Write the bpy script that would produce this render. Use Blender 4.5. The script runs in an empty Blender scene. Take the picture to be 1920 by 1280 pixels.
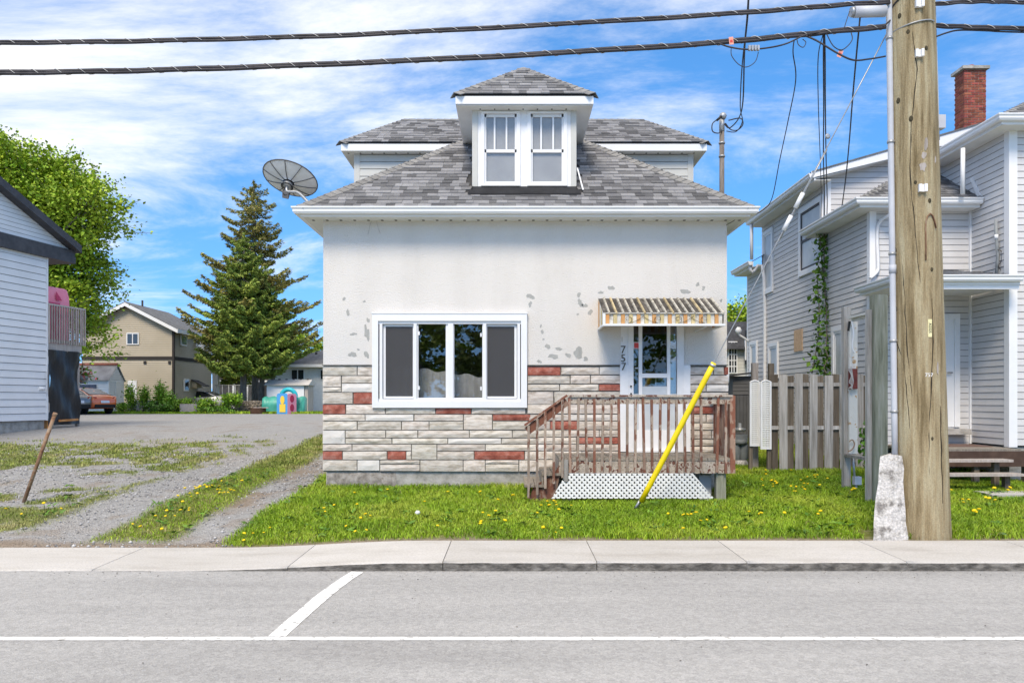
import bpy, math, random
import numpy as np
from mathutils import Vector, Matrix
random.seed(7); RNG = np.random.default_rng(7)
sc = bpy.context.scene
# ------------------------------------------------------------------ camera, sky, sun, exposure
CAMZ = 1.75
cam = bpy.data.objects.new('camera', bpy.data.cameras.new('camera'))
sc.collection.objects.link(cam)
cam.location = (0, 0, CAMZ); cam.rotation_euler = (math.radians(90), 0, 0)
cam.data.lens = 36*1500/1920; cam.data.shift_y = 110/1920; cam.data.clip_end = 3000
sc.camera = cam
SUN_EL, SUN_AZ = math.radians(49), math.radians(193)     # behind the camera, a little to the left
world = bpy.data.worlds.new('World'); sc.world = world; world.use_nodes = True
def build_world():
    nt = world.node_tree; N = nt.nodes; L = nt.links; N.clear()
    out = N.new('ShaderNodeOutputWorld'); bg = N.new('ShaderNodeBackground')
    sky = N.new('ShaderNodeTexSky'); sky.sky_type = 'NISHITA'; sky.sun_disc = False
    sky.sun_elevation = SUN_EL; sky.sun_rotation = SUN_AZ; sky.air_density = 1.0; sky.dust_density = 0.2; sky.ozone_density = 1.6
    hs = N.new('ShaderNodeHueSaturation'); hs.inputs['Saturation'].default_value = 1.32; hs.inputs['Value'].default_value = 1.0
    L.new(sky.outputs[0], hs.inputs['Color'])
    tc = N.new('ShaderNodeTexCoord'); sep = N.new('ShaderNodeSeparateXYZ'); L.new(tc.outputs['Generated'], sep.inputs[0])
    def math_(op, a, b=None, clamp=False):
        m = N.new('ShaderNodeMath'); m.operation = op; m.use_clamp = clamp
        for i, v in enumerate((a, b)):
            if v is None: continue
            if isinstance(v, (int, float)): m.inputs[i].default_value = v
            else: L.new(v, m.inputs[i])
        return m.outputs[0]
    hz = N.new('ShaderNodeCombineXYZ'); L.new(sep.outputs[0], hz.inputs[0]); L.new(sep.outputs[1], hz.inputs[1]); L.new(math_('ADD', math_('MULTIPLY', math_('MAXIMUM', sep.outputs[2], 0.0), 0.85), 0.21), hz.inputs[2])
    nv = N.new('ShaderNodeVectorMath'); nv.operation = 'NORMALIZE'; L.new(hz.outputs[0], nv.inputs[0]); L.new(nv.outputs[0], sky.inputs['Vector'])
    zz = math_('ADD', math_('MAXIMUM', sep.outputs[2], 0.0), 0.10)
    cx = math_('DIVIDE', sep.outputs[0], zz); cy = math_('DIVIDE', sep.outputs[1], zz)
    comb = N.new('ShaderNodeCombineXYZ'); L.new(cx, comb.inputs[0]); L.new(cy, comb.inputs[1])
    def noise(scale, detail, rough, loc, sc_, dist=0.0, rot=0.0):
        mp = N.new('ShaderNodeMapping'); mp.inputs['Location'].default_value = loc; mp.inputs['Scale'].default_value = sc_
        mp.inputs['Rotation'].default_value = (0, 0, rot)
        L.new(comb.outputs[0], mp.inputs[0])
        n = N.new('ShaderNodeTexNoise'); n.inputs['Scale'].default_value = scale; n.inputs['Detail'].default_value = detail
        n.inputs['Roughness'].default_value = rough; n.inputs['Distortion'].default_value = dist
        L.new(mp.outputs[0], n.inputs['Vector']); return n.outputs['Fac']
    n1 = noise(0.85, 10, 0.66, (14.23, 18.07, 0), (0.75, 1.0, 1), 0.5, 0.5)
    n2 = noise(0.33, 3, 0.5, (3.58, 15.17, 0), (1, 1, 1))
    s = math_('ADD', math_('MULTIPLY', n1, 0.92), math_('MULTIPLY', n2, 0.42))
    s = math_('ADD', s, math_('MULTIPLY', math_('POWER', math_('MAXIMUM', sep.outputs[2], 0.0), 3.0), 0.62))   # denser cloud added overhead, above the view, to give soft neutral light
    ramp = N.new('ShaderNodeMapRange'); ramp.interpolation_type = 'SMOOTHSTEP'
    ramp.inputs['From Min'].default_value = 0.635; ramp.inputs['From Max'].default_value = 0.93
    ramp.inputs['To Max'].default_value = 0.84
    L.new(s, ramp.inputs['Value'])
    mix = N.new('ShaderNodeMix'); mix.data_type = 'RGBA'
    L.new(ramp.outputs[0], mix.inputs[0]); L.new(hs.outputs[0], mix.inputs[6]); mix.inputs[7].default_value = (5.0, 4.85, 4.65, 1)
    L.new(mix.outputs[2], bg.inputs['Color']); bg.inputs['Strength'].default_value = 0.112
    L.new(bg.outputs[0], out.inputs[0])
build_world()
sun = bpy.data.objects.new('sun', bpy.data.lights.new('sun', 'SUN')); sc.collection.objects.link(sun)
sun.data.energy = 1.5; sun.data.angle = math.radians(20); sun.data.color = (1.0, 0.87, 0.69)
SD = Vector((math.sin(SUN_AZ)*math.cos(SUN_EL), math.cos(SUN_AZ)*math.cos(SUN_EL), math.sin(SUN_EL)))
sun.rotation_euler = (-SD).to_track_quat('-Z', 'Y').to_euler(); sun.location = (0, -10, 30)
vs = sc.view_settings; vs.view_transform = 'Standard'; vs.look = 'None'; vs.exposure = 1.32; vs.gamma = 1; vs.use_curve_mapping = False
sc.render.engine = 'CYCLES'

# ------------------------------------------------------------------ helpers
def P(x, y, d): return Vector(((x-960)*d/1500, d, CAMZ+(750-y)*d/1500))
def PX(x, d): return (x-960)*d/1500
def PZ(y, d): return CAMZ+(750-y)*d/1500
W = {}
def tag(o, label=None, cat=None, group=None, kind=None):
    if label: o['label'] = label
    if cat: o['category'] = cat
    if group: o['group'] = group
    if kind: o['kind'] = kind
    return o
def _parent(o, parent, world):
    W[o.name] = world
    if parent is not None:
        o.parent = parent; o.matrix_parent_inverse = W[parent.name].inverted()
def empty(name, loc, label=None, cat=None, group=None, parent=None):
    o = bpy.data.objects.new(name, None); sc.collection.objects.link(o); o.location = loc
    o.empty_display_size = 0.2
    _parent(o, parent, Matrix.Translation(Vector(loc))); return tag(o, label, cat, group)
def inst(mesh, name, m4, parent=None, **kw):
    o = bpy.data.objects.new(name, mesh); sc.collection.objects.link(o)
    o.matrix_basis = m4; _parent(o, parent, m4.copy())
    return tag(o, **kw)
class MB:
    def __init__(s): s.v = []; s.f = []; s.m = []; s.cur = 0; s.smooth = []
    def add(s, vs_, fs, smooth=False):
        b = len(s.v); s.v.extend([tuple(p) for p in vs_])
        for f in fs: s.f.append(tuple(b+i for i in f)); s.m.append(s.cur); s.smooth.append(smooth)
        return s
    def box(s, x0, x1, y0, y1, z0, z1):
        return s.add([(x0,y0,z0),(x1,y0,z0),(x1,y1,z0),(x0,y1,z0),(x0,y0,z1),(x1,y0,z1),(x1,y1,z1),(x0,y1,z1)],
                     [(0,3,2,1),(4,5,6,7),(0,1,5,4),(1,2,6,5),(2,3,7,6),(3,0,4,7)])
    def obox(s, O, u, n, a, o, z, up=Vector((0,0,1))):
        O = Vector(O); pts = []
        for zz in z:
            for (aa, oo) in ((a[0],o[1]),(a[1],o[1]),(a[1],o[0]),(a[0],o[0])):
                pts.append(O+u*aa+n*oo+up*zz)
        return s.add(pts, [(0,3,2,1),(4,5,6,7),(0,1,5,4),(1,2,6,5),(2,3,7,6),(3,0,4,7)])
    def beam(s, p, q, w, h, up=Vector((0,0,1))):
        p = Vector(p); q = Vector(q); t = (q-p).normalized(); sd = t.cross(up)
        if sd.length < 1e-4: sd = t.cross(Vector((0,1,0)))
        sd.normalize(); un = sd.cross(t).normalized(); pts = []
        for e in (p, q):
            for a, b in ((-1,-1),(1,-1),(1,1),(-1,1)): pts.append(e+sd*(a*w/2)+un*(b*h/2))
        return s.add(pts, [(0,3,2,1),(4,5,6,7),(0,1,5,4),(1,2,6,5),(2,3,7,6),(3,0,4,7)])
    def poly(s, pts): return s.add(pts, [tuple(range(len(pts)))])
    def prism(s, pts, off):
        off = Vector(off); n = len(pts); a = [Vector(p) for p in pts]; b = [p+off for p in a]
        fs = [tuple(range(n)), tuple(range(2*n-1, n-1, -1))]
        for i in range(n): j = (i+1) % n; fs.append((i, i+n, j+n, j))
        return s.add(a+b, fs)
    def tube(s, pts, r, n=6, caps=True):
        pts = [Vector(p) for p in pts]; k = len(pts)
        rs = r if hasattr(r, '__len__') else [r]*k
        T = []
        for i in range(k):
            d = pts[min(i+1, k-1)]-pts[max(i-1, 0)]
            T.append(d.normalized() if d.length > 1e-9 else Vector((0,0,1)))
        ref = Vector((0,0,1)) if abs(T[0].z) < .9 else Vector((1,0,0))
        nv = T[0].cross(ref).normalized(); vs_ = []
        for i in range(k):
            nv = (nv-T[i]*nv.dot(T[i])); nv = nv.normalized() if nv.length > 1e-6 else T[i].orthogonal().normalized()
            bv = T[i].cross(nv)
            for j in range(n):
                a = 2*math.pi*j/n; vs_.append(pts[i]+(nv*math.cos(a)+bv*math.sin(a))*rs[i])
        fs = [(i*n+j, i*n+(j+1)%n, (i+1)*n+(j+1)%n, (i+1)*n+j) for i in range(k-1) for j in range(n)]
        s.add(vs_, fs, True)
        if caps:
            b = len(s.v)-len(vs_)
            s.f.append(tuple(b+j for j in range(n-1, -1, -1))); s.m.append(s.cur); s.smooth.append(False)
            s.f.append(tuple(b+(k-1)*n+j for j in range(n))); s.m.append(s.cur); s.smooth.append(False)
        return s
    def lathe(s, prof, c, axis=Vector((0,0,1)), n=16):
        c = Vector(c); axis = Vector(axis).normalized(); e1 = axis.orthogonal().normalized(); e2 = axis.cross(e1); vs_ = []
        for r, h in prof:
            for j in range(n):
                a = 2*math.pi*j/n; vs_.append(c+axis*h+(e1*math.cos(a)+e2*math.sin(a))*r)
        k = len(prof)
        s.add(vs_, [(i*n+j, i*n+(j+1)%n, (i+1)*n+(j+1)%n, (i+1)*n+j) for i in range(k-1) for j in range(n)], True)
        b = len(s.v)-len(vs_)
        s.f.append(tuple(b+j for j in range(n-1,-1,-1))); s.m.append(s.cur); s.smooth.append(False)
        s.f.append(tuple(b+(k-1)*n+j for j in range(n))); s.m.append(s.cur); s.smooth.append(False)
        return s
    def mesh(s, name, mats, offset=(0,0,0)):
        me = bpy.data.meshes.new(name); ox, oy, oz = offset
        me.from_pydata([(x-ox, y-oy, z-oz) for x, y, z in s.v], [], s.f)
        for m in (mats if isinstance(mats, (list, tuple)) else [mats]): me.materials.append(m)
        me.polygons.foreach_set('material_index', s.m); me.polygons.foreach_set('use_smooth', s.smooth)
        me.update(); return me
    def build(s, name, mats, parent=None, **kw):
        a = np.array(s.v); lo = a.min(0); hi = a.max(0); c = ((lo[0]+hi[0])/2, (lo[1]+hi[1])/2, lo[2])
        return inst(s.mesh(name, mats, c), name, Matrix.Translation(Vector(c)), parent, **kw)
def np_mesh(name, V, F, mats, smooth=False, attr=None):
    me = bpy.data.meshes.new(name); V = np.asarray(V, np.float32); F = np.asarray(F, np.int32); k = F.shape[1]
    me.vertices.add(len(V)); me.vertices.foreach_set('co', V.ravel())
    me.loops.add(F.size); me.loops.foreach_set('vertex_index', F.ravel())
    me.polygons.add(len(F)); me.polygons.foreach_set('loop_start', np.arange(0, F.size, k, dtype=np.int32))
    me.polygons.foreach_set('loop_total', np.full(len(F), k, np.int32))
    if smooth: me.polygons.foreach_set('use_smooth', np.ones(len(F), bool))
    for m in (mats if isinstance(mats, (list, tuple)) else [mats]): me.materials.append(m)
    if attr:
        for nm, arr in attr.items():
            at = me.attributes.new(nm, 'FLOAT', 'POINT'); at.data.foreach_set('value', np.asarray(arr, np.float32))
    me.update(calc_edges=True); return me
def np_obj(name, me, parent=None, **kw): return inst(me, name, Matrix.Identity(4), parent, **kw)
def smooth_pts(pts, k=8):
    p = [Vector(q) for q in pts]; out = []
    for i in range(len(p)-1):
        a = p[max(i-1,0)]; b = p[i]; c = p[i+1]; d = p[min(i+2,len(p)-1)]
        for j in range(k):
            t = j/k; out.append(0.5*((2*b)+(c-a)*t+(2*a-5*b+4*c-d)*t*t+(3*b-a-3*c+d)*t**3))
    out.append(p[-1]); return out
def text_mesh(body, size, mat, depth=0.004):
    cu = bpy.data.curves.new('lettering', 'FONT'); cu.body = body; cu.size = size; cu.extrude = depth; cu.align_x = 'CENTER'; cu.align_y = 'CENTER'
    ob = bpy.data.objects.new('lettering', cu); sc.collection.objects.link(ob)
    dg = bpy.context.evaluated_depsgraph_get(); me = bpy.data.meshes.new_from_object(ob.evaluated_get(dg))
    bpy.data.objects.remove(ob); bpy.data.curves.remove(cu); me.materials.clear(); me.materials.append(mat); me.name = 'lettering'; return me
def vnoise(x, y, seed=0):
    x = np.asarray(x, float); y = np.asarray(y, float); xi = np.floor(x).astype(np.int64); yi = np.floor(y).astype(np.int64)
    fx = x-xi; fy = y-yi; fx = fx*fx*(3-2*fx); fy = fy*fy*(3-2*fy)
    def h(a, b):
        n = (a*374761393+b*668265263+seed*974634777) & 0xffffffff
        n = ((n ^ (n >> 13))*1274126177) & 0xffffffff
        return ((n ^ (n >> 16)) & 0xffff)/65535.0
    return (h(xi,yi)*(1-fx)+h(xi+1,yi)*fx)*(1-fy)+(h(xi,yi+1)*(1-fx)+h(xi+1,yi+1)*fx)*fy
def fbm(x, y, seed=0, o=4):
    t = 0; a = .5
    for i in range(o): t = t+a*vnoise(np.asarray(x)*2**i, np.asarray(y)*2**i, seed+i*17); a *= .5
    return t/(1-.5**o)
# ------------------------------------------------------------------ materials
def lin(c):
    if isinstance(c, str):
        c = [int(c[i:i+2], 16)/255 for i in (0,2,4)]
        c = [x/12.92 if x <= .04045 else ((x+.055)/1.055)**2.4 for x in c]
    return (c[0], c[1], c[2], 1)
def pmat(name, cols, scale=4, detail=6, rough=.8, bump=0, bscale=60, rand=0., island=0., stretch=(1,1,1), metal=0., spec=.35,
         lo=.35, hi=.65, speck=None, hue=0., bstretch=None, coat=0., object_space=False):
    """cols: list of colours over a noise ramp; rand/island: brightness spread per object / per mesh island"""
    m = bpy.data.materials.new(name); m.use_nodes = True; nt = m.node_tree; N = nt.nodes; L = nt.links
    b = N['Principled BSDF']; b.inputs['Roughness'].default_value = rough; b.inputs['Metallic'].default_value = metal
    b.inputs['Specular IOR Level'].default_value = spec
    if coat: b.inputs['Coat Weight'].default_value = coat
    if object_space: src = N.new('ShaderNodeTexCoord').outputs['Object']
    else: src = N.new('ShaderNodeNewGeometry').outputs['Position']
    def mapped(st):
        mp = N.new('ShaderNodeMapping'); mp.inputs['Scale'].default_value = st; L.new(src, mp.inputs[0]); return mp.outputs[0]
    def nz(sca, det, st=stretch, ro=.6):
        n = N.new('ShaderNodeTexNoise'); n.inputs['Scale'].default_value = sca; n.inputs['Detail'].default_value = det; n.inputs['Roughness'].default_value = ro
        L.new(mapped(st), n.inputs['Vector']); return n.outputs['Fac']
    r = N.new('ShaderNodeValToRGB'); e = r.color_ramp.elements; k = len(cols)
    for i, c in enumerate(cols):
        pos = lo+(hi-lo)*(i/(k-1) if k > 1 else 0)
        if i < 2: el = e[i]; el.position = pos
        else: el = e.new(pos)
        el.color = lin(c)
    if k == 1: e[1].color = lin(cols[0]); e[1].position = 1
    L.new(nz(scale, detail), r.inputs[0]); col = r.outputs[0]
    def mul(colr, fac):
        v = N.new('ShaderNodeVectorMath'); v.operation = 'SCALE'; L.new(colr, v.inputs[0]); L.new(fac, v.inputs['Scale']); return v.outputs[0]
    if rand or island:
        oi = N.new('ShaderNodeObjectInfo'); ge = N.new('ShaderNodeNewGeometry')
        a = N.new('ShaderNodeMath'); a.operation = 'ADD'; L.new(oi.outputs['Random'], a.inputs[0]); L.new(ge.outputs['Random Per Island'], a.inputs[1])
        fr = N.new('ShaderNodeMath'); fr.operation = 'FRACT'; L.new(a.outputs[0], fr.inputs[0])
        sp = max(rand, island); mr = N.new('ShaderNodeMapRange'); mr.inputs['To Min'].default_value = 1-sp; mr.inputs['To Max'].default_value = 1+sp
        L.new((fr if island else oi).outputs[0 if island else 'Random'], mr.inputs['Value']); col = mul(col, mr.outputs[0])
        if hue:
            h = N.new('ShaderNodeHueSaturation'); mh = N.new('ShaderNodeMapRange'); mh.inputs['To Min'].default_value = .5-hue; mh.inputs['To Max'].default_value = .5+hue
            f2 = N.new('ShaderNodeMath'); f2.operation = 'MULTIPLY'; f2.inputs[1].default_value = 7.31
            L.new((fr if island else oi).outputs[0 if island else 'Random'], f2.inputs[0])
            f3 = N.new('ShaderNodeMath'); f3.operation = 'FRACT'; L.new(f2.outputs[0], f3.inputs[0]); L.new(f3.outputs[0], mh.inputs['Value'])
            L.new(mh.outputs[0], h.inputs['Hue']); L.new(col, h.inputs['Color']); col = h.outputs[0]
    if speck:   # (scale, strength): fine light/dark grain
        n = nz(speck[0], 2, (1,1,1)); mr = N.new('ShaderNodeMapRange'); mr.inputs['From Min'].default_value = .3; mr.inputs['From Max'].default_value = .7
        mr.inputs['To Min'].default_value = 1-speck[1]; mr.inputs['To Max'].default_value = 1+speck[1]; L.new(n, mr.inputs['Value']); col = mul(col, mr.outputs[0])
    L.new(col, b.inputs['Base Color'])
    if bump:
        bp = N.new('ShaderNodeBump'); bp.inputs['Strength'].default_value = bump; bp.inputs['Distance'].default_value = .02
        L.new(nz(bscale, 4, bstretch or stretch), bp.inputs['Height']); L.new(bp.outputs[0], b.inputs['Normal'])
    return m
def glassmat(name, tint=(.9,.93,.95), refl=.0):
    m = bpy.data.materials.new(name); m.use_nodes = True; N = m.node_tree.nodes; L = m.node_tree.links; N.clear()
    o = N.new('ShaderNodeOutputMaterial'); mx = N.new('ShaderNodeMixShader'); t = N.new('ShaderNodeBsdfTransparent'); g = N.new('ShaderNodeBsdfGlossy')
    g.inputs['Roughness'].default_value = .01; t.inputs['Color'].default_value = (*tint, 1)
    f = N.new('ShaderNodeLayerWeight'); f.inputs['Blend'].default_value = .5; pw_ = N.new('ShaderNodeMath'); pw_.operation = 'POWER'; pw_.inputs[1].default_value = 4.0; L.new(f.outputs['Facing'], pw_.inputs[0])
    a = N.new('ShaderNodeMath'); a.operation = 'MULTIPLY_ADD'; a.inputs[1].default_value = .75; a.inputs[2].default_value = refl+.045; a.use_clamp = True
    L.new(pw_.outputs[0], a.inputs[0]); L.new(a.outputs[0], mx.inputs[0]); L.new(t.outputs[0], mx.inputs[1]); L.new(g.outputs[0], mx.inputs[2]); L.new(mx.outputs[0], o.inputs[0]); return m
def peelmat(name, wood, paint, scale=9, thr=.5, stretch=(1,1,1), rough=.85, rand=.2, island=0.2):
    m = pmat(name, [wood[0], wood[1], paint, paint], scale, 8, rough, .3, 40, rand, island, stretch, lo=thr-.14, hi=thr+.16)
    cr = [n for n in m.node_tree.nodes if n.type == 'VALTORGB'][0].color_ramp.elements
    cr[1].position = thr-.01; cr[2].position = thr+.02; return m
M = {}
M['stucco'] = pmat('stucco_white', [(.645,.615,.575),(.69,.66,.62),(.715,.685,.645)], 1.1, 10, .92, .8, 55, speck=(90,.06), stretch=(1.6,1,.45), bstretch=(1,1,1), lo=.28, hi=.55)
M['bare'] = pmat('bare_render_grey', [(.36,.36,.34),(.44,.44,.42)], 14, 6, .95, .6, 90)
M['white'] = pmat('white_aluminium', [(.76,.77,.78),(.80,.80,.81)], 2, 3, .45, 0)
M['whitew'] = pmat('white_vinyl_trim', [(.72,.73,.74),(.80,.80,.81)], 5, 5, .5, .05, 30, rand=.03)
M['soffit'] = pmat('soffit_white', [(.70,.70,.68),(.76,.76,.74)], 3, 4, .6)
M['vent'] = pmat('vent_dark', [(.03,.03,.03)], 3)
M['shingle'] = pmat('asphalt_shingle', [(.165,.165,.175),(.205,.205,.21)], 5, 4, .95, .5, 220, rand=.55, island=.55, speck=(260,.35), hue=.0)
M['cap'] = pmat('ridge_cap_shingle', [(.22,.215,.21),(.27,.265,.255)], 6, 4, .95, .5, 220, rand=.15, speck=(240,.3))
M['under'] = pmat('roof_underlay', [(.05,.05,.052)], 4, rough=.95)
M['flash'] = pmat('flashing_black', [(.016,.017,.02),(.03,.031,.035)], 3, 4, .7, spec=.2)
M['stone'] = pmat('veneer_stone_cream', [(.44,.38,.31),(.60,.54,.47),(.70,.65,.585)], 7, 8, .9, .5, 30, rand=.14, stretch=(1,1,3.5), hue=.012)
M['stonew'] = pmat('veneer_stone_white', [(.64,.60,.55),(.72,.69,.65)], 7, 8, .9, .4, 30, rand=.06, stretch=(1,1,3))
M['stoner'] = pmat('veneer_stone_red', [(.24,.065,.045),(.36,.115,.08),(.42,.19,.15)], 9, 8, .9, .5, 40, rand=.1)
M['mortar'] = pmat('mortar_grey', [(.16,.155,.14),(.26,.25,.23)], 12, 6, .95, .4, 60)
M['found'] = pmat('foundation_concrete', [(.26,.25,.22),(.38,.36,.33),(.47,.45,.42)], 5, 8, .95, .6, 25)
M['foundr'] = pmat('foundation_rubble', [(.18,.16,.14),(.30,.27,.24),(.40,.37,.34)], 9, 8, .95, 1.0, 14)
M['glass'] = glassmat('window_glass', (.90,.91,.92), .04)
M['glassd'] = glassmat('window_glass_upper', (.88,.88,.88), .0)
def screenmat():
    m = bpy.data.materials.new('insect_screen'); m.use_nodes = True; N = m.node_tree.nodes; L = m.node_tree.links; N.clear()
    o = N.new('ShaderNodeOutputMaterial'); x = N.new('ShaderNodeMixShader'); t = N.new('ShaderNodeBsdfTransparent'); d = N.new('ShaderNodeBsdfDiffuse')
    d.inputs['Color'].default_value = (.10,.10,.105,1); x.inputs[0].default_value = .62; L.new(t.outputs[0], x.inputs[1]); L.new(d.outputs[0], x.inputs[2]); L.new(x.outputs[0], o.inputs[0]); return m
M['screen'] = screenmat()
M['dark'] = pmat('interior_dark', [(.26,.25,.24),(.34,.33,.32)], 2, 3, .9)
M['blind'] = pmat('window_blind', [(.50,.50,.49),(.57,.57,.56)], 3, 4, .8)
M['blindp'] = pmat('door_panel_pale', [(.50,.54,.58),(.56,.60,.63)], 3, 4, .5)
M['fabric'] = pmat('chair_fabric', [(.42,.41,.39),(.50,.49,.47)], 8, 4, .9)
M['rail'] = peelmat('porch_paint_brown', [(.27,.21,.165),(.36,.29,.235)], (.17,.078,.052), 10, .52, (1,1,.35))
M['rail2'] = peelmat('porch_rail_peeling', [(.30,.26,.215),(.44,.39,.335)], (.12,.055,.04), 15, .55)
M['railr'] = peelmat('porch_paint_red', [(.24,.155,.115),(.30,.20,.15)], (.19,.078,.05), 6, .48, (1,1,.5))
M['deckw'] = pmat('deck_boards_grey', [(.20,.175,.145),(.32,.285,.24)], 12, 6, .9, .3, 40, rand=.2, stretch=(4,.6,1))
M['lattice'] = pmat('lattice_white', [(.70,.70,.68),(.78,.78,.76)], 4, 5, .7)
M['steel'] = pmat('galvanised_steel', [(.34,.35,.36),(.44,.45,.46)], 8, 4, .45, metal=.6)
M['yellow'] = pmat('guard_yellow', [(.80,.60,.0),(.86,.66,.005)], 3, 5, .45, spec=.5)
M['pole'] = pmat('pole_wood', [(.17,.125,.06),(.36,.285,.165),(.48,.42,.275)], 4.5, 12, .9, .9, 26, stretch=(3.2,3.2,.2), bstretch=(5,5,.3), lo=.33, hi=.68, speck=(70,.16))
M['knot'] = pmat('pole_knot', [(.035,.03,.018),(.08,.065,.035)], 40, 4, .9)
M['crack'] = pmat('pole_crack', [(.02,.016,.01)], 4)
M['conduit'] = pmat('conduit_grey', [(.45,.47,.52),(.52,.54,.58)], 3, 4, .5)
M['concb'] = pmat('concrete_block', [(.22,.205,.19),(.46,.44,.41),(.56,.54,.515)], 7, 12, .95, 1.0, 20, speck=(42,.28), lo=.36, hi=.52)
M['black'] = pmat('cable_black', [(.022,.02,.024),(.05,.045,.05)], 6, 3, .55)
M['lash'] = pmat('lashing_wire_light', [(.45,.44,.42),(.55,.53,.50)], 6, 3, .5)
M['tagp'] = pmat('orange_tag', [(.75,.28,.20),(.80,.40,.30)], 20, 3, .6)
M['tagd'] = pmat('lettering_dark', [(.05,.045,.03)], 4)
M['tagy'] = pmat('tag_cream', [(.72,.66,.36),(.78,.72,.42)], 10, 3, .5)
M['paintw'] = pmat('road_paint_white', [(.36,.355,.34),(.68,.68,.67),(.80,.80,.79)], 16, 14, .8, lo=.37, hi=.50, speck=(60,.12))
M['num'] = pmat('house_number_bronze', [(.06,.05,.028),(.11,.095,.055)], 20, 3, .5, metal=.3)
M['ghost'] = pmat('number_ghost', [(.50,.48,.44)], 20)
M['redst'] = pmat('sticker_red', [(.60,.06,.05)], 5, rough=.5)
M['sidg'] = pmat('siding_grey', [(.58,.572,.57),(.63,.622,.62)], 2.5, 5, .6, .04, 30, rand=.03)
M['sidw'] = pmat('siding_white', [(.74,.74,.75),(.80,.80,.81)], 1.5, 6, .7, .05, 20, rand=.02)
M['siduw'] = pmat('siding_beige_grey', [(.50,.50,.475),(.55,.55,.52)], 2, 4, .65, rand=.02)
M['sidshade'] = pmat('siding_shade_backing', [(.13,.13,.135)], 3)  # dark backing colour stands in for the shadow line under each board
M['sidb'] = pmat('siding_tan', [(.44,.385,.295),(.48,.42,.325)], .8, 4, .75)
M['sidb2'] = pmat('siding_dark_trim', [(.035,.03,.028)], 3)
M['fascd'] = pmat('fascia_dark', [(.045,.043,.048),(.075,.072,.078)], 4, 5, .6)
M['roofd'] = pmat('roof_shingle_far', [(.10,.105,.115),(.16,.165,.175)], 3, 8, .95, .4, 30, speck=(14,.2))
M['roofk'] = pmat('roof_shingle_charcoal', [(.035,.036,.04),(.06,.062,.068)], 3, 8, .95, .4, 30, speck=(14,.3))
M['brick'] = pmat('chimney_brick', [(.20,.055,.035),(.30,.085,.055)], 8, 5, .9, .3, 40, island=.4, hue=.012)
M['bmort'] = pmat('chimney_mortar', [(.34,.30,.26)], 8)
M['fence'] = pmat('fence_board_grey', [(.20,.185,.165),(.34,.32,.295),(.46,.44,.415)], 5, 9, .92, .4, 25, rand=.28, stretch=(5,5,.3), lo=.3, hi=.7)
M['fenceb'] = pmat('fence_board_brown', [(.10,.08,.06),(.19,.16,.125)], 5, 9, .92, .4, 25, rand=.25, stretch=(5,5,.3))
M['postg'] = pmat('post_green_wood', [(.14,.145,.10),(.26,.265,.20),(.36,.355,.30)], 5, 9, .92, .5, 25, stretch=(5,5,.35), lo=.3, hi=.7)
M['rust'] = peelmat('rusty_white_steel', [(.30,.14,.05),(.45,.28,.13)], (.62,.60,.55), 6, .40, rand=0, island=0)
M['redbox'] = pmat('junction_box_red', [(.12,.025,.02),(.20,.045,.035)], 10, 5, .7)
M['rustp'] = pmat('rusty_pipe', [(.14,.065,.035),(.26,.15,.085),(.34,.27,.2)], 6, 8, .8, .3, 40)
M['tarp'] = pmat('black_plastic_sheet', [(.016,.016,.017),(.026,.026,.028)], 3, 3, .42, .6, 7, stretch=(4,4,.6), spec=.35)
M['pink'] = pmat('pink_fabric', [(.86,.24,.34),(.90,.32,.42)], 3, 4, .8)
M['pinkd'] = pmat('pink_dark_fabric', [(.55,.06,.14)], 3, 4, .8)
M['woodl'] = pmat('weathered_timber', [(.32,.28,.25),(.44,.40,.37)], 6, 7, .9, .3, 25, rand=.15, stretch=(4,4,.4))
M['woodo'] = pmat('orange_timber', [(.45,.20,.06),(.55,.27,.10)], 6, 5, .8)
M['corr'] = pmat('corrugated_metal', [(.34,.34,.36),(.48,.48,.50)], 2, 5, .4, metal=.5)
M['rustr'] = pmat('rust_red_ridge', [(.26,.09,.06),(.34,.14,.1)], 6)
M['car1'] = pmat('car_paint_orange', [(.78,.17,.05)], 2, rough=.25, spec=.6, coat=.8)
M['car2'] = pmat('car_paint_grey', [(.22,.22,.225)], 2, rough=.3, metal=.6, coat=.5)
M['car3'] = pmat('car_paint_white', [(.70,.70,.71)], 2, rough=.25, coat=.6)
M['tyre'] = pmat('tyre_rubber', [(.02,.02,.021)], 4, rough=.85)
M['rim'] = pmat('wheel_rim', [(.45,.45,.46)], 4, rough=.35, metal=.8)
M['cglass'] = pmat('car_glass', [(.03,.035,.04)], 4, rough=.08, spec=.8)
M['tail'] = pmat('tail_light_red', [(.45,.02,.02)], 4, rough=.2, spec=.7)
M['plate'] = pmat('licence_plate', [(.70,.72,.78)], 4, rough=.4)
M['bbrick'] = pmat('white_painted_brick', [(.72,.72,.70),(.80,.80,.78)], 6, 6, .85, .6, 7)
M['tarpg'] = pmat('green_tarp', [(.04,.28,.21),(.09,.42,.33)], 1.6, 6, .4, .6, 4)
M['blue'] = pmat('play_blue', [(.08,.32,.66)], 3, rough=.45)
M['play'] = pmat('play_yellow', [(.80,.55,.06)], 3, rough=.45)
M['playp'] = pmat('play_pink', [(.78,.30,.40)], 3, rough=.45)
M['playr'] = pmat('play_red', [(.42,.02,.07)], 3, rough=.5)
M['teal'] = pmat('inflatable_teal', [(.02,.42,.48)], 3, rough=.3)
M['brownm'] = pmat('fire_ring_rust', [(.08,.04,.025),(.13,.07,.045)], 6)
M['darkb'] = pmat('far_dark_cladding', [(.05,.045,.05),(.09,.08,.085)], 1, 4, .8)
M['galv'] = pmat('chain_link', [(.35,.37,.38)], 4, rough=.5, metal=.5)
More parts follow.
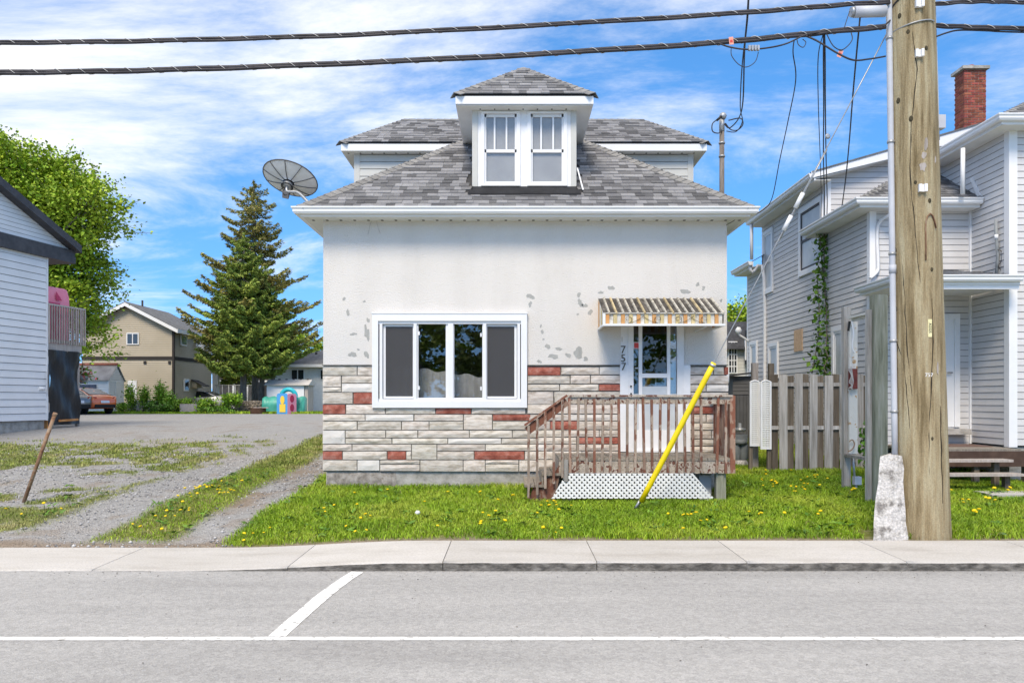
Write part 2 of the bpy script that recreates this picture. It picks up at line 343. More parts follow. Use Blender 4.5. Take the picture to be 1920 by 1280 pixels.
M['log'] = pmat('stacked_wood', [(.16,.13,.10),(.34,.29,.24)], 9, 5, .9, island=.35)
M['shedd'] = pmat('shed_charcoal', [(.075,.077,.083),(.10,.102,.108)], 3, 5, .7, rand=.06)
M['meter'] = pmat('gas_meter_grey', [(.20,.22,.235),(.27,.29,.30)], 8, 4, .55)
M['ply'] = pmat('plywood_patch', [(.56,.38,.24),(.66,.47,.31)], 12, 5, .85)
M['blackm'] = pmat('black_metal', [(.02,.02,.02)], 4, rough=.6)
M['dish'] = pmat('dish_grey', [(.62,.62,.62),(.70,.70,.70)], 6, 5, .6)
M['dishd'] = pmat('dish_rib_dark', [(.09,.09,.095)], 6, 4, .6)
M['mastw'] = pmat('mast_weathered', [(.13,.11,.095),(.24,.21,.19)], 9, 6, .8, stretch=(3,3,.5))
M['aw_d'] = pmat('awning_mould', [(.035,.032,.028),(.10,.09,.08),(.28,.26,.23)], 12, 8, .9, rand=.2, stretch=(1.5,.5,.5), lo=.38, hi=.8)
M['aw_w'] = pmat('awning_white', [(.34,.31,.25),(.62,.59,.52),(.72,.70,.65)], 9, 8, .7, rand=.1, lo=.3, hi=.6)
M['aw_r'] = pmat('awning_rib_weathered', [(.20,.18,.15),(.44,.41,.34),(.58,.54,.46)], 12, 9, .8, rand=.15, lo=.32, hi=.62)
M['aw_ry'] = pmat('awning_rib_ochre', [(.22,.18,.12),(.48,.38,.21),(.58,.48,.29)], 12, 9, .8, rand=.15, lo=.32, hi=.62)
M['aw_y'] = pmat('awning_yellow', [(.52,.40,.18),(.66,.54,.30)], 8, 6, .7, rand=.1)
M['aw_o'] = pmat('awning_orange', [(.56,.27,.09),(.66,.37,.15)], 8, 6, .7, rand=.1)
M['bark'] = pmat('bark_grey', [(.11,.09,.075),(.23,.20,.175)], 5, 8, .95, .8, 12, stretch=(3,3,.6))
M['leaf'] = pmat('maple_leaf', [(.20,.31,.016),(.36,.48,.035)], .45, 5, .6, island=.35, hue=.015)
M['needle'] = pmat('spruce_needle', [(.15,.21,.035),(.29,.37,.06)], .5, 5, .7, island=.45, hue=.02)
M['needle2'] = pmat('spruce_needle_dry', [(.19,.19,.045),(.34,.31,.085)], .5, 5, .7, island=.5, hue=.03)
M['bush'] = pmat('bush_leaf', [(.15,.28,.014),(.26,.42,.03)], 1.2, 5, .6, island=.4, hue=.02)
M['vine'] = pmat('vine_leaf', [(.055,.14,.012),(.12,.24,.022)], 2, 5, .5, island=.35, hue=.015)
M['grass'] = pmat('grass_blade', [(.14,.25,.008),(.23,.36,.014),(.34,.42,.04)], .9, 5, .55, island=.35, hue=.012)
M['grassd'] = pmat('grass_blade_dry', [(.14,.19,.03),(.23,.27,.055),(.36,.33,.14)], 1.4, 6, .6, island=.4, hue=.015)
M['dand'] = pmat('dandelion_yellow', [(.82,.58,.0)], 4, rough=.6)
M['stem'] = pmat('stem_green', [(.10,.20,.02)], 4)
M['pebble'] = pmat('gravel_stone', [(.30,.295,.29),(.38,.37,.365)], 3, 4, .9, island=.55)
M['purple'] = pmat('plum_leaf', [(.10,.02,.03),(.16,.04,.05)], 2, 4, .6, island=.4)
M['flower'] = pmat('flower_pink', [(.60,.10,.14)], 4)
# ------------------------------------------------------------------ ground, road, sidewalk
SWF, SWB = 8.2, 9.37
def sstep(a, b, x): t = np.clip((np.asarray(x, float)-a)/(b-a), 0, 1); return t*t*(3-2*t)
def fdrop(x): return sstep(-3.3, -1.0, x)
def gz(x, y):
    x = np.asarray(x, float); y = np.asarray(y, float)
    z = .10+.06*(np.clip(y, SWB, 22)-SWB)+.06*2.0*(1-np.exp(-np.clip(y-22, 0, None)/2.0))
    z = z-.085*(1-fdrop(x))*np.clip(1-(y-SWB)/2.5, 0, 1)
    near = np.clip(1-(y-SWB)/.3, 0, 1); rough = (fbm(x*1.3, y*1.3, 3)-.5)*.09*(1-near)*np.clip((30-y)/10, 0, 1)
    rut = -.035*(np.exp(-((x+4.0)/.3)**2)+np.exp(-((x+5.45)/.35)**2))*(1-near)*np.clip((22-y)/4, 0, 1)
    return z+rough+rut
def g1(x, y): return float(gz(x, y))
def veg(x, y):
    """0 gravel .. 1 turf"""
    x = np.asarray(x, float); y = np.asarray(y, float)
    n = fbm(x*.9, y*.9, 11); nf = fbm(x*3.1, y*3.1, 23); w = (n-.5)*.9+(nf-.5)*.35
    lawn = sstep(-.12, .12, x+3.42+w*.5-np.clip((y-12.5)*.16, 0, .5)*0)
    lawn = lawn*sstep(-.02, .22, y-SWB-.03+w*.12)
    lawn = np.where((x < -2.9) & (y > 13), sstep(-.1, .1, x+3.35+w*.4-.0), lawn)
    strip = sstep(.62, .34, np.abs(x+4.66+w*.15))*sstep(9.45, 10.0, y+w*.6)*sstep(25, 19, y)
    left = sstep(-5.9, -6.3, x+w*.5)*sstep(9.9, 10.4, y+w)*sstep(.46, .60, fbm(x*.55, y*.55, 41)+.30*np.exp(-((y-11.2)/1.3)**2)+.24*np.exp(-((y-16.5)/2.2)**2)-.22*sstep(18, 20.5, y)+(nf-.5)*.35)*sstep(22, 19, y)
    left = left*.9*sstep(.30, .52, nf+(n-.5)*.5)
    mid = sstep(.45, .62, nf)*.75*sstep(-5.6, -5.9, x)*sstep(14.5, 16, y)*sstep(20.5, 18.5, y+w*2)
    far = sstep(44.5, 45.6, y+w*.6)
    return np.clip(np.maximum.reduce([lawn, strip, left, mid, far]), 0, 1)
def ground_mat():
    m = bpy.data.materials.new('ground_soil_gravel'); m.use_nodes = True; N = m.node_tree.nodes; L = m.node_tree.links; b = N['Principled BSDF']
    b.inputs['Roughness'].default_value = .95; b.inputs['Specular IOR Level'].default_value = .2
    g = N.new('ShaderNodeNewGeometry')
    def nz(s, d=6, r=.6):
        n = N.new('ShaderNodeTexNoise'); n.inputs['Scale'].default_value = s; n.inputs['Detail'].default_value = d; n.inputs['Roughness'].default_value = r; L.new(g.outputs['Position'], n.inputs['Vector']); return n.outputs['Fac']
    def ramp(f, cols, pos):
        r = N.new('ShaderNodeValToRGB'); e = r.color_ramp.elements
        for i, (c, p) in enumerate(zip(cols, pos)):
            el = e[i] if i < 2 else e.new(p); el.position = p; el.color = (*c, 1)
        L.new(f, r.inputs[0]); return r.outputs[0]
    vor = N.new('ShaderNodeTexVoronoi'); vor.inputs['Scale'].default_value = 38; L.new(g.outputs['Position'], vor.inputs['Vector'])
    sepc = N.new('ShaderNodeSeparateColor'); L.new(vor.outputs['Color'], sepc.inputs[0])
    grav = ramp(sepc.outputs[0], [(.17,.17,.17),(.33,.325,.32),(.46,.455,.45)], [0,.5,1])
    big = ramp(nz(.55, 5), [(.34,.30,.265),(.35,.345,.34),(.30,.30,.305)], [.3,.5,.7])
    def mix(f, a, c, mode='MIX'):
        x = N.new('ShaderNodeMix'); x.data_type = 'RGBA'; x.blend_type = mode
        if isinstance(f, float): x.inputs[0].default_value = f
        else: L.new(f, x.inputs[0])
        L.new(a, x.inputs[6]); L.new(c, x.inputs[7]); return x.outputs[2]
    gr = mix(.5, grav, big)
    soil = ramp(nz(9, 8), [(.11,.13,.025),(.17,.19,.04),(.27,.24,.14)], [.3,.5,.75])
    at = N.new('ShaderNodeAttribute'); at.attribute_name = 'veg'
    dr = N.new('ShaderNodeAttribute'); dr.attribute_name = 'dirt'
    dirt = ramp(nz(14, 8), [(.20,.155,.115),(.32,.265,.21)], [.3,.7])
    c = mix(at.outputs['Fac'], mix(dr.outputs['Fac'], gr, dirt), soil); L.new(c, b.inputs['Base Color'])
    bp = N.new('ShaderNodeBump'); bp.inputs['Strength'].default_value = .9; bp.inputs['Distance'].default_value = .03
    L.new(vor.outputs['Distance'], bp.inputs['Height']); L.new(bp.outputs[0], b.inputs['Normal']); return m
M['ground'] = ground_mat()
def make_ground():
    xs = np.concatenate([[-900,-400,-200,-100,-60,-40], np.arange(-32,-12,.6), np.arange(-12,11,.09), np.arange(11,20,.6), [25,40,80,200,400,900]])
    ys = np.concatenate([np.arange(SWB-.06,21,.09), np.arange(21,48,.4), [50,55,60,70,90,130,200,400,900,1500]])
    X, Y = np.meshgrid(xs, ys); Z = gz(X, np.maximum(Y, SWB)); Z = Z-np.where(Y < SWB, .03, 0)
    nx, ny = len(xs), len(ys); idx = np.arange(nx*ny).reshape(ny, nx)
    F = np.stack([idx[:-1,:-1], idx[:-1,1:], idx[1:,1:], idx[1:,:-1]], -1).reshape(-1, 4)
    v = veg(X, Y); w = fbm(X*2, Y*2, 61)
    dirt = np.clip(sstep(.55, .1, Y-SWB+(w-.5)*.6)+.8*np.exp(-((X+4.0)/.35)**2)*sstep(10.5, 12.5, Y)*sstep(.35, .6, w)+.5*sstep(.62, .72, w), 0, 1)*np.where(Y > 40, .25, 1)
    me = np_mesh('ground', np.stack([X, Y, Z], -1).reshape(-1, 3), F, M['ground'], True, {'veg': v.ravel(), 'dirt': dirt.ravel()})
    np_obj('ground', me, kind='structure', label='gravel driveway and grassy yard rising gently behind the sidewalk')
make_ground()
def asphalt():
    m = pmat('asphalt_worn', [(.31,.304,.298),(.35,.345,.338),(.38,.374,.366),(.405,.398,.388)], .9, 12, .92, .6, 75, stretch=(.3,1.7,1), speck=(70,.17), bstretch=(1,1,1), lo=.3, hi=.7)
    N = m.node_tree.nodes; L = m.node_tree.links; b = N['Principled BSDF']; src = b.inputs['Base Color'].links[0].from_socket; g = N.new('ShaderNodeNewGeometry')
    v = N.new('ShaderNodeTexVoronoi'); v.inputs['Scale'].default_value = 34; L.new(g.outputs['Position'], v.inputs['Vector']); sp = N.new('ShaderNodeSeparateColor'); L.new(v.outputs['Color'], sp.inputs[0])
    mr = N.new('ShaderNodeMapRange'); mr.inputs['To Min'].default_value = .88; mr.inputs['To Max'].default_value = 1.12; L.new(sp.outputs[0], mr.inputs['Value'])
    gt = N.new('ShaderNodeMath'); gt.operation = 'GREATER_THAN'; gt.inputs[1].default_value = 2.0; L.new(sp.outputs[1], gt.inputs[0]); sub = N.new('ShaderNodeMath'); sub.operation = 'MULTIPLY_ADD'; sub.inputs[1].default_value = -.45; L.new(gt.outputs[0], sub.inputs[0]); L.new(mr.outputs[0], sub.inputs[2])
    sc_ = N.new('ShaderNodeVectorMath'); sc_.operation = 'SCALE'; L.new(src, sc_.inputs[0]); L.new(sub.outputs[0], sc_.inputs['Scale']); L.new(sc_.outputs[0], b.inputs['Base Color']); return m
M['asphalt'] = asphalt()
MB().add([(-300,-9,0),(300,-9,0),(300,8.3,0),(-300,8.3,0)], [(0,1,2,3)]).build('road', M['asphalt'], kind='structure', label='worn light grey asphalt road in front of the sidewalk')
MB().add([(-400,-300,-.02),(400,-300,-.02),(400,-9,-.02),(-400,-9,-.02)], [(0,1,2,3)]).build('verge', pmat('verge_grass', [(.08,.13,.02),(.14,.2,.04)], 2), kind='structure', label='grass verge across the road behind the viewer')
# painted markings, 4 mm above the road
def strip(pts, w, name, label):
    k = len(pts); V = []
    for i, (x, y) in enumerate(pts):
        a = Vector(pts[max(i-1,0)]); c = Vector(pts[min(i+1,k-1)]); t = (c-a).normalized(); n = Vector((-t.y, t.x))
        for s in (-1, 1): V.append((x+n.x*s*w/2+random.uniform(-.004,.004), y+n.y*s*w/2+random.uniform(-.003,.003), .004))
    return MB().add(V, [(2*i, 2*i+2, 2*i+3, 2*i+1) for i in range(k-1)]).build(name, M['paintw'], kind='structure', label=label)
strip([(x, 5.87) for x in np.arange(-9, 9.01, .15)], .085, 'lane_line', 'long white line painted along the road')
strip([(-1.74,5.925),(-1.73,6.3),(-1.71,6.7),(-1.69,7.1),(-1.66,7.5),(-1.62,7.85),(-1.575,8.16)], .135, 'parking_line', 'short white parking stall line painted across to the kerb')
# sidewalk slabs
M['slab'] = pmat('sidewalk_concrete', [(.40,.375,.345),(.475,.455,.425),(.51,.49,.465)], 1.6, 12, .9, .4, 80, rand=.06, speck=(55,.12), stretch=(.6,1.8,1), lo=.28, hi=.6)
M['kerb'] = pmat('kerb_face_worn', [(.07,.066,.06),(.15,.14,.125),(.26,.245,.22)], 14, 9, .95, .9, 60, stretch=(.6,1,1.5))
joints = [-16,-14.3,-12.6,-10.9,-9.2,-7.6,-5.95,-4.31,-2.30,-.71,.87,2.41,4.05,5.75,7.4,9.0,10.7,12.4,14.1]
def swz(x, y): return .012+.082*float(fdrop(x))+.012*(y-SWF)/(SWB-SWF)*1.2
base = MB()
for i in range(40):
    x0 = -16+30.1*i/40; x1 = -16+30.1*(i+1)/40
    base.add([(x, y, swz(x, y)-.014) for x, y in ((x0,SWF+.01),(x1,SWF+.01),(x1,SWB),(x0,SWB))], [(0,1,2,3)])
sidewalk = base.build('sidewalk', pmat('joint_dirt', [(.25,.235,.21)], 5), kind='structure', label='pale concrete sidewalk with a low kerb along the road')
for a, c in zip(joints[:-1], joints[1:]):
    mb = MB(); g = .0045; sk = .05*(random.random()-.5); n = 8; rows = []
    for i in range(n+1):
        t = i/n; x = a+g+(c-a-2*g)*t; h = random.uniform(-.003, .003)
        rows.append([(x, SWF, -.06), (x, SWF+random.uniform(-.006,.006), swz(x, SWF)-.012+h), (x, SWF+.014, swz(x, SWF)-.004), (x, SWF+.05, swz(x, SWF)), (x, SWB, swz(x, SWB)), (x, SWB, swz(x, SWB)-.12)])
    V = [p for r in rows for p in r]
    for j in range(5):
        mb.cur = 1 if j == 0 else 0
        mb.add([], []) ; b0 = len(mb.v)
        if j == 0: mb.v.extend(V)
        for i in range(n): mb.f.append((i*6+j, (i+1)*6+j, (i+1)*6+j+1, i*6+j+1)); mb.m.append(mb.cur); mb.smooth.append(j in (1,2))
    mb.cur = 0
    mb.f.append(tuple(range(5,-1,-1))); mb.m.append(0); mb.smooth.append(False)
    mb.f.append(tuple(n*6+k for k in range(6))); mb.m.append(0); mb.smooth.append(False)
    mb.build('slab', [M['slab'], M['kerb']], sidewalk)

# ------------------------------------------------------------------ white house
HX0, HX1, HY, HYB = PX(606,13), PX(1363,13), 13.0, 20.6
HC = (HX0+HX1)/2
house = empty('white_house', (HC, HY, g1(HC, HY)), 'white stucco house with stone veneer base, grey shingled roof and front dormer', 'house')
U, Nf = Vector((1,0,0)), Vector((0,-1,0))
def wall_holes(x0, x1, z0, z1, holes, y0, y1):
    mb = MB(); xs = sorted(set([x0,x1]+[h[i] for h in holes for i in (0,1) if x0 < h[i] < x1])); zs = sorted(set([z0,z1]+[h[i] for h in holes for i in (2,3) if z0 < h[i] < z1]))
    for i in range(len(xs)-1):
        for j in range(len(zs)-1):
            cx, cz = (xs[i]+xs[i+1])/2, (zs[j]+zs[j+1])/2
            if any(h[0] < cx < h[1] and h[2] < cz < h[3] for h in holes): continue
            mb.box(xs[i], xs[i+1], y0, y1, zs[j], zs[j+1])
    return mb
ZS, ZT, ZF = PZ(685,13), 4.77, PZ(884,13)
WIN = (PX(708,13), PX(979,13), PZ(755,13), PZ(600,13)); DOOR = (PX(1177,13), PX(1281,13), PZ(847,13), PZ(604,13))
mb = wall_holes(HX0, HX1, ZS, ZT, [WIN, DOOR], HY, HY+.22)
mb.box(HX0, HX0+.2, HY+.22, HYB, .2, ZT); mb.box(HX1-.2, HX1, HY+.22, HYB, .2, ZT); mb.box(HX0+.2, HX1-.2, HYB-.2, HYB, .2, ZT)
stucco = mb.build('stucco_wall', M['stucco'], house)
stonewall = wall_holes(HX0+.004, HX1-.004, ZF, ZS, [WIN, DOOR], HY+.004, HY+.2).build('stone_wall', M['mortar'], house, label='cream, white and red split stone veneer')
for a_, b_ in ((HX0-.012, PX(699,13)), (PX(989,13), PX(1161.5,13)), (PX(1293.5,13), HX1+.012)): MB().box(a_, b_, HY-.05, HY-.002, ZS-.002, ZS+.012).build('stone_ledge', M['mortar'], house)
MB().box(HX0+.05, HX1-.05, HY+.02, HY+.24, -.1, ZF-.002).build('foundation', M['found'], house)
def blob_front(x0, x1, z0, z1, y, n, amp, mat, name, parent, nx=14, nz=5):
    mb = MB(); V = []
    for j in range(nz+1):
        for i in range(nx+1):
            e = 0 if i in (0,nx) or j in (0,nz) else 1
            V.append((x0+(x1-x0)*i/nx, y-amp*e*random.random(), z0+(z1-z0)*j/nz))
    mb.add(V, [(j*(nx+1)+i, j*(nx+1)+i+1, (j+1)*(nx+1)+i+1, (j+1)*(nx+1)+i) for j in range(nz) for i in range(nx)], True)
    return mb.build(name, mat, parent)
found = bpy.data.objects['foundation']
blob_front(PX(612,13), PX(742,13), .22, ZF-.01, HY+.015, 0, .035, M['foundr'], 'rubble_patch', house)
# stones ------------------------------------------------------
stone_meshes = []
for k in range(7):
    mb = MB(); nx, nz = 5, 2; V = []
    for j in range(nz+1):
        for i in range(nx+1):
            edge = i in (0,nx) or j in (0,nz)
            V.append((i/nx, -(.62 if edge else random.uniform(.75, 1.0)), j/nz))
    b = len(V); V += [(0,0,0),(1,0,0),(1,0,1),(0,0,1)]
    F = [(j*(nx+1)+i, j*(nx+1)+i+1, (j+1)*(nx+1)+i+1, (j+1)*(nx+1)+i) for j in range(nz) for i in range(nx)]
    bot = [i for i in range(nx+1)]; top = [nz*(nx+1)+i for i in range(nx+1)]; lf = [j*(nx+1) for j in range(nz+1)]; rt = [j*(nx+1)+nx for j in range(nz+1)]
    F += [tuple([b]+[b+1]+bot[::-1]), tuple([b+3]+top+[b+2]), tuple([b]+lf+[b+3]), tuple([b+1, b+2]+rt[::-1])]
    mb.add(V, F); stone_meshes.append(mb)
SM = {c: [s.mesh('stone', M[c]) for s in stone_meshes] for c in ('stone','stonew','stoner')}
def stone(x0, x1, y0, y1, col='stone'):      # photo pixels at the wall plane
    a, b = PX(x0,13)+.002, PX(x1,13)-.002; z1, z0 = PZ(y0,13)-.002, PZ(y1,13)+.002
    m4 = Matrix.Translation((a, HY+.004, z0)) @ Matrix.Diagonal((b-a, random.uniform(.040,.052), z1-z0, 1))
    inst(random.choice(SM[col]), 'stone', m4, stonewall)
R_, Wt, S_ = 'stoner', 'stonew', 'stone'
def rowA(lst, ox, oy, s):
    for t in lst:
        x0, x1, y0, y1 = t[:4]; c = t[4] if len(t) > 4 else S_
        stone(ox+x0/s, ox+x1/s, oy+y0/s, oy+y1/s, c)
rowA([(54,275,436,496),(280,378,436,496),(54,172,500,572),(178,378,500,546),(54,172,575,603),(178,378,550,605,Wt),
 (54,248,608,681),(254,378,608,681,R_),(54,200,686,746,R_),(206,458,686,746),(462,783,709,746),(787,1015,709,746,R_),(1019,1366,709,746),
 (54,327,750,791),(331,642,750,791,Wt),(648,963,750,791),(968,1151,750,847),(1156,1400,750,788,R_),
 (54,275,795,849),(280,562,795,849),(567,741,795,849),(745,963,795,849),(1156,1400,793,847),
 (54,198,853,939,Wt),(202,460,853,900),(465,668,853,900),(673,1002,853,900),(1006,1280,853,899),(1284,1440,853,899),
 (202,500,904,939),(505,862,904,939),(866,1209,904,939,Wt),(1213,1440,904,939),
 (54,242,943,984),(246,627,943,984),(631,792,943,1040),(796,1105,943,984),(1109,1440,943,984),
 (54,180,988,1041,R_),(184,469,988,1041),(474,592,988,1041,R_),(596,627,988,1041),(796,1033,988,1041),(1037,1360,988,1041,R_),(1364,1440,988,1041),
 (54,275,1045,1113),(279,421,1045,1113,Wt),(426,682,1045,1070),(426,682,1074,1115),(686,962,1045,1118),(966,1105,1045,1118),(1109,1322,1045,1067),(1109,1322,1071,1118),(1327,1440,1045,1118)], 590, 560, 3.46)
rowA([(58,240,440,486,R_),(245,455,440,482),(458,572,440,482,Wt),(58,292,490,532),(297,405,487,532),(410,572,487,532),(58,233,537,572),(238,452,537,572),(456,572,537,572,R_),
 (58,200,578,648),(205,572,578,612)], 970, 540, 2.977)
rowA([(405,1122,82,210),(110,550,222,320),(560,1122,222,320),(130,560,330,395),(565,1122,330,395,Wt),(215,355,403,492),(360,660,403,492,R_),(665,1122,403,492),
 (215,500,500,573),(505,890,500,573),(895,1122,500,573),(215,640,580,648),(645,1122,580,648,R_),(215,300,655,722,Wt),(304,640,655,722),(645,1122,655,722),
 (215,700,730,815),(705,1122,730,815),(215,450,822,945),(455,800,822,945),(805,1122,822,945)], 970, 720, 5.82)
rowA([(962,1090,440,483),(1095,1150,440,483),(1154,1176,440,483,R_),(962,1176,488,535),(962,1050,540,576),(1055,1176,540,576,Wt),(962,1176,582,620),
 (962,1176,625,658),(962,1176,663,700,R_),(962,1050,705,748),(1055,1176,705,748),(962,1176,753,790),(962,1080,795,838),(1085,1176,795,838),(962,1176,843,878),(962,1176,883,915),(962,1090,920,1010),(1095,1176,920,1010)], 970, 540, 2.977)
# flaked paint patches: thin irregular bits of bare render
for k, (x, y, w, h) in enumerate([(645,560,5,9),(683,565,5,6),(652,585,8,12),(688,625,10,40),(688,665,11,14),(661,664,16,12),(663,626,14,6),(672,655,6,5),(690,600,6,10),
   (995,556,14,13),(994,570,8,11),(1085,553,9,10),(1088,568,11,14),(1097,573,12,10),(1107,586,9,13),(1146,540,13,12),(1127,548,11,6),(1083,589,5,5),
   (1014,611,4,6),(1017,622,6,9),(1019,636,4,4),(1027,649,10,11),(1048,654,12,9),(1037,668,20,11),(1065,666,10,12),(1084,661,24,22),(1098,673,12,8),(1012,678,10,8),
   (1285,546,23,11),(1308,533,8,10),(1319,540,8,8),(1352,563,6,7)]):
    n = 13; mb = MB(); pts = []; ph = random.uniform(0,9)
    for i in range(n):
        a = 2*math.pi*i/n; r = .5*(.72+.38*math.sin(2*a+ph)*.5+random.uniform(-.22,.24))
        pts.append(Vector((PX(x+math.cos(a)*w*r*1.15,13), HY-.0022, PZ(y+math.sin(a)*h*r*1.15,13))))
    mb.prism(pts, (0,.002,0)); mb.build('bare_patch', M['bare'], stucco)
# gutter, fascia, soffit ---------------------------------------------------
EY, EZ = 12.65, 4.80; EHW = 3.585; SL = .754
GZ0, GZ1 = 4.685, 4.80
mb = MB(); prof = [(0,0),(.075,0),(.095,.03),(.095,.06),(.115,.085),(.115,.105),(.1,.105),(.1,.092),(0,.092)]
gx0, gx1 = HC-EHW-.09, HC+EHW+.09
def gutter_run(p, q, n, name='gutter', parent=None, mat='white', h=1.0, skew=(0,0)):
    p = Vector(p); q = Vector(q); t = (q-p).normalized(); mb = MB(); a = []; b = []
    for o, z in prof: a.append(p+n*o*h+Vector((0,0,z*h))-t*(o*h*skew[0])); b.append(q+n*o*h+Vector((0,0,z*h))+t*(o*h*skew[1]))
    k = len(prof); mb.add(a+b, [(i, i+k, (i+1)%k+k, (i+1)%k) for i in range(k)]+[tuple(range(k)), tuple(range(2*k-1,k-1,-1))])
    return mb.build(name, M[mat], parent)
gutter_run((HC-EHW+.02, EY+.0, GZ0), (HC+EHW-.02, EY, GZ0), Nf, 'gutter', house, skew=(1,1))
gutter_run((HC-EHW+.02, 19, GZ0), (HC-EHW+.02, EY, GZ0), Vector((-1,0,0)), 'gutter', house, skew=(0,1))
gutter_run((HC+EHW-.02, EY, GZ0), (HC+EHW-.02, 19, GZ0), Vector((1,0,0)), 'gutter', house, skew=(1,0))
MB().box(HC-EHW+.025, HC+EHW-.025, EY+.003, EY+.03, GZ0-.035, EZ-.03).build('fascia', M['white'], house)
for s in (-1, 1):
    x0 = HC+s*(EHW-.025); MB().box(min(x0, x0-s*.025), max(x0, x0-s*.025), EY+.03, 19, GZ0-.035, EZ-.03).build('fascia', M['white'], house)
sof = MB().box(HC-EHW+.05, HC+EHW-.05, EY+.03, HY, GZ0-.03, GZ0-.018)
for s in (-1, 1):
    a, b = (HC-EHW+.05, HX0) if s < 0 else (HX1, HC+EHW-.05)
    sof.box(a, b, HY, 19, GZ0-.03, GZ0-.018)
soffit = sof.build('soffit', M['soffit'], house)
rib = MB().box(-.006, .006, EY+.04, HY-.003, GZ0-.036, GZ0-.03).mesh('soffit_rib', M['soffit'])
slot = MB().box(-.02, .02, HY-.10, HY-.04, GZ0-.034, GZ0-.031).mesh('vent_slot', M['vent'])
x = HX0-.2
while x < HX1+.3:
    inst(rib, 'soffit_rib', Matrix.Translation((x,0,0)), soffit); inst(slot, 'vent_slot', Matrix.Translation((x+.06,0,0)), soffit); x += .222
# roof ---------------------------------------------------------------------
roof = MB()
def tri_prism(mb, pts, th=.03): mb.prism([Vector(p) for p in pts], (0,0,-th))
T1 = 2.86
tri_prism(roof, [(HC-EHW, EY, EZ), (HC+EHW, EY, EZ), (HC+EHW-T1, EY+T1, EZ+SL*T1), (HC-EHW+T1, EY+T1, EZ+SL*T1)])
tri_prism(roof, [(HC-EHW, EY, EZ), (HC-EHW+T1, EY+T1, EZ+SL*T1), (HC-EHW+T1, 19, EZ+SL*T1), (HC-EHW, 19, EZ)])
tri_prism(roof, [(HC+EHW, EY, EZ), (HC+EHW, 19, EZ), (HC+EHW-T1, 19, EZ+SL*T1), (HC+EHW-T1, EY+T1, EZ+SL*T1)])
roofo = roof.build('roof', M['under'], house, label='grey asphalt shingle hip roof')
wedge = MB().add([(0,0,0),(1,0,0),(1,1,0),(0,1,0),(0,0,1),(1,0,1),(1,1,.25),(0,1,.25)], [(0,3,2,1),(4,5,6,7),(0,1,5,4),(1,2,6,5),(2,3,7,6),(3,0,4,7)])
wedge_me = wedge.mesh('shingle', M['shingle'])
class Shingler:
    def __init__(s): s.items = []
    def plane(s, O, u, v, length, lr, expo, hole=None, prio=0, th=.014, wmin=.11, wmax=.25):
        O = Vector(O); u = Vector(u).normalized(); v = Vector(v).normalized(); n = u.cross(v).normalized()
        if n.z < 0: n = -n
        k = 0
        while k*expo < length-.02:
            t = k*expo; hgt = min(expo*1.25, length-t+.01); l, r = lr(t+expo*.5); x = l-random.uniform(0, .1); first = True
            while x < r-.03:
                w = random.uniform(wmin, wmax); a = max(x, l); b = min(x+w, r); x += w
                if b-a < .02: continue
                cpt = O+u*((a+b)/2)+v*(t+expo/2)
                if hole and hole(cpt): continue
                m = Matrix.Identity(4); du = u*(b-a-.003); dv = v*hgt; dn = n*(th*random.uniform(.7,1.35))
                o = O+u*a+v*(t+random.uniform(-.004,.004))+n*.001
                for c, vec in enumerate((du, dv, dn, o)):
                    for rr in range(3): m[rr][c] = vec[rr]
                s.items.append((prio-k*.01, (b-a), m))
            k += 1
    def emit(s, parent, nind=300):
        s.items.sort(key=lambda q: -(q[0]+q[1]*.3))
        for it in s.items[:nind]: inst(wedge_me, 'shingle', it[2], parent)
        rest = MB()
        for it in s.items[nind:]: rest.add([it[2] @ Vector(p) for p in wedge.v], wedge.f)
        if rest.v: rest.build('shingles', M['shingle'], parent, kind='stuff')
def caps(p, q, parent, w=.14, step=.14, mat='cap'):
    p = Vector(p); q = Vector(q); d = (q-p); L = d.length; t = d.normalized(); sd = t.cross(Vector((0,0,1))).normalized(); up = sd.cross(t).normalized()
    n = int(L/step)
    for i in range(n):
        o = p+t*(i*step); e = o+t*(step*1.3); drop = w*.52; mb = MB(); V = []
        for base, h in ((o,.026),(e,.012)):
            V += [base-sd*w+up*(h-drop), base+up*h, base+sd*w+up*(h-drop), base-sd*w+up*(h-drop-.012), base+up*(h-.012), base+sd*w+up*(h-drop-.012)]
        mb.add(V, [(0,1,7,6),(1,2,8,7),(0,3,4,1),(1,4,5,2),(6,7,10,9),(7,8,11,10),(0,6,9,3),(2,5,11,8)]); mb.build('ridge_cap', M[mat], parent)
DW0, DW1, DY = PX(886,13.2), PX(1080,13.2), 13.2
DC = (DW0+DW1)/2
sh = Shingler(); cs = math.cos(math.atan(SL)); sn = math.sin(math.atan(SL)); vf = Vector((0, cs, sn))
def lr_main(t): h = t*cs; return (h+.0, 2*EHW-h)
sh.plane((HC-EHW, EY-.025, EZ-.012), U, vf, (T1+.0)/cs, lr_main, .138, hole=lambda p: DW0-.05 < p.x < DW1+.05 and p.y > DY-.08, prio=10)
sh.plane((HC-EHW-.02, 18, EZ-.01), (0,-1,0), (cs,0,sn), T1/cs, lambda t: (0, 18-EY-t*cs), .138, prio=0)
sh.plane((HC+EHW+.02, EY, EZ-.01), (0,1,0), (-cs,0,sn), T1/cs, lambda t: (t*cs, 18-EY), .138, prio=0)
caps((HC-EHW-.02, EY-.03, EZ), (HC-EHW+T1-.2, EY+T1-.2, EZ+SL*(T1-.2)), roofo); caps((HC+EHW+.02, EY-.03, EZ), (HC+EHW-T1+.2, EY+T1-.2, EZ+SL*(T1-.2)), roofo)
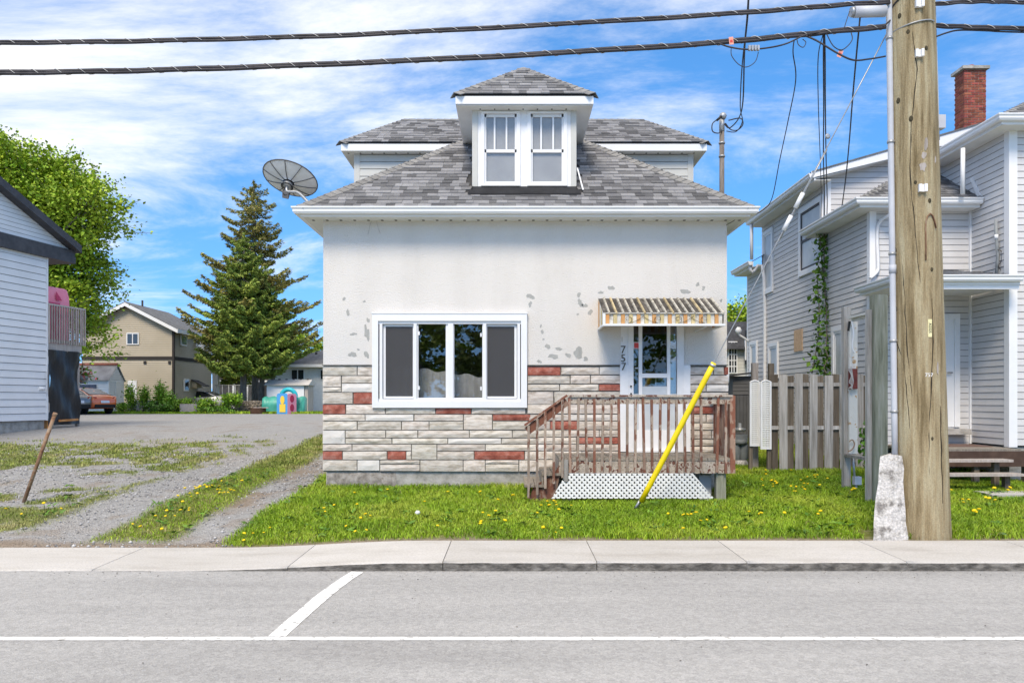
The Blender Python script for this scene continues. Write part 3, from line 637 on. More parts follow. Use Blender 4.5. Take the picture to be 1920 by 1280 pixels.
# upper storey ---------------------------------------------------------------
UY = 15.5; UX0, UX1 = PX(664,UY), PX(1300,UY); UZ0, UZ1 = 4.4, PZ(283,15.3)
upper = MB().box(UX0+.01, UX1-.01, UY+.012, 19.4, UZ0, UZ1).build('upper_wall', M['sidshade'], house)
board_prof = MB().add([(0,0,0),(1,0,0),(1,1,0),(0,1,0),(0,0,1),(1,0,1),(1,.12,1),(0,.12,1)], [])
def board_mesh(mat):  # gap left at the board's foot draws a shadow line
    # x length 0..1, y outward 0..1, z height 0..1 (lapped: thick at the bottom, thin at the top)
    return MB().add([(0,0,.075),(1,0,.075),(1,1,.075),(0,1,.075),(0,1,.16),(1,1,.16),(0,.45,.985),(1,.45,.985),(0,0,.985),(1,0,.985)],
      [(0,3,2,1),(3,4,5,2),(4,6,7,5),(6,8,9,7),(0,1,9,8),(0,8,6,4,3),(1,2,5,7,9)]).mesh('siding_board', M[mat])
BM = {}
def boards(parent, p0, p1, z0, z1, expo, mat, rng=None, th=.016, name='siding_board', skip=None):
    """rows of lapped boards from p0 to p1 (xy); outward is to the right of p0->p1"""
    if mat not in BM: BM[mat] = board_mesh(mat)
    p0 = Vector((p0[0], p0[1], 0)); p1 = Vector((p1[0], p1[1], 0)); t = (p1-p0); L = t.length; t.normalize(); n = Vector((t.y, -t.x, 0))
    z = z0
    while z < z1-.015:
        h = min(expo, z1-z); segs = [(0, L)]
        if rng: segs = [rng(z+h*.6)]
        for a, b in segs:
            if b-a < .05: continue
            m = Matrix.Identity(4); o = p0+t*a+Vector((0,0,z))
            for c, vec in enumerate((t*(b-a), n*th, Vector((0,0,h*1.02)), o)):
                for r in range(3): m[r][c] = vec[r]
            inst(BM[mat], name, m, parent)
        z += expo
boards(upper, (UX0+.1, UY+.01), (UX1-.1, UY+.01), PZ(345,UY), UZ1-.015, .105*1.35, 'siduw')
for x0 in (UX0, UX1-.11): MB().box(x0, x0+.11, UY-.012, UY+.1, UZ0, UZ1).build('corner_post', M['siduw'], house)
uo = .21; ux0, ux1, uy0 = UX0-uo, UX1+uo, UY-uo; uz = PZ(267,15.29)
MB().box(ux0, ux1, uy0, uy0+.025, UZ1, uz-.012).build('fascia', M['white'], house)
for s in (0, 1):
    a = ux0 if s == 0 else ux1-.025
    MB().box(a, a+.025, uy0+.025, 19.6, UZ1, uz-.012).build('fascia', M['white'], house)
us = MB().box(ux0+.025, ux1-.025, uy0+.025, 19.6, UZ1+.001, UZ1+.012).build('soffit', M['soffit'], house)
x = UX0-.1
while x < UX1+.1:
    MB().box(x-.015, x+.015, UY-.07, UY-.03, UZ1-.003, UZ1+.001).build('vent_slot', M['vent'], us); x += .23
US, UR, UI = 1.5, .955, 1.0         # run, rise, side inset of the upper hip
A = [(ux0,uy0,uz),(ux1,uy0,uz),(ux1-UI,uy0+US,uz+UR),(ux0+UI,uy0+US,uz+UR)]
rm = MB(); tri_prism(rm, A); tri_prism(rm, [(ux0,uy0,uz),(ux0+UI,uy0+US,uz+UR),(ux0+UI,18.1,uz+UR),(ux0,19.6,uz)]); tri_prism(rm, [(ux1,uy0,uz),(ux1,19.6,uz),(ux1-UI,18.1,uz+UR),(ux1-UI,uy0+US,uz+UR)])
tri_prism(rm, [(ux0+UI,uy0+US,uz+UR),(ux1-UI,uy0+US,uz+UR),(ux1-UI,18.1,uz+UR),(ux0+UI,18.1,uz+UR)]); tri_prism(rm, [(ux0+UI,18.1,uz+UR),(ux1-UI,18.1,uz+UR),(ux1,19.6,uz),(ux0,19.6,uz)])
uroof = rm.build('upper_roof', M['under'], house)
ul = math.hypot(US, UR); v2 = Vector((0, US/ul, UR/ul))
sh.plane((ux0, uy0-.02, uz), U, v2, ul, lambda t: (UI*t/ul, (ux1-ux0)-UI*t/ul), .135, hole=lambda p: PX(880,14)-.35 < p.x < PX(1085,14)+.1 and False, prio=5)
caps((ux0-.02,uy0-.02,uz), (ux0+UI,uy0+US,uz+UR), uroof, .13); caps((ux1+.02,uy0-.02,uz), (ux1-UI,uy0+US,uz+UR), uroof, .13); caps((ux0+UI,uy0+US,uz+UR), (ux1-UI,uy0+US,uz+UR), uroof, .13)
# dormer ---------------------------------------------------------------------
dz0, dz1 = PZ(352,DY), PZ(196,12.95)
dorm = wall_holes(DW0, DW1, dz0-.12, dz1, [(PX(903,DY),PX(973,DY),PZ(347,DY),PZ(212,DY)), (PX(990,DY),PX(1061,DY),PZ(347,DY),PZ(212,DY))], DY, DY+.1)
dorm.box(DW0, DW0+.08, DY+.1, 15.6, dz0-.3, dz1); dorm.box(DW1-.08, DW1, DY+.1, 15.6, dz0-.3, dz1); dorm.box(DW0+.08, DW1-.08, 14.2, 14.25, dz0-.3, dz1)
dormer = dorm.build('dormer', M['whitew'], house, label='front dormer with two sash windows and small hip roof')
for (a, b) in ((DW0-.005, DW0+.085), (DW1-.085, DW1+.005)): MB().box(a, b, DY-.022, DY-.001, dz0-.01, dz1).build('corner_post', M['siduw'], dormer)
do = .262; dex0, dex1, dey = DW0-do, DW1+do, DY-do; dez = PZ(177,12.94)
MB().box(dex0+.02, dex1-.02, dey, dey+.02, PZ(195,12.94), dez-.01).build('dormer_fascia', M['white'], dormer)
for s in (0, 1):
    a = dex0 if s == 0 else dex1-.02
    MB().box(a, a+.02, dey, 15.7, PZ(195,12.94), dez-.01).build('dormer_fascia', M['white'], dormer)
ds = MB().box(dex0+.02, dex1-.02, dey+.02, DY, dz1-.012, dz1).box(dex0+.02, DW0, DY, 15.6, dz1-.012, dz1).box(DW1, dex1-.02, DY, 15.6, dz1-.012, dz1).build('dormer_soffit', M['soffit'], dormer)
for i in range(7):
    x = DW0+.13+i*.235; MB().box(x-.01, x+.01, DY-.09, DY-.05, dz1-.016, dz1-.0125).build('vent_slot', M['vent'], dormer)
DH = (dex1-dex0)/2; DS = .79; da = math.atan(DS); dap = (DC, dey+DH, dez+DH*DS)
rm = MB(); tri_prism(rm, [(dex0,dey,dez),(dex1,dey,dez),dap]); tri_prism(rm, [(dex0,dey,dez),dap,(DC,16.6,dap[2]),(dex0,16.6,dez)]); tri_prism(rm, [(dex1,dey,dez),(dex1,16.6,dez),(DC,16.6,dap[2]),dap])
droof = rm.build('dormer_roof', M['under'], house)
sh.plane((dex0, dey-.02, dez), U, (0,math.cos(da),math.sin(da)), DH/math.cos(da), lambda t: (t*math.cos(da), 2*DH-t*math.cos(da)), .135, prio=7)
caps((dex0-.02,dey-.02,dez), dap, droof, .12); caps((dex1+.02,dey-.02,dez), dap, droof, .12)
sh.emit(roofo)
MB().prism([(DW0-.0, DY-.026, dz0+.015),(DW1+.0, DY-.026, dz0+.015),(DW1+.07, DY-.21, EZ+SL*(DY-.21-EY)+.055),(DW0-.07, DY-.21, EZ+SL*(DY-.21-EY)+.055)], (0,-.004,-.02)).build('flashing', M['flash'], dormer)
for s in (-1, 1):
    xx = DW0-.002 if s < 0 else DW1+.002; y1 = 15.0
    MB().prism([(xx, DY-.12, EZ+SL*(DY-.12-EY)-.02),(xx, y1, EZ+SL*(y1-EY)-.02),(xx, y1, EZ+SL*(y1-EY)+.09),(xx, DY-.12, EZ+SL*(DY-.12-EY)+.09)], (s*.006,0,0)).build('flashing', M['flash'], dormer)
mb = MB(); xx = DW1+.01
mb.prism([(xx+.0, DY-.02, dz0+.32),(xx+.02, DY-.02, dz0+.32),(xx+.11, DY-.10, dz0-.06),(xx+.085, DY-.10, dz0-.06)], (0,-.006,0)); mb.build('flashing', M['white'], dormer)
def sash(parent, x0, x1, y0, y1, d, muntins, name='window'):
    a, b, z0, z1 = PX(x0,d), PX(x1,d), PZ(y1,d), PZ(y0,d); fw = .05; zm = z0+(z1-z0)*.475
    mb = MB(); yo = d-.015
    mb.box(a-.03, b+.03, yo-.02, d+.004, z1, z1+.03).box(a-.03, b+.03, yo-.025, d+.004, z0-.03, z0)
    mb.box(a-.03, a+fw-.02, yo-.012, d+.05, z0, z1).box(b-fw+.02, b+.03, yo-.012, d+.05, z0, z1)
    win = mb.build(name, M['white'], parent)
    s1 = MB().box(a+.03, b-.03, d+.012, d+.05, zm-.02, zm+.03).box(a+.03, b-.03, d+.012, d+.05, z1-.045, z1).box(a+.03, b-.03, d+.005, d+.045, z0, z0+.05)
    s1.box(a+.03, a+.06, d+.012, d+.05, z0, z1).box(b-.06, b-.03, d+.012, d+.05, z0, z1); s1.build('sash_frame', M['white'], win)
    for i in range(1, muntins):
        xx = a+(b-a)*(i/muntins); MB().box(xx-.014, xx+.014, d+.01, d+.04, zm+.03, z1-.04).build('muntin', M['white'], win)
    MB().box(a+.05, b-.05, d+.028, d+.031, zm, z1-.03).build('pane', M['glassd'], win); MB().box(a+.05, b-.05, d+.034, d+.037, z0+.04, zm).build('pane', M['glassd'], win)
    MB().box(a+.02, b-.02, d+.055, d+.060, z0, z1).build('blind', M['blind'], win)
    return win
sash(dormer, 905, 972, 214, 346, DY, 3); sash(dormer, 992, 1060, 214, 346, DY, 3)
# picture window ---------------------------------------------------------------
mb = MB(); d = HY; a, b, z0, z1 = PX(699,d), PX(988,d), PZ(764,d), PZ(589,d); ai, bi, zi0, zi1 = WIN
mb.box(a, b, d-.075, d, zi1-.02, z1).box(a, b, d-.075, d, z0, zi0+.02).box(a, ai+.02, d-.074, d, zi0+.02, zi1-.02).box(bi-.02, b, d-.074, d, zi0+.02, zi1-.02)
mb.box(a-.01, b+.01, d-.085, d-.002, z1, z1+.014)
pw = mb.build('window', M['white'], house, label='wide four-pane picture window with white trim')
fr = MB(); xs = [PX(v,d) for v in (711,717,779,845.5,909,970,977)]; y0, y1 = d-.045, d+.08
fr.box(ai+.021, bi-.021, y0, y1, zi1-.065, zi1-.021).box(ai+.021, bi-.021, y0, y1, zi0+.021, zi0+.065)
for v, w in ((715,.045),(779,.05),(845,.085),(909,.05),(972.5,.045)): fr.box(PX(v,d)-w/2, PX(v,d)+w/2, y0, y1, zi0+.065, zi1-.065)
fr.build('window_frame', M['white'], pw)
for i, (x0, x1, yy0, yy1) in enumerate(((723,774,612,743),(784.5,836,606.5,745.5),(851.5,904.5,606.5,745.5),(913.5,964.5,612,743))):
    p0, p1, q0, q1 = PX(x0,d), PX(x1,d), PZ(yy1,d), PZ(yy0,d); s = MB(); e = .03
    ox0, ox1 = (PX(718.5,d), PX(775.5,d)) if i == 0 else (PX(782.5,d), PX(840,d)) if i == 1 else (PX(850,d), PX(906,d)) if i == 2 else (PX(912,d), PX(969,d))
    yb = d-.02 if i in (1,2) else d+.005
    s.box(ox0, p0, yb, d+.06, q0-.03, q1+.03).box(p1, ox1, yb, d+.06, q0-.03, q1+.03).box(p0, p1, yb, d+.06, q1, q1+.03).box(p0, p1, yb, d+.06, q0-.03, q0)
    sf = s.build('sash_frame', M['white'], pw)
    MB().box(p0-.005, p1+.005, d+.03, d+.034, q0-.005, q1+.005).build('pane', M['glass'], pw)
    if i in (0, 3): MB().box(p0-.004, p1+.004, d+.012, d+.0135, q0-.004, q1+.004).build('insect_screen', M['screen'], pw)
for (x, y) in ((786,625),(786,727),(902,628),(902,728)): MB().box(PX(x,d)-.012, PX(x,d)+.012, d-.04, d-.012, PZ(y,d)-.03, PZ(y,d)+.03).build('latch', M['white'], pw)
# rooms behind the glass
mb = MB(); zfl = .9
mb.box(HX0+.25, HX1-.25, 16.5, 16.55, zfl, 3.6).box(HX0+.2, HX0+.25, HY+.23, 16.5, zfl, 3.6).box(HX1-.25, HX1-.2, HY+.23, 16.5, zfl, 3.6).box(HX0+.2, HX1-.2, HY+.23, 16.5, zfl-.05, zfl).box(HX0+.2, HX1-.2, HY+.23, 16.5, 3.6, 3.65)
mb.box(PX(1155,13), PX(1160,13), HY+.23, 16.4, zfl, 3.6)
mb.build('room', M['dark'], house)
MB().add([(PX(a_,d_), d_, z_) for a_, d_, z_ in [(x_, 13.34+.03*math.sin(i*1.9), z) for i, x_ in enumerate(np.linspace(712,905,40)) for z in (1.35, 2.36-.22*(i/39)+.02*math.sin(i*.8))]], [(2*i,2*i+2,2*i+3,2*i+1) for i in range(39)], True).build('curtain', M['fabric'], house)
def armchair(x, y, z, r, h, mat, name, label):
    root = empty(name, (x,y,z), label, 'chair'); mb = MB(); n = 14; V = []
    for i in range(n+1):
        a = math.pi*(1.0+i/n)*1.0+math.pi; hh = h*(.62+.38*math.sin(math.pi*i/n))
        for rr, zz in ((r, .3*h), (r, hh), (r-.09, hh), (r-.09, .3*h)): V.append((x+math.cos(a)*rr, y+math.sin(a)*rr*.9, z+zz))
    F = [(i*4+j, (i+1)*4+j, (i+1)*4+(j+1)%4, i*4+(j+1)%4) for i in range(n) for j in range(4)]+[(0,1,2,3),(n*4+3,n*4+2,n*4+1,n*4)]
    mb.add(V, F, True).build('backrest', mat, root)
    MB().lathe([(r*.9,.0),(r*.96,.06),(r*.96,.14),(r*.88,.2)], (x,y,z+.28*h), n=20).build('seat', mat, root)
    for sx in (-1,1):
        for sy in (-1,1): MB().tube([(x+sx*r*.55, y+sy*r*.5, z),(x+sx*r*.6, y+sy*r*.55, z+.32*h)], .025).build('leg', M['fabric'], root)
armchair(PX(800,13.9), 13.9, zfl, .52, 1.0, M['fabric'], 'armchair', 'pale round-backed armchair seen through the left half of the window')
armchair(PX(925,13.8), 13.8, zfl, .38, .95, pmat('wicker', [(.3,.29,.27),(.55,.53,.5)], 40, 3, .8), 'wicker_chair', 'grey wicker chair seen through the right half of the window')
# door ---------------------------------------------------------------------------
d = HY; da_, db_, dzb, dzt = DOOR
tr = MB().box(PX(1162,d), PX(1177,d), d-.062, d, PZ(846,d), ZS+.002).box(PX(1281,d), PX(1293,d), d-.062, d, PZ(846,d), ZS+.002)
tr.box(PX(1164,d), PX(1177,d), d-.02, d, ZS+.002, PZ(604,d)).build('door_trim', M['whitew'], house)
door = MB().box(da_, PX(1187,d), d-.055, d+.06, dzb, dzt).box(PX(1268.5,d), db_, d-.055, d+.06, dzb, dzt).box(PX(1187,d), PX(1268.5,d), d-.054, d+.06, dzt-.04, dzt).box(PX(1187,d), PX(1268.5,d), d-.08, d+.06, dzb, dzb+.03).build('door', M['whitew'], house, label='white front door with narrow sidelights and multi-pane glass')
st = MB()
for x0, x1 in ((1197,1203.5),(1250,1256)): st.box(PX(x0,d), PX(x1,d), d-.04, d+.03, dzb+.03, dzt-.04)
st.box(PX(1203.5,d), PX(1250,d), d-.036, d+.026, PZ(708,d), PZ(700,d)).box(PX(1203.5,d), PX(1250,d), d-.034, d+.026, dzb+.03, PZ(806,d)).box(PX(1187,d), PX(1197,d), d-.03, d+.03, dzb+.03, PZ(806,d)).box(PX(1256,d), PX(1268.5,d), d-.03, d+.03, dzb+.03, PZ(806,d))
st.build('storm_door', M['white'], door)
MB().box(PX(1203.5,d), PX(1250,d), d-.005, d-.001, PZ(700,d), dzt-.04).build('screen', glassmat('screen_glass', (.30,.30,.31), .03), door)
MB().box(PX(1203.5,d), PX(1250,d), d-.004, d, PZ(724,d), PZ(708,d)).build('pane', M['glass'], door)
for xa_, xb_, yt_ in ((1203.5,1250,724),(1187,1197,738),(1256,1268.5,738)): MB().box(PX(xa_,d), PX(xb_,d), d-.012, d-.006, PZ(806,d), PZ(yt_,d)).build('lower_panel', M['blindp'], door)
MB().box(PX(1187,d), PX(1197,d), d-.004, d, PZ(806,d), dzt-.04).build('pane', M['glass'], door); MB().box(PX(1256,d), PX(1268.5,d), d-.004, d, PZ(806,d), dzt-.04).build('pane', glassmat('sidelight_glass', (.75,.77,.78), .12), door)
inner = MB().box(PX(1200,d), PX(1253,d), d+.10, d+.14, dzb+.02, PZ(724,d)).box(PX(1200,d), PX(1207,d), d+.10, d+.14, PZ(724,d), dzt).box(PX(1248,d), PX(1253,d), d+.10, d+.14, PZ(724,d), dzt)
for v in (1214,1232): inner.box(PX(v,d)-.008, PX(v,d)+.008, d+.105, d+.135, PZ(724,d), dzt)
for v in (652,688,722): inner.box(PX(1207,d), PX(1248,d), d+.107, d+.133, PZ(v,d)-.008, PZ(v,d)+.008)
inner.build('inner_door', M['blind'], door)
MB().box(PX(1256,d), PX(1268.5,d), d+.06, d+.065, dzb, dzt).build('sidelight_curtain', M['blind'], door)
MB().box(PX(1190,d), PX(1196,d), d-.02, d-.006, PZ(690,d)-.006, PZ(690,d)+.006).build('sidelight_muntin', M['white'], door)
for y in (724,738): MB().lathe([(.012,0),(.016,.02),(.01,.035)], (PX(1182,d), d-.055, PZ(y,d)), (0,-1,0), 8).build('lock', M['blackm'], door)
st = MB().box(PX(1187.5,d), PX(1197.5,d), d-.038, d-.032, PZ(654,d), PZ(641.5,d)).build('warning_sticker', M['white'], door)
MB().box(PX(1188.4,d), PX(1196.6,d), d-.041, d-.0382, PZ(653,d), PZ(642.5,d)).build('sticker_print', M['redst'], st)
for ch, y in (('7',656),('5',672),('7',688)):
    o = inst(text_mesh(ch, .172, M['num'], .006), 'house_number', Matrix.Translation((PX(1168,d), d-(.03 if y < 680 else .072), PZ(y,d))) @ Matrix.Rotation(math.radians(90), 4, 'X'), house)
inst(text_mesh('1', .12, M['ghost'], .0008), 'number_ghost', Matrix.Translation((PX(1166,d), d-.0215, PZ(637,d))) @ Matrix.Rotation(math.radians(90), 4, 'X'), house)
# awning --------------------------------------------------------------------------
ax0, ax1 = 1.40, 3.25; ay, az, ayf, azf, azb = HY-.01, 3.405, 12.25, 3.09, 2.885
aw = MB().prism([(ax0,ay,az-.02),(ax0+.0,ayf,azf-.02),(ax1,ayf,azf-.02),(ax1,ay,az-.02)], (0,0,-.008)).build('awning', M['aw_w'], house, label='weathered orange, yellow and white striped metal awning over the door')
n = 17; sp = (ax1-ax0)/n; dv = Vector((0, ayf-.03-ay, azf-az-.012))
for i in range(n):
    x = ax0+sp*i
    MB().prism([(x,ay,az-.012),(x+sp*.64,ay,az-.012),(x+sp*.64,ay,az-.006),(x,ay,az-.006)], dv).build('slat', M['aw_d'], aw)
    c = ('aw_r','aw_ry','aw_r','aw_r')[i%4]
    MB().prism([(x+sp*.645,ay,az-.008),(x+sp*.71,ay,az+.016),(x+sp*.93,ay,az+.016),(x+sp*.995,ay,az-.008)], dv).build('rib', M[c], aw)
n = 30; sp = (ax1-ax0-.06)/n
for i in range(n):
    x = ax0+.03+sp*i; c = ('aw_o','aw_w','aw_y','aw_w')[i%4]; pr = .012 if i%2 == 0 else 0
    MB().box(x+.002, x+sp-.002, ayf-.006-pr, ayf+.004, azb+.03, azf-.01).build('valance_panel', M[c], aw)
MB().box(ax0-.01, ax1+.01, ayf-.035, ayf+.02, azb, azb+.032).box(ax0-.012, ax0+.02, ayf+.02, ay, azb, azb+.03).box(ax1-.02, ax1+.012, ayf+.02, ay, azb, azb+.03).build('awning_rail', M['white'], aw)
MB().box(ax0-.004, ax1+.004, ayf-.03, ayf+.006, azf-.022, azf-.004).build('awning_edge', M['aw_w'], aw); MB().box(ax0-.012, ax0+.028, ayf-.032, ayf+.005, azb+.03, azf-.02).build('corner_strip', M['white'], aw)
for s, xx in ((-1, ax0), (1, ax1)):
    for i in range(4):
        t0, t1 = i/4+.01, (i+1)/4-.01; ya, yb = ay+(ayf-ay)*t0, ay+(ayf-ay)*t1; za, zb = az+(azf-az)*t0-.03, az+(azf-az)*t1-.03
        MB().prism([(xx,ya,azb+.03),(xx,yb,azb+.03),(xx,yb,zb),(xx,ya,za)], (.006*-s,0,0)).build('side_panel', M[('aw_o','aw_w','aw_y','aw_w')[i]], aw)
for cx, fl in ((1178,1),(1235,-1),(1272,1),(1322,-1)):
    X0 = PX(cx, 12.2); Zc = (azb+azf)/2+.0; pts = []
    for i in range(22):
        t = i/21; r = .07*(1-t*.75); a = -math.pi/2+t*2*math.pi*1.05
        pts.append((X0+fl*math.cos(a)*r, ayf-.03, Zc+math.sin(a)*r*.9))
    MB().tube(pts, .0035, 5).build('scroll', M['num'], aw); MB().tube(smooth_pts([(X0,ayf-.03,Zc-.063),(X0+fl*.12,ayf-.03,Zc-.03),(X0+fl*.24,ayf-.03,Zc+.05)], 5), .0035, 5).build('scroll', M['num'], aw)
MB().beam((ax1-.28, HY-.01, azb-.02), (ax1-.22, ayf+.25, azb+.01), .02, .02).build('bracket', M['white'], aw)
# small wires and stains on the facade
mb = MB().tube(smooth_pts([P(1118,406,12.97),P(1180,411,12.97),P(1260,413,12.97),P(1330,409,12.97),P(1380,408,12.9),P(1362,422,12.98)]), .006, 5).build('phone_wire', M['black'], house)
for pts in ([(704,405),(695,418),(690,440)],[(706,405),(707,420),(713,438)]): MB().tube(smooth_pts([P(x,y,12.985) for x,y in pts]), .003, 4).build('loose_wire', M['fabric'], house)
def leaf_mesh(C, size, mat, name, updir=.5, aspect=.75, sizes=None, dirs=None):
    C = np.asarray(C, float); n = len(C); r = RNG
    nr = r.normal(size=(n,3)); nr[:,2] = np.abs(nr[:,2])+updir; nr /= np.linalg.norm(nr, axis=1, keepdims=True)
    t = r.normal(size=(n,3)) if dirs is None else np.asarray(dirs, float)+r.normal(size=(n,3))*.25
    t -= nr*(t*nr).sum(1, keepdims=True); t /= np.linalg.norm(t, axis=1, keepdims=True)+1e-9; b = np.cross(nr, t)
    s = (size*r.uniform(.6,1.35,n))[:,None] if sizes is None else np.asarray(sizes)[:,None]
    V = np.stack([C-t*s*.5, C+b*s*.5*aspect-t*s*.05+nr*s*.08, C+t*s*.5, C-b*s*.5*aspect-t*s*.05+nr*s*.08], 1).reshape(-1,3)
    F = np.arange(4*n).reshape(n,4); return np_mesh(name, V, F, mat)
# ------------------------------------------------------------------ porch
PYF = 11.75; px0, px1 = PX(1048,PYF), PX(1372,PYF); PZF = .90
porch = empty('front_porch', ((px0+px1)/2, 12.4, g1(2,12.4)), 'small raised porch with peeling brown picket railing and white lattice skirt', 'porch')
x = px0
i = 0
while x < px1-.02:      # deck boards run out from the wall
    w = .128; MB().box(x+.004, min(x+w, px1)-.002, PYF-.02, HY-.07, PZF-.035+random.uniform(-.003,.003), PZF+random.uniform(-.002,.003)).build('deck_board', M['deckw'], porch); x += w
zb0, zb1 = PZ(887,PYF), PZ(860,PYF)
MB().box(px0, px1-.02, PYF-.01, PYF+.035, zb0, PZF-.037).build('front_joist', M['rail2'], porch)
MB().box(px0, px0+.035, PYF+.036, HY-.07, zb0, PZF-.037).build('side_joist', M['rail2'], porch); MB().box(px1-.055, px1-.02, PYF+.036, HY-.07, zb0, PZF-.037).build('side_joist', M['rail2'], porch)
ztop = PZ(740,PYF)
MB().box(px0+.12-.0, px1-.0, PYF-.045, PYF+.075, ztop-.03, ztop).build('top_rail', M['rail2'], porch)
MB().box(px0+.14, px1-.03, PYF-.012, PYF+.024, PZ(757,PYF), ztop-.032).build('rail_board', M['rail2'], porch)
for i, xp in enumerate([1068+15.35*k for k in range(20)]):
    if abs(xp-1329) < 6: continue
    X = PX(xp, PYF); w = .036; lean = random.uniform(-.012,.012); m = M['rail'] if i % 3 else M['railr']
    MB().beam((X+lean, PYF-.032, PZ(884,PYF)-.01+random.uniform(-.012,.006)), (X-lean, PYF-.032, ztop-.045+random.uniform(-.03,.0)), w, w, Vector((0,1,0))).build('baluster', m, porch)
# corner post and the far side rail
MB().box(px1-.03, px1+.045, PYF-.03, PYF+.05, PZ(884,PYF)-.02, ztop-.01).build('corner_post', M['railr'], porch)
MB().box(px1-.05, px1+.05, PYF+.08, HY-.06, ztop-.03, ztop).build('side_rail', M['railr'], porch); MB().box(px1-.012, px1+.02, PYF+.06, HY-.06, ztop-.14, ztop-.032).build('side_rail_board', M['railr'], porch)
for k in range(9):
    yy = PYF+.14+k*.125; MB().box(px1+.021, px1+.057, yy-.018, yy+.018, zb0, ztop-.05).build('baluster', M['railr'], porch)
# stair on the left, going down sideways
sz = [(.50, 'a'), (.30, 'b')]
for k, (xa, xb, zz) in enumerate(((PX(1016,PYF), PX(1056,PYF), PZ(884,12.0)), (PX(983,PYF), PX(1022,PYF), PZ(905,12.0)))):
    for j in range(2): MB().box(xa+j*(xb-xa)/2+.004, xa+(j+1)*(xb-xa)/2-.004, PYF-.015, HY-.08, zz-.035, zz).build('tread', M['deckw'], porch)
    MB().box(xb-.05, xb-.025, PYF+.0, HY-.08, zz, zz+.16).build('riser', M['deckw'], porch)
gpl = g1(.3, PYF)
MB().prism([(PX(990,PYF), PYF+.03, gpl-.03),(PX(1040,PYF), PYF+.03, gpl-.03),(px0+.02, PYF+.03, PZF-.2),(px0+.02, PYF+.03, PZF-.08),(PX(1038,PYF), PYF+.03, PZ(886,PYF)-.03),(PX(1000,PYF), PYF+.03, PZ(908,PYF)-.03)], (0,.035,0)).build('stringer', M['railr'], porch)
pA, pB = Vector((PX(986,PYF), PYF-.01, PZ(797,PYF))), Vector((PX(1063,PYF), PYF-.01, PZ(741,PYF)))
MB().beam(pA+Vector((-.02,0,.0)), pB+Vector((0,0,0)), .11, .03).build('stair_rail', M['railr'], porch); MB().beam(pA-Vector((-.015,0,.085)), pB-Vector((0,0,.085)), .032, .12).build('stair_rail_board', M['railr'], porch)
for xp, yb, yt in ((991,930,797),(1007,924,784),(1022,912,771),(1038,903,762),(1054,892,749)):
    X = PX(xp, PYF); MB().beam((X, PYF-.05, PZ(yb,PYF)-.02), (X, PYF-.05, PZ(yt,PYF)), .036, .036, Vector((0,1,0))).build('baluster', M['rail'], porch)
MB().box(PX(1057,PYF), PX(1065,PYF), PYF-.06, PYF-.02, PZ(902,PYF), PZ(861,PYF)).build('stair_block', M['fence'], porch)
for X, yy in ((px1-.15, PYF+.08), (px0+.15, PYF+.3), (px0+.15, HY-.3), (px1-.15, HY-.3)): MB().box(X-.07, X+.07, yy-.06, yy+.06, g1(X,yy)-.05, zb0).build('post', M['postg'], porch)
MB().box(px1-.42, px1-.24, PYF+.25, PYF+.30, g1(px1,PYF)-.03, zb0-.05).build('skirt_board', M['conduit'], porch)
# lattice skirt: two layers of diagonal strips clipped to the trapezoid
yl = PYF-.045; zt, zl = PZ(887,yl), PZ(934,yl); tx0, tx1, bx0, bx1 = PX(1062,yl), PX(1299,yl), PX(1034,yl), PX(1339,yl)
def clip_poly(poly, planes):
    for (a, b, c) in planes:
        out = []
        for i in range(len(poly)):
            p, q = poly[i], poly[(i+1)%len(poly)]; dp = a*p[0]+b*p[1]+c; dq = a*q[0]+b*q[1]+c
            if dp >= 0: out.append(p)
            if (dp >= 0) != (dq >= 0): t = dp/(dp-dq); out.append((p[0]+(q[0]-p[0])*t, p[1]+(q[1]-p[1])*t))
        poly = out
        if len(poly) < 3: return []
    return poly
H = zt-zl
def edge_plane(p, q): return (-(q[1]-p[1]), (q[0]-p[0]), (q[1]-p[1])*p[0]-(q[0]-p[0])*p[1])
cor = [(bx0,zl),(bx1,zl),(tx1,zt),(tx0,zt)]; planes = [edge_plane(cor[i], cor[(i+1)%4]) for i in range(4)]
for layer in (0, 1):
    mb = MB(); pitch = .077; sw = .042
    k = bx0-1
    while k < bx1+1:
        dx = H*(1 if layer == 0 else -1)
        pl = clip_poly([(k,zl),(k+sw,zl),(k+sw+dx,zt),(k+dx,zt)], planes)
        if pl: mb.prism([Vector((q[0], yl-layer*.006, q[1])) for q in pl], (0,.005,0))
        k += pitch
    mb.build('lattice_skirt', M['lattice'], porch)
# ------------------------------------------------------------------ satellite dish and service mast
dc = P(543,338,12.95); dish = empty('satellite_dish', P(583,386,12.85), 'grey satellite dish seen from behind, mounted on the left roof corner', 'satellite dish')
ax = Vector((.16,.48,.86)).normalized()
e1 = (Vector((1,0,-.36))-ax*Vector((1,0,-.36)).dot(ax)).normalized(); e2 = ax.cross(e1)
mb = MB(); V = []; nr_, na = 5, 28; a_, b_ = .445, .40
for i in range(nr_+1):
    r = i/nr_
    for j in range(na): t = 2*math.pi*j/na; V.append(dc+e1*(math.cos(t)*r*a_)+e2*(math.sin(t)*r*b_)+ax*(.10*r*r-.06))
F = [(i*na+j, i*na+(j+1)%na, (i+1)*na+(j+1)%na, (i+1)*na+j) for i in range(1,nr_) for j in range(na)]+[(0, na+j, na+(j+1)%na) for j in range(na)]
mb.add(V, F, True); mb.build('reflector', M['dish'], dish)
rim = [dc+e1*(math.cos(2*math.pi*j/na)*a_)+e2*(math.sin(2*math.pi*j/na)*b_)+ax*.04 for j in range(na+1)]
MB().tube(rim, .010, 5, False).build('rim', M['dishd'], dish)
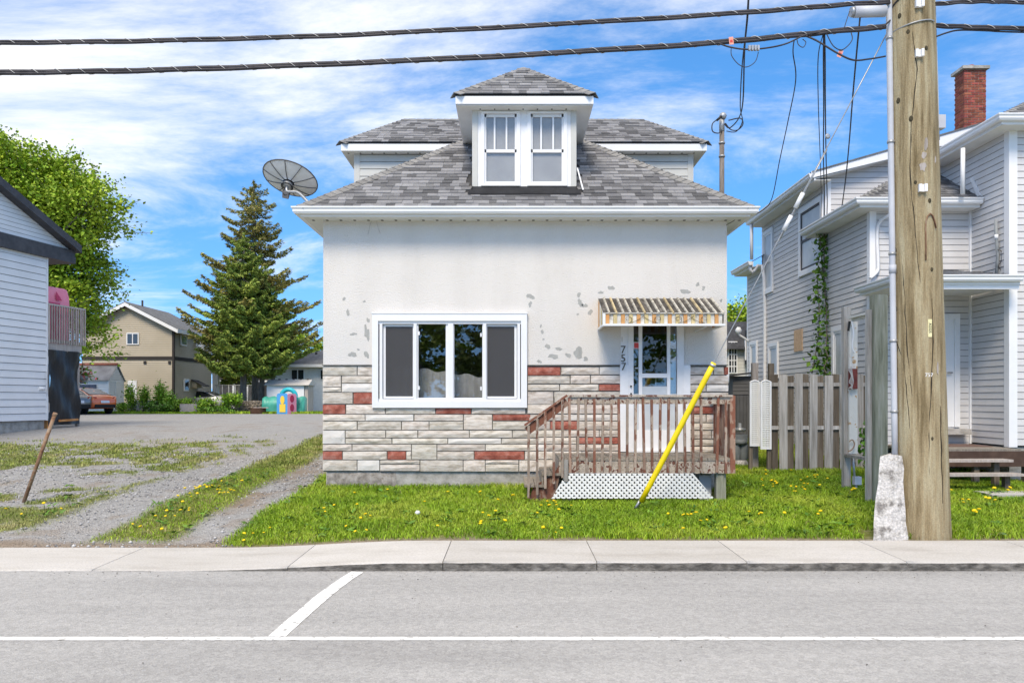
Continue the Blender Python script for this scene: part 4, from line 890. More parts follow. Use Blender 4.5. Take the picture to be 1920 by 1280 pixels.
for j in range(10):
    t = 2*math.pi*(j+.3)/10; MB().tube([dc+(e1*math.cos(t)*a_*r+e2*math.sin(t)*b_*r)+ax*(.10*r*r-.068) for r in (.12,.4,.7,.99)], .006, 5).build('rib', M['dishd'], dish)
hub = dc-ax*.09
MB().lathe([(.05,0),(.075,.02),(.075,.07),(.03,.1)], hub-ax*.06, ax, 12).build('hub', M['steel'], dish)
MB().tube(smooth_pts([hub-ax*.02, hub-ax*.10+Vector((.02,0,-.04)), P(560,362,12.9), P(582,385,12.85)+Vector((0,.05,-.0))]), .026, 8).build('mast', M['steel'], dish)
MB().box(P(582,388,12.85).x-.07, P(582,388,12.85).x+.09, 12.83, 12.97, PZ(392,12.85)+.01, PZ(387,12.85)+.02).build('foot', M['steel'], dish)
MB().tube(smooth_pts([hub, hub+Vector((-.06,-.05,-.12)), hub+Vector((-.03,-.06,-.19)), hub+Vector((.05,-.04,-.15))]), .012, 5).build('lnb_cable', M['blackm'], dish)
mb = MB().obox(hub+Vector((-.02,-.05,-.17)), e1, -ax, (-.05,.05), (-.03,.03), (-.05,.05)); mb.build('bracket', M['dishd'], dish)
for k in range(3):
    c = hub-ax*.03; pts = [c+e1*(.07+.012*k)*math.cos(t)+e2*(.07+.01*k)*math.sin(t)-ax*.012*k for t in np.linspace(.4+k,6+k,18)]; MB().tube(pts, .007, 5).build('cable_loop', M['blackm'], dish)
mx, my = 3.62, 13.8
mast = empty('service_mast', (mx, my, 4.9), 'weathered electric service mast standing above the right roof edge', 'mast')
MB().tube([(mx,my,4.2),(mx,my,PZ(245,my))], .042, 10).build('pipe', M['mastw'], mast); MB().tube([(mx,my,PZ(247,my)),(mx,my,PZ(222,my))], .046, 10).build('sleeve', M['steel'], mast)
MB().lathe([(.05,0),(.062,.02),(.062,.07),(.03,.1)], (mx+.0,my-.01,PZ(223,my)), (.35,-.2,1), 10).build('weatherhead', M['steel'], mast)
for y in (270,295): MB().lathe([(.056,0),(.056,.03)], (mx,my,PZ(y,my)), n=10).build('clamp', M['steel'], mast)
MB().tube([P(1344,226,13.7),P(1353,218,13.7)], .022, 6).build('insulator', M['blackm'], mast)
# ------------------------------------------------------------------ utility pole
PB, PT = Vector((PX(1729.5,9.72), 9.72, -.1)), Vector((PX(1700.5,9.72), 9.72, 8.6))
pole = empty('utility_pole', (PB.x, PB.y, g1(PB.x,PB.y)), 'thick greenish wooden utility pole with grey conduit and 757 marking', 'pole')
pts, rs = [], []
n = 26
mb = MB(); ns = 40; V = []
for i in range(n+1):
    t = i/n; c = PB.lerp(PT, t); r = .316-.073*t+(.012*math.exp(-t*30))
    for j in range(ns):
        a = 2*math.pi*j/ns; rr = r*(1+.012*math.sin(3*a+1.3+t*2)+.008*math.sin(7*a+t*5)+random.uniform(-.003,.003)); V.append(c+Vector((math.cos(a)*rr, math.sin(a)*rr, 0)))
mb.add(V, [(i*ns+j, i*ns+(j+1)%ns, (i+1)*ns+(j+1)%ns, (i+1)*ns+j) for i in range(n) for j in range(ns)], True)
mb.f.append(tuple(n*ns+j for j in range(ns))); mb.m.append(0); mb.smooth.append(False)
mb.build('shaft', M['pole'], pole)
def on_pole(xp, yp, out=.0):
    z = PZ(yp, 9.42)
    for _ in range(3):
        t = (z-PB.z)/(PT.z-PB.z); c = PB.lerp(PT, t); r = .316-.073*t
        dx = max(-.98*r, min(.98*r, PX(xp, 9.72-r*.8)-c.x)); yy = c.y-math.sqrt(max(r*r-dx*dx, 0)); z = PZ(yp, yy)
    nrm = Vector((dx, yy-c.y, 0)).normalized(); return Vector((c.x+dx, yy, z))+nrm*out, nrm
for xp, yp, s in ((1691,30,.9),(1702,60,.8),(1733,90,.7),(1691,189,1),(1707,223,1),(1681,312,.8),(1714,342,.7),(1739,376,.7),(1690,470,1),(1689,579,.9),(1682,655,.7),(1686,690,.6),(1743,822,.6),(1743,505,.6)):
    p, nn = on_pole(xp, yp); mb = MB(); e1_ = Vector((-nn.y, nn.x, 0)); mb.lathe([(.028*s,-.006),(.024*s,.004),(.012*s,.006)], p, nn, 10)
    mb.v = [tuple(Vector(p)+ (Vector(q)-Vector(p))+Vector((0,0,(Vector(q)-Vector(p)).z*.5))) for q in mb.v]; mb.build('knot', M['knot'], pole)
for line in ([(1703,0),(1709,70),(1716,130),(1708,230),(1706,330),(1713,420),(1724,560),(1730,700)],[(1743,560),(1745,640),(1737,800),(1738,900),(1744,985)],[(1698,480),(1704,640),(1713,760)],[(1676,180),(1678,230),(1681,300)],[(1690,610),(1703,700),(1710,840)],[(1760,760),(1762,860),(1765,960)]):
    pts = []
    for a, b in zip(line[:-1], line[1:]):
        for k in range(6):
            t = k/6; pts.append(on_pole(a[0]+(b[0]-a[0])*t+random.uniform(-.7,.7), a[1]+(b[1]-a[1])*t, -.001)[0])
    L_ = len(pts); MB().tube(pts, [.0075*math.sin(math.pi*(i+.5)/L_)**.5*random.uniform(.5,1.2) for i in range(L_)], 5).build('crack', M['crack'], pole)
def along_pole(xp0, yp0, xp1, yp1, out, n=14): return [on_pole(xp0+(xp1-xp0)*i/n, yp0+(yp1-yp0)*i/n, out)[0] for i in range(n+1)]
cx0 = lambda z: PB.lerp(PT, (z-PB.z)/(PT.z-PB.z)).x
cpts = [Vector((cx0(z)-(.316-.073*(z/8.7))-.030, 9.66, z)) for z in np.linspace(1.05, 8.4, 16)]
MB().tube(cpts, .036, 14).build('conduit', M['conduit'], pole)
for z in (1.6,2.45,3.5,4.85,6.1):
    c = Vector((cx0(z)-(.316-.073*(z/8.7))-.030, 9.66, z)); MB().lathe([(.044,0),(.044,.03)], c, n=14).build('strap', M['steel'], pole)
MB().lathe([(.042,0),(.043,.10)], Vector((cx0(3.28)-(.316-.028)-.030, 9.66, 3.28)), n=14).build('coupling', M['conduit'], pole)
rp = [Vector((cx0(z)+(.316-.073*(z/8.7))+.012, 9.70, z)) for z in np.linspace(4.9, 8.4, 10)]
MB().tube(rp, .022, 8).build('riser_pipe', M['conduit'], pole)
c = Vector((cx0(5.15)+.27, 9.70, 5.03)); MB().box(c.x-.02, c.x+.085, c.y-.06, c.y+.05, c.z, c.z+.16).build('junction_box', M['conduit'], pole)
for xp, yp in ((1719,101),(1725,353),(1719,8)):
    p, nn = on_pole(xp, yp, .0); e = Vector((-nn.y, nn.x, 0)); mb = MB(); s = .046
    mb.obox(p, e, nn, (-s,s), (-.005,.015), (-s*.95,s*.95)).obox(p, e, nn, (-s,-s*.35), (.015,.05), (-s,s*.9)).obox(p, e, nn, (s*.35,s), (.015,.05), (-s,s*.9)).obox(p, e, nn, (-s*.35,s*.35), (.015,.03), (-s,-s*.4)); mb.build('guide_bracket', M['whitew'], pole)
p, nn = on_pole(1738.5, 615, .003); e = Vector((-nn.y, nn.x, 0)); e = e if e.x > 0 else -e
tg = MB().obox(p, e, nn, (-.0225,.0225), (-.004,.004), (-.105,.105)).build('number_tag', M['tagy'], pole)
rot = Matrix((( -Vector((0,0,1)).x, e.x, nn.x, 0),(0, e.y, nn.y, 0),(-1, e.z, nn.z, 0),(0,0,0,1)))
def face_text(body, size, mat, p, right, upv, depth=.002):
    nn_ = right.cross(upv).normalized(); m = Matrix.Identity(4)
    for c_, vec in enumerate((right, upv, nn_, p)):
        for r_ in range(3): m[r_][c_] = vec[r_]
    return text_mesh(body, size, mat, depth), m
me, m4 = face_text('A2325', .045, M['tagd'], p+nn*.005, Vector((0,0,-1)), e); inst(me, 'tag_number', m4, tg)
p, nn = on_pole(1737, 703, .003); e = Vector((-nn.y, nn.x, 0)); e = e if e.x > 0 else -e
me, m4 = face_text('757', .062, M['paintw'], p, e, Vector((0,0,1))); inst(me, 'painted_number', m4, pole)
MB().tube([on_pole(*q,.008)[0] for q in [(1731,488),(1731,460),(1730.5,430),(1731,416),(1734,406),(1739,401),(1744,405),(1748,415),(1751,428)]], .0085, 6).build('ground_wire_hook', M['rustp'], pole)
MB().tube(smooth_pts([on_pole(*q,.008)[0] for q in [(1670,66),(1680,62),(1700,48),(1720,40),(1740,38),(1750,41)]], 5), .009, 6).build('guy_wrap', M['steel'], pole)
MB().tube(smooth_pts([P(1656,50,9.4)]+[on_pole(*q,.012)[0] for q in [(1667,36),(1680,18),(1692,-4),(1700,-20)]], 5), .010, 6).build('riser_cable', M['black'], pole)
for (xp,yp,w,h) in ((1726,312,13,20),(1732,270,8,26),(1728,290,10,14),(1678,82,9,12),(1754,690,5,26),(1752,300,5,14)):
    pts = []
    for i in range(11):
        a = 2*math.pi*i/11; r = random.uniform(.3,.6); pts.append(on_pole(xp+math.cos(a)*w*r, yp+math.sin(a)*h*r, .001)[0])
    MB().prism(pts, (0,.006,0)).build('splintered_patch', M['woodl'], pole)
# concrete block at the pole foot
gx = PX(1668,9.55)
mb = MB(); V = []
b0, b1, t0, t1 = PX(1635,9.4), PX(1697,9.5), PX(1646,9.55), PX(1690,9.55); zt_ = PZ(852,9.6); nz_ = 7
for k in range(nz_+1):
    t = k/nz_; xa, xb = b0+(t0-b0)*t, b1+(t1-b1)*t; ya, yb = 9.40+.10*t, 9.95-.05*t; z = -.02+(zt_+.02)*t
    for (x_, y_) in ((xa,ya),((xa+xb)/2,ya-.015),(xb,ya+.02),(xb+.02,yb),(xa+.30,yb-.06)): V.append((x_+random.uniform(-.012,.012), y_+random.uniform(-.01,.01), z+(random.uniform(-.015,.012) if k == nz_ else 0)))
mb.add(V, [(k*5+j, k*5+(j+1)%5, (k+1)*5+(j+1)%5, (k+1)*5+j) for k in range(nz_) for j in range(5)]+[tuple(nz_*5+j for j in range(5)), (4,3,2,1,0)])
mb.build('concrete_footing', M['concb'], None, label='rough pale concrete block cast against the foot of the utility pole', cat='concrete block')
# ------------------------------------------------------------------ guy wire with yellow guard
GA, GB = Vector((1.71, 11.13, g1(1.71,11.13)-.02)), Vector((4.55, 9.68, 6.21)); gd = (GB-GA)
guy = empty('guy_wire', GA, 'bright yellow guard on the slanting guy wire anchored in the lawn', 'guy wire')
MB().tube([GA+gd*t for t in np.linspace(.0,1,8)], .0075, 6).build('wire', M['steel'], guy)
MB().tube([GA+Vector((-.035,0,0)), GA+gd*.035+Vector((-.025,0,0))], .016, 8).build('anchor_rod', M['steel'], guy)
g0, g1_ = .028, .343; MB().tube([GA+gd*t for t in np.linspace(g0,g1_,10)], [.039]*9+[.037], 12).build('guard', M['yellow'], guy)
MB().tube([GA+gd*.335, GA+gd*.340], .045, 10).build('clamp', M['steel'], guy)
for t in (.62,.665): MB().tube([GA+gd*t, GA+gd*(t+.03)], .028, 8).build('insulator', M['whitew'], guy)
MB().tube([GA+gd*(t)+Vector((.012,0,.0)) for t in (.6,.72,.78)], .009, 6).build('preform_grip', M['steel'], guy)
q = GA+gd*.80; MB().lathe([(.02,0),(.035,.015),(.02,.03)], q+Vector((-.05,-.02,.03)), (0,1,0), 10).build('pulley', M['steel'], guy)
# ------------------------------------------------------------------ cables
def bundle(pts, name, label, n=3, r=.02, lash=True, sp=.28):
    P_ = smooth_pts(pts, 10); root = empty(name, P_[0], label, 'cable')
    offs = [Vector((0,0,0)), Vector((0,-.012,-.028)), Vector((0,.02,.018))][:n]
    for k, o in enumerate(offs): MB().tube([p+o+Vector((0,0,.004*math.sin(i*.7+k))) for i, p in enumerate(P_)], r*(1,.8,.5)[k], 7).build('cable', M['black'], root)
    if lash:
        L_ = [0]
        for a, b in zip(P_[:-1], P_[1:]): L_.append(L_[-1]+(b-a).length)
        pts2 = []; s = 0
        while s < L_[-1]:
            i = max(0, np.searchsorted(L_, s)-1); i = min(i, len(P_)-2); t = (s-L_[i])/(L_[i+1]-L_[i]+1e-9); c = P_[i].lerp(P_[i+1], t)
            a = 2*math.pi*s/sp; pts2.append(c+Vector((0, math.cos(a)*(r*1.55), math.sin(a)*(r*1.45)-.008))); s += sp/9
        MB().tube(pts2, .0042, 4).build('lashing_wire', M['lash'], root)
    return root
CY = 9.62
bundle([P(-520,84,CY),P(-260,82,CY),P(0,79,CY),P(200,77,CY),P(400,72.5,CY),P(640,65,CY),P(960,49,CY),P(1300,29,CY),P(1480,16,CY),P(1592,7,CY),P(1668,3,CY)], 'overhead_cable', 'upper black overhead cable bundle left of the utility pole')
bundle([P(-520,141,CY),P(-260,139,CY),P(0,135,CY),P(200,132.5,CY),P(400,127,CY),P(640,118,CY),P(960,103,CY),P(1300,82,CY),P(1450,69,CY),P(1560,58,CY),P(1660,49,CY)], 'overhead_cable', 'lower black overhead cable bundle left of the utility pole', r=.024)
bundle([P(1750,7,CY),P(1800,3,CY),P(1850,2,CY),P(1920,4,CY),P(2300,14,CY),P(2700,18,CY)], 'overhead_cable', 'upper black overhead cable bundle right of the utility pole', r=.016)
bundle([P(1750,47,CY),P(1800,49,CY),P(1850,51,CY),P(1920,53,CY),P(2300,63,CY),P(2700,68,CY)], 'overhead_cable', 'lower black overhead cable bundle right of the utility pole', r=.020)
def wire(pts, label, r=.007, name='drop_wire', mat='black', k=8, cat='wire', group=None):
    return MB().tube(smooth_pts([P(*q) for q in pts], k), r, 6).build(name, M[mat], None, label=label, cat=cat, group=group)
wire([(1748,72,CY),(1775,62,CY),(1800,57,CY),(1850,58,CY),(1920,61,CY),(2300,70,CY)], 'single thin black cable dipping just right of the utility pole', .010)
wire([(1405,-30,9.7),(1402,30,9.9),(1396,95,10.4),(1393,190,12),(1385,222,13.2),(1368,240,13.7),(1358,232,13.75)], 'twisted service drop running down to the service mast', .010)
wire([(1404,-30,9.72),(1400,40,9.9),(1391,130,10.9),(1388,200,12.2),(1392,228,13.4),(1380,247,13.7),(1362,246,13.75)], 'second strand of the service drop to the mast', .008)
wire([(1489,76,CY),(1487,100,9.7),(1492,150,10),(1478,225,10.8),(1462,300,11.6),(1448,370,12.3),(1432,393,12.6),(1410,404,12.75)], 'lone drop wire curving down to the right end of the white eave', .007)
for k, (xa, xb) in enumerate(((1534,1540),(1544,1546),(1547,1551))):
    wire([(1543+k*1.5,66,CY),(xa,110,9.9),(xa+.5,200,11.2),(xb-2,300,13.5),(xb,380,15.6),(xb-2,436,16.75)], ('left','middle','right')[k]+' strand of the three drop wires ending in the vine', .009 if k else .006)
wire([(1614,20,CY),(1608,80,9.8),(1599,180,11),(1592,270,13),(1585,340,14.2),(1574,420,16.3)], 'dark twisted drop wire left of the pole reaching the grey house eave', .010)
wire([(1500,64,CY),(1530,76,9.55),(1570,100,9.5),(1600,113,9.5),(1630,111,9.55),(1660,106,9.6)], 'sagging black jumper cable left of the pole', .011)
wire([(1340,78,CY),(1366,88,9.55),(1400,93,9.55),(1440,90,9.55),(1475,82,9.55),(1510,66,9.55),(1545,60,CY)], 'black splice cable slung under the lower cable bundle', .010)
wire([(1371,90,9.58),(1372,105,9.56),(1385,121,9.55),(1400,126,9.55),(1416,116,9.55),(1422,98,9.56)], 'round hanging loop of wire under the orange tag', .005, 'wire_loop')
wire([(1494,72,9.58),(1497,84,9.56),(1506,89,9.55),(1511,80,9.56),(1505,74,9.58)], 'small loose wire curl beside the lone drop wire', .005, 'wire_loop')
wire([(1550,64,9.58),(1562,86,9.55),(1577,94,9.55),(1590,86,9.55),(1598,74,9.56),(1596,62,9.58)], 'loose wire loop above the second orange tag', .006, 'wire_loop')
wire([(1346,224,13.7),(1336,232,13.7),(1336,246,13.7),(1346,250,13.72),(1354,246,13.75)], 'black wire loop on the left of the mast head', .010, 'wire_loop')
wire([(1366,226,13.7),(1388,222,13.6),(1393,233,13.6),(1383,244,13.65),(1370,243,13.7),(1360,231,13.7)], 'black wire loop on the right of the mast head', .010, 'wire_loop')
wire([(1593,22,CY),(1585,46,9.6),(1582,58,9.6)], 'short thin wire hanging from the grey splice case', .005)
sp_ = empty('splice_case', P(1625,24,CY), 'grey cylindrical splice case hanging beside the pole top', 'splice case')
MB().tube([P(1601,23,CY), P(1660,21.5,CY)], .066, 16).build('shell', M['conduit'], sp_); MB().tube([P(1595,23.2,CY), P(1601,23,CY)], [.058,.062], 16).build('end_cap', M['steel'], sp_)
tb = MB(); [tb.box(P(1405+i*5.5,88,9.55).x-.012, P(1405+i*5.5,88,9.55).x+.012, 9.53, 9.57, PZ(95,9.55), PZ(86,9.55)) for i in range(4)]
tb.build('splice_block', M['steel'], None, label='row of small clamps on the black splice cable', cat='splice block')
for (x, y, a, lb) in ((1371,77,.1,'pale orange warning tag on the lower cable bundle above the round loop'),(1575,101,-.4,'tilted orange warning tag hanging near the pole')):
    c = P(x,y,9.56); mb = MB(); u_ = Vector((math.cos(a),0,math.sin(a))); up_ = Vector((-math.sin(a),0,math.cos(a)))
    mb.obox(c, u_, Nf, (-.026,.026), (0,.004), (-.045,.045), up_); t_ = empty('cable_tag', c, lb, 'tag'); mb.build('tag_plate', M['tagp'], t_)
    MB().obox(c, u_, Nf, (-.015,.015), (.004,.006), (-.02,.01), up_).build('tag_print', M['redst'], t_)
# ------------------------------------------------------------------ gas meter, wall vent
gm = Vector((PX(1387,15.4), 15.4, g1(4.3,15.4))); meter = empty('gas_meter', gm, 'grey gas meter on a concrete foot at the house corner', 'gas meter')
MB().lathe([(.16,0),(.17,.05),(.13,.13)], gm, n=12).build('foot', M['concb'], meter)
for s in (-1,1): MB().lathe([(.06,.12),(.085,.16),(.09,.28),(.09,.42),(.07,.46)], gm+Vector((s*.075,0,0)), n=14).build('meter_body', M['meter'], meter)
MB().lathe([(.145,.44),(.15,.47),(.15,.50),(.12,.53)], gm, n=16).build('collar', M['meter'], meter); MB().box(gm.x-.13, gm.x+.13, gm.y-.09, gm.y+.09, gm.z+.5, gm.z+.62).build('index_box', M['meter'], meter)
MB().lathe([(.10,0),(.12,.02),(.12,.05),(.04,.08),(.03,.16)], gm+Vector((0,0,.68)), n=14).build('regulator', M['steel'], meter); MB().tube(smooth_pts([gm+Vector((-.12,0,.6)), gm+Vector((-.16,0,.85)), gm+Vector((-.3,-.2,.9)), gm+Vector((-.6,-.3,.9))]), .025, 8).build('pipe', M['steel'], meter)
vt = Vector((HX1, 13.25, PZ(708,13.25))); vent = empty('wall_vent', vt, 'round white vent hood on the right side of the white house', 'vent')
MB().lathe([(.10,0),(.11,.03),(.11,.07),(.08,.10)], vt, (1,-.25,0), 14).build('hood', M['whitew'], vent); MB().tube([vt+Vector((.03,.02,-.1)), vt+Vector((.03,.02,-1.5))], .03, 8).build('vent_pipe', M['conduit'], vent)
# ------------------------------------------------------------------ fence, panels, frame
FY = 14.75; fence = empty('board_fence', (PX(1540,FY), FY, g1(5.7,FY)), 'weathered grey board fence with alternating boards beside the grey house', 'fence')
fx = lambda c: PX(1380+c/3.766, FY)
for rail_y in (720,801): MB().box(fx(250), fx(1000), FY-.02, FY+.02, PZ(rail_y+4,FY), PZ(rail_y-3,FY)).build('rail', M['fence'], fence)
for front, lst in ((1, [(301,358),(412,466),(516,571),(621,681),(730,762),(836,893),(942,990)]), (0, [(250,299),(360,411),(466,516),(571,621),(682,731),(764,834),(894,942)])):
    for a, b in lst:
        z0 = g1((fx(a)+fx(b))/2, FY)-.03; z1 = PZ(random.uniform(699,703),FY); y0, y1 = (FY-.04, FY-.021) if front else (FY+.021, FY+.04); xa, xb = fx(a), fx(b); tp = random.uniform(-.006,.006)
        mb = MB(); mb.prism([(xa+tp,y0,z0),(xb+tp,y0,z0),(xb,y0,z1-.02*random.random()),(xa,y0,z1-.02*random.random())], (0,y1-y0,0)); mb.build('board', M['fence' if front else 'fenceb'], fence)
MB().box(PX(1443.5,FY), PX(1453,FY), FY+.042, FY+.13, g1(4.8,FY)-.05, PZ(681,FY)).build('post', M['fenceb'], fence)
MB().box(PX(1411,FY+.2), PX(1422,FY+.2), FY+.2, FY+.3, g1(4.5,FY)-.05, PZ(680,FY+.2)).build('post', M['woodl'], fence)
for k, (xa, xb) in enumerate(((1405.5,1424.5),(1425.5,1446))):
    ya = 14.70-.06*k; pn = empty('lattice_panel', (PX((xa+xb)/2,ya), ya, PZ(848,ya)), ('left','right')[k]+' white lattice panel with arched top leaning on the fence end', 'panel', 'white lattice panels')
    a, b, zb_, zt2 = PX(xa,ya), PX(xb,ya), PZ(836+k*6,ya), PZ(716,ya); fw = .028
    MB().box(a, a+fw, ya-.02, ya+.01, zb_, zt2).box(b-fw, b, ya-.02, ya+.01, zb_, zt2).box(a+fw, b-fw, ya-.02, ya+.01, zb_, zb_+fw).build('frame', M['whitew'], pn)
    arch = [(a+(b-a)*t, ya-.005, zt2-.01+.035*math.sin(math.pi*t)) for t in np.linspace(0,1,9)]; MB().tube(arch, .017, 6).build('arch', M['whitew'], pn)
    mb = MB(); nh = 30
    for i in range(nh): z = zb_+fw+(zt2-zb_-fw)*(i+.5)/nh; mb.box(a+fw, b-fw, ya-.008, ya-.003, z-.012, z+.012)
    for i in range(5): x_ = a+fw+(b-a-2*fw)*(i+.5)/5; mb.box(x_-.008, x_+.008, ya-.003, ya+.002, zb_+fw, zt2)
    mb.build('lattice', M['lattice'], pn, kind='stuff')
    for xx in ((a+.03) if k == 0 else (b-.03),): MB().box(xx-.03, xx+.03, ya+.012, ya+.09, g1(xx,ya)-.05, zb_+.3).build('leg', M['fenceb'], pn)
SX = 5.33; frame = empty('sign_frame', (SX, 12.2, g1(SX,12.2)), 'old weathered wooden sign frame with rusty white post and red box', 'sign frame')
MB().box(SX-.06, SX+.05, 12.70, 12.80, g1(SX,12.75)-.1, PZ(576,12.75)).build('post', M['fence'], frame)
MB().box(SX+.0, SX+.13, 12.64, 12.695, PZ(850,12.7), PZ(604,12.7)).build('steel_post', M['rust'], frame)
MB().box(SX-.08, SX+.11, 11.58, 11.75, g1(SX,11.65)-.1, PZ(553,11.65)).build('post', M['postg'], frame); MB().box(SX-.15, SX-.085, 11.66, 11.74, g1(SX,11.65)-.1, PZ(580,11.65)).build('post', M['fence'], frame)
za = PZ(597,12.75); MB().box(SX-.03, SX+.03, 11.76, 12.63, za-.02, za+.02).box(SX+.03, SX+.045, 11.76, 12.63, za-.06, za+.022).build('top_bar', M['rust'], frame)
zl_ = PZ(850,12.7); MB().box(SX-.06, SX+.04, 11.76, 12.69, zl_-.05, zl_-.005).build('lower_bar', M['fence'], frame)
MB().box(SX-.02, SX+.10, 12.57, 12.638, PZ(729,12.6), PZ(691,12.6)).build('junction_box', M['redbox'], frame)
for k in range(5):
    MB().tube(smooth_pts([P(1590+k*1.5,692-k*2,12.55),P(1596+k,704+2*k,12.53),P(1592+2*k,716,12.53),P(1597,722+k*2,12.54),P(1591+k*2,728,12.55)]), .0045, 4).build('loose_wire', M['lash'], frame)
MB().beam((SX+.0,12.63,PZ(602,12.6)), (SX-.02,12.63,PZ(620,12.6)), .03, .02, Vector((0,1,0))).build('strap', M['blackm'], frame)
MB().tube(smooth_pts([P(1597,602,12.5),P(1600,625,12.5),P(1598,650,12.5),P(1602,662,12.5)]), .012, 6).build('cable', M['whitew'], frame)
MB().tube([(SX+.10,12.66,PZ(905,12.7)),(SX+.06,12.66,PZ(852,12.7))], .018, 8).build('conduit', M['steel'], frame)
MB().box(SX+.055, SX+.16, 12.56, 12.66, PZ(908,12.6), PZ(893,12.6)).build('outlet_box', M['conduit'], frame); MB().tube([(SX+.10,12.62,g1(SX,12.6)-.05),(SX+.10,12.62,PZ(907,12.6))], .018, 8).build('conduit', M['steel'], frame)
MB().tube(smooth_pts([P(1592,828,12.6),P(1598,824,12.58),P(1602,832,12.58),P(1598,842,12.58),P(1590,846,12.6)]), .01, 6).build('clamp', M['rustp'], frame)
# leaning rusty pipe in the driveway
pb = Vector((-7.25, 11.85, g1(-7.25,11.85)-.05)); MB().tube([pb, pb.lerp(P(103,776,12.0),.6), P(103,776,12.0)], .027, 10).tube([P(101,780,12.0)+Vector((0,0,.0)), P(104,774,12.0)], .032, 10).build('rusty_pipe', M['rustp'], None, label='leaning rusty pipe stuck in the gravel verge', cat='pipe')
# ------------------------------------------------------------------ grey house on the right
RX, RYB, RYA, RYE, RYD = 6.63, 14.8, 16.9, 21.2, 22.5; WXc, WY = 8.49, 13.65; EXP = .114
rh = empty('grey_house', (7.6, 15, g1(7.6,15)), 'light grey vinyl-sided two-storey house with porch and brick chimney', 'house')
zg = .55
zD = PZ(838,13.65)
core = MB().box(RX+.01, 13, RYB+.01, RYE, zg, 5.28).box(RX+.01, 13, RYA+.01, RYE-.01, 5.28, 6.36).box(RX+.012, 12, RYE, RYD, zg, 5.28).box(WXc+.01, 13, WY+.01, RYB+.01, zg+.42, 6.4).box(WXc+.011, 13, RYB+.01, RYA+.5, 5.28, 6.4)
wallr = core.build('wall', M['sidshade'], rh)
boards(wallr, (RX, RYE), (RX, RYB), zg, 5.27, EXP, 'sidg'); boards(wallr, (RX, RYE), (RX, RYA), 5.27, 6.36, EXP, 'sidg'); boards(wallr, (RX, RYD), (RX, RYE), zg, 5.25, EXP, 'sidg')
boards(wallr, (RX, RYB), (WXc, RYB), zg+.3, 5.3, EXP, 'sidg'); boards(wallr, (WXc, RYB), (WXc, WY), zD+.02, 6.38, EXP, 'sidg'); boards(wallr, (WXc, WY), (13, WY), zD+.02, 6.38, EXP, 'sidg')
rk = lambda X: 6.44+.28*(X-6.28)
MB().prism([(RX,RYA+.011,5.3),(11,RYA+.011,5.3),(11,RYA+.011,rk(11)-.1),(RX,RYA+.011,rk(RX)-.1)], (0,.02,0)).build('gable', M['sidshade'], rh)
boards(wallr, (RX, RYA), (10.8, RYA), 5.3, 7.4, EXP, 'sidg', rng=lambda z: (max(0, (z-.02-6.44)/.28+6.28-RX), 4.1))
boards(wallr, (WXc, RYA+.4), (WXc, RYB), 5.3, 6.38, EXP, 'sidg')
MB().box(WXc+.015, 13, WY+.03, RYB, g1(9,14)-.1, zD).build('foundation', M['found'], rh); MB().box(RX+.02, WXc, RYB+.02, RYB+.2, g1(7,15)-.1, zg+.35).build('foundation', M['found'], rh)
MB().box(RX+.02, RX+.2, RYB+.2, RYD, g1(6.6,18)-.4, zg+.01).build('foundation', M['found'], rh)
cw = .10
for (x0, x1, y0, y1, z0, z1) in ((RX-.022, RX+cw, RYB-.022, RYB+cw, zg+.3, 5.27), (RX-.022, RX+cw, RYA-.022, RYA+cw, 5.27, rk(RX)-.12), (WXc-.022, WXc+.12, WY-.022, WY+.12, zD, 6.40), (WXc-.045, WXc-.001, RYB-.045, RYB-.001, zD, 5.25), (RX-.02, RX+.05, RYD-.06, RYD+.02, zg, 5.3)):
    MB().box(x0, x1, y0, y1, z0, z1).build('corner_post', M['white'], rh)
ov = .35
def eave(parent, p, q, n, z, over, wallgap=True, skew=(0,0)):
    """gutter + fascia + soffit along p->q (xy) at gutter base z; n outward, over = overhang"""
    p = Vector((p[0],p[1],z)); q = Vector((q[0],q[1],z)); gutter_run(p, q, n, 'gutter', parent, skew=skew)
    t = (q-p).normalized(); L_ = (q-p).length
    MB().obox(p, t, n, (0,L_), (-.025,-.002), (-.05,.10)).build('fascia', M['white'], parent); MB().obox(p, t, n, (over if wallgap == 'cut0' else 0, L_-(over if skew[1] else 0)), (-over,-.025), (-.048,-.036)).build('soffit', M['soffit'], parent)
eave(rh, (RX-ov, RYE-.05), (RX-ov, RYA-.28), Vector((-1,0,0)), 6.36, ov)
eave(rh, (RX-ov, RYD+.1), (RX-ov, RYE-.3), Vector((-1,0,0)), 5.28, ov)
eave(rh, (RX-ov, RYA+.3), (RX-ov, RYB-ov), Vector((-1,0,0)), 5.28, ov, skew=(0,1)); eave(rh, (RX-ov, RYB-ov), (WXc-.03, RYB-ov), Nf, 5.28, ov, skew=(1,0))
eave(rh, (WXc-ov, RYB+.9), (WXc-ov, WY-ov), Vector((-1,0,0)), 6.38, ov, skew=(0,1)); eave(rh, (WXc-ov, WY-ov), (13, WY-ov), Nf, 6.38, ov, skew=(1,0))
MB().prism([(RX-ov-.06,RYA-.3,6.36),(10.6,RYA-.3,rk(10.6)-.22),(10.6,RYA-.3,rk(10.6)+.09),(RX-ov-.06,RYA-.3,6.50)], (0,.03,0)).build('rake_board', M['white'], rh)
MB().prism([(RX-ov,RYA-.27,6.345),(10.6,RYA-.27,rk(10.6)-.2),(10.6,RYA-.27,rk(10.6)-.185),(RX-ov,RYA-.27,6.36)], (0,.27,0)).build('rake_soffit', M['soffit'], rh)
rs_ = Shingler(); mb = MB()
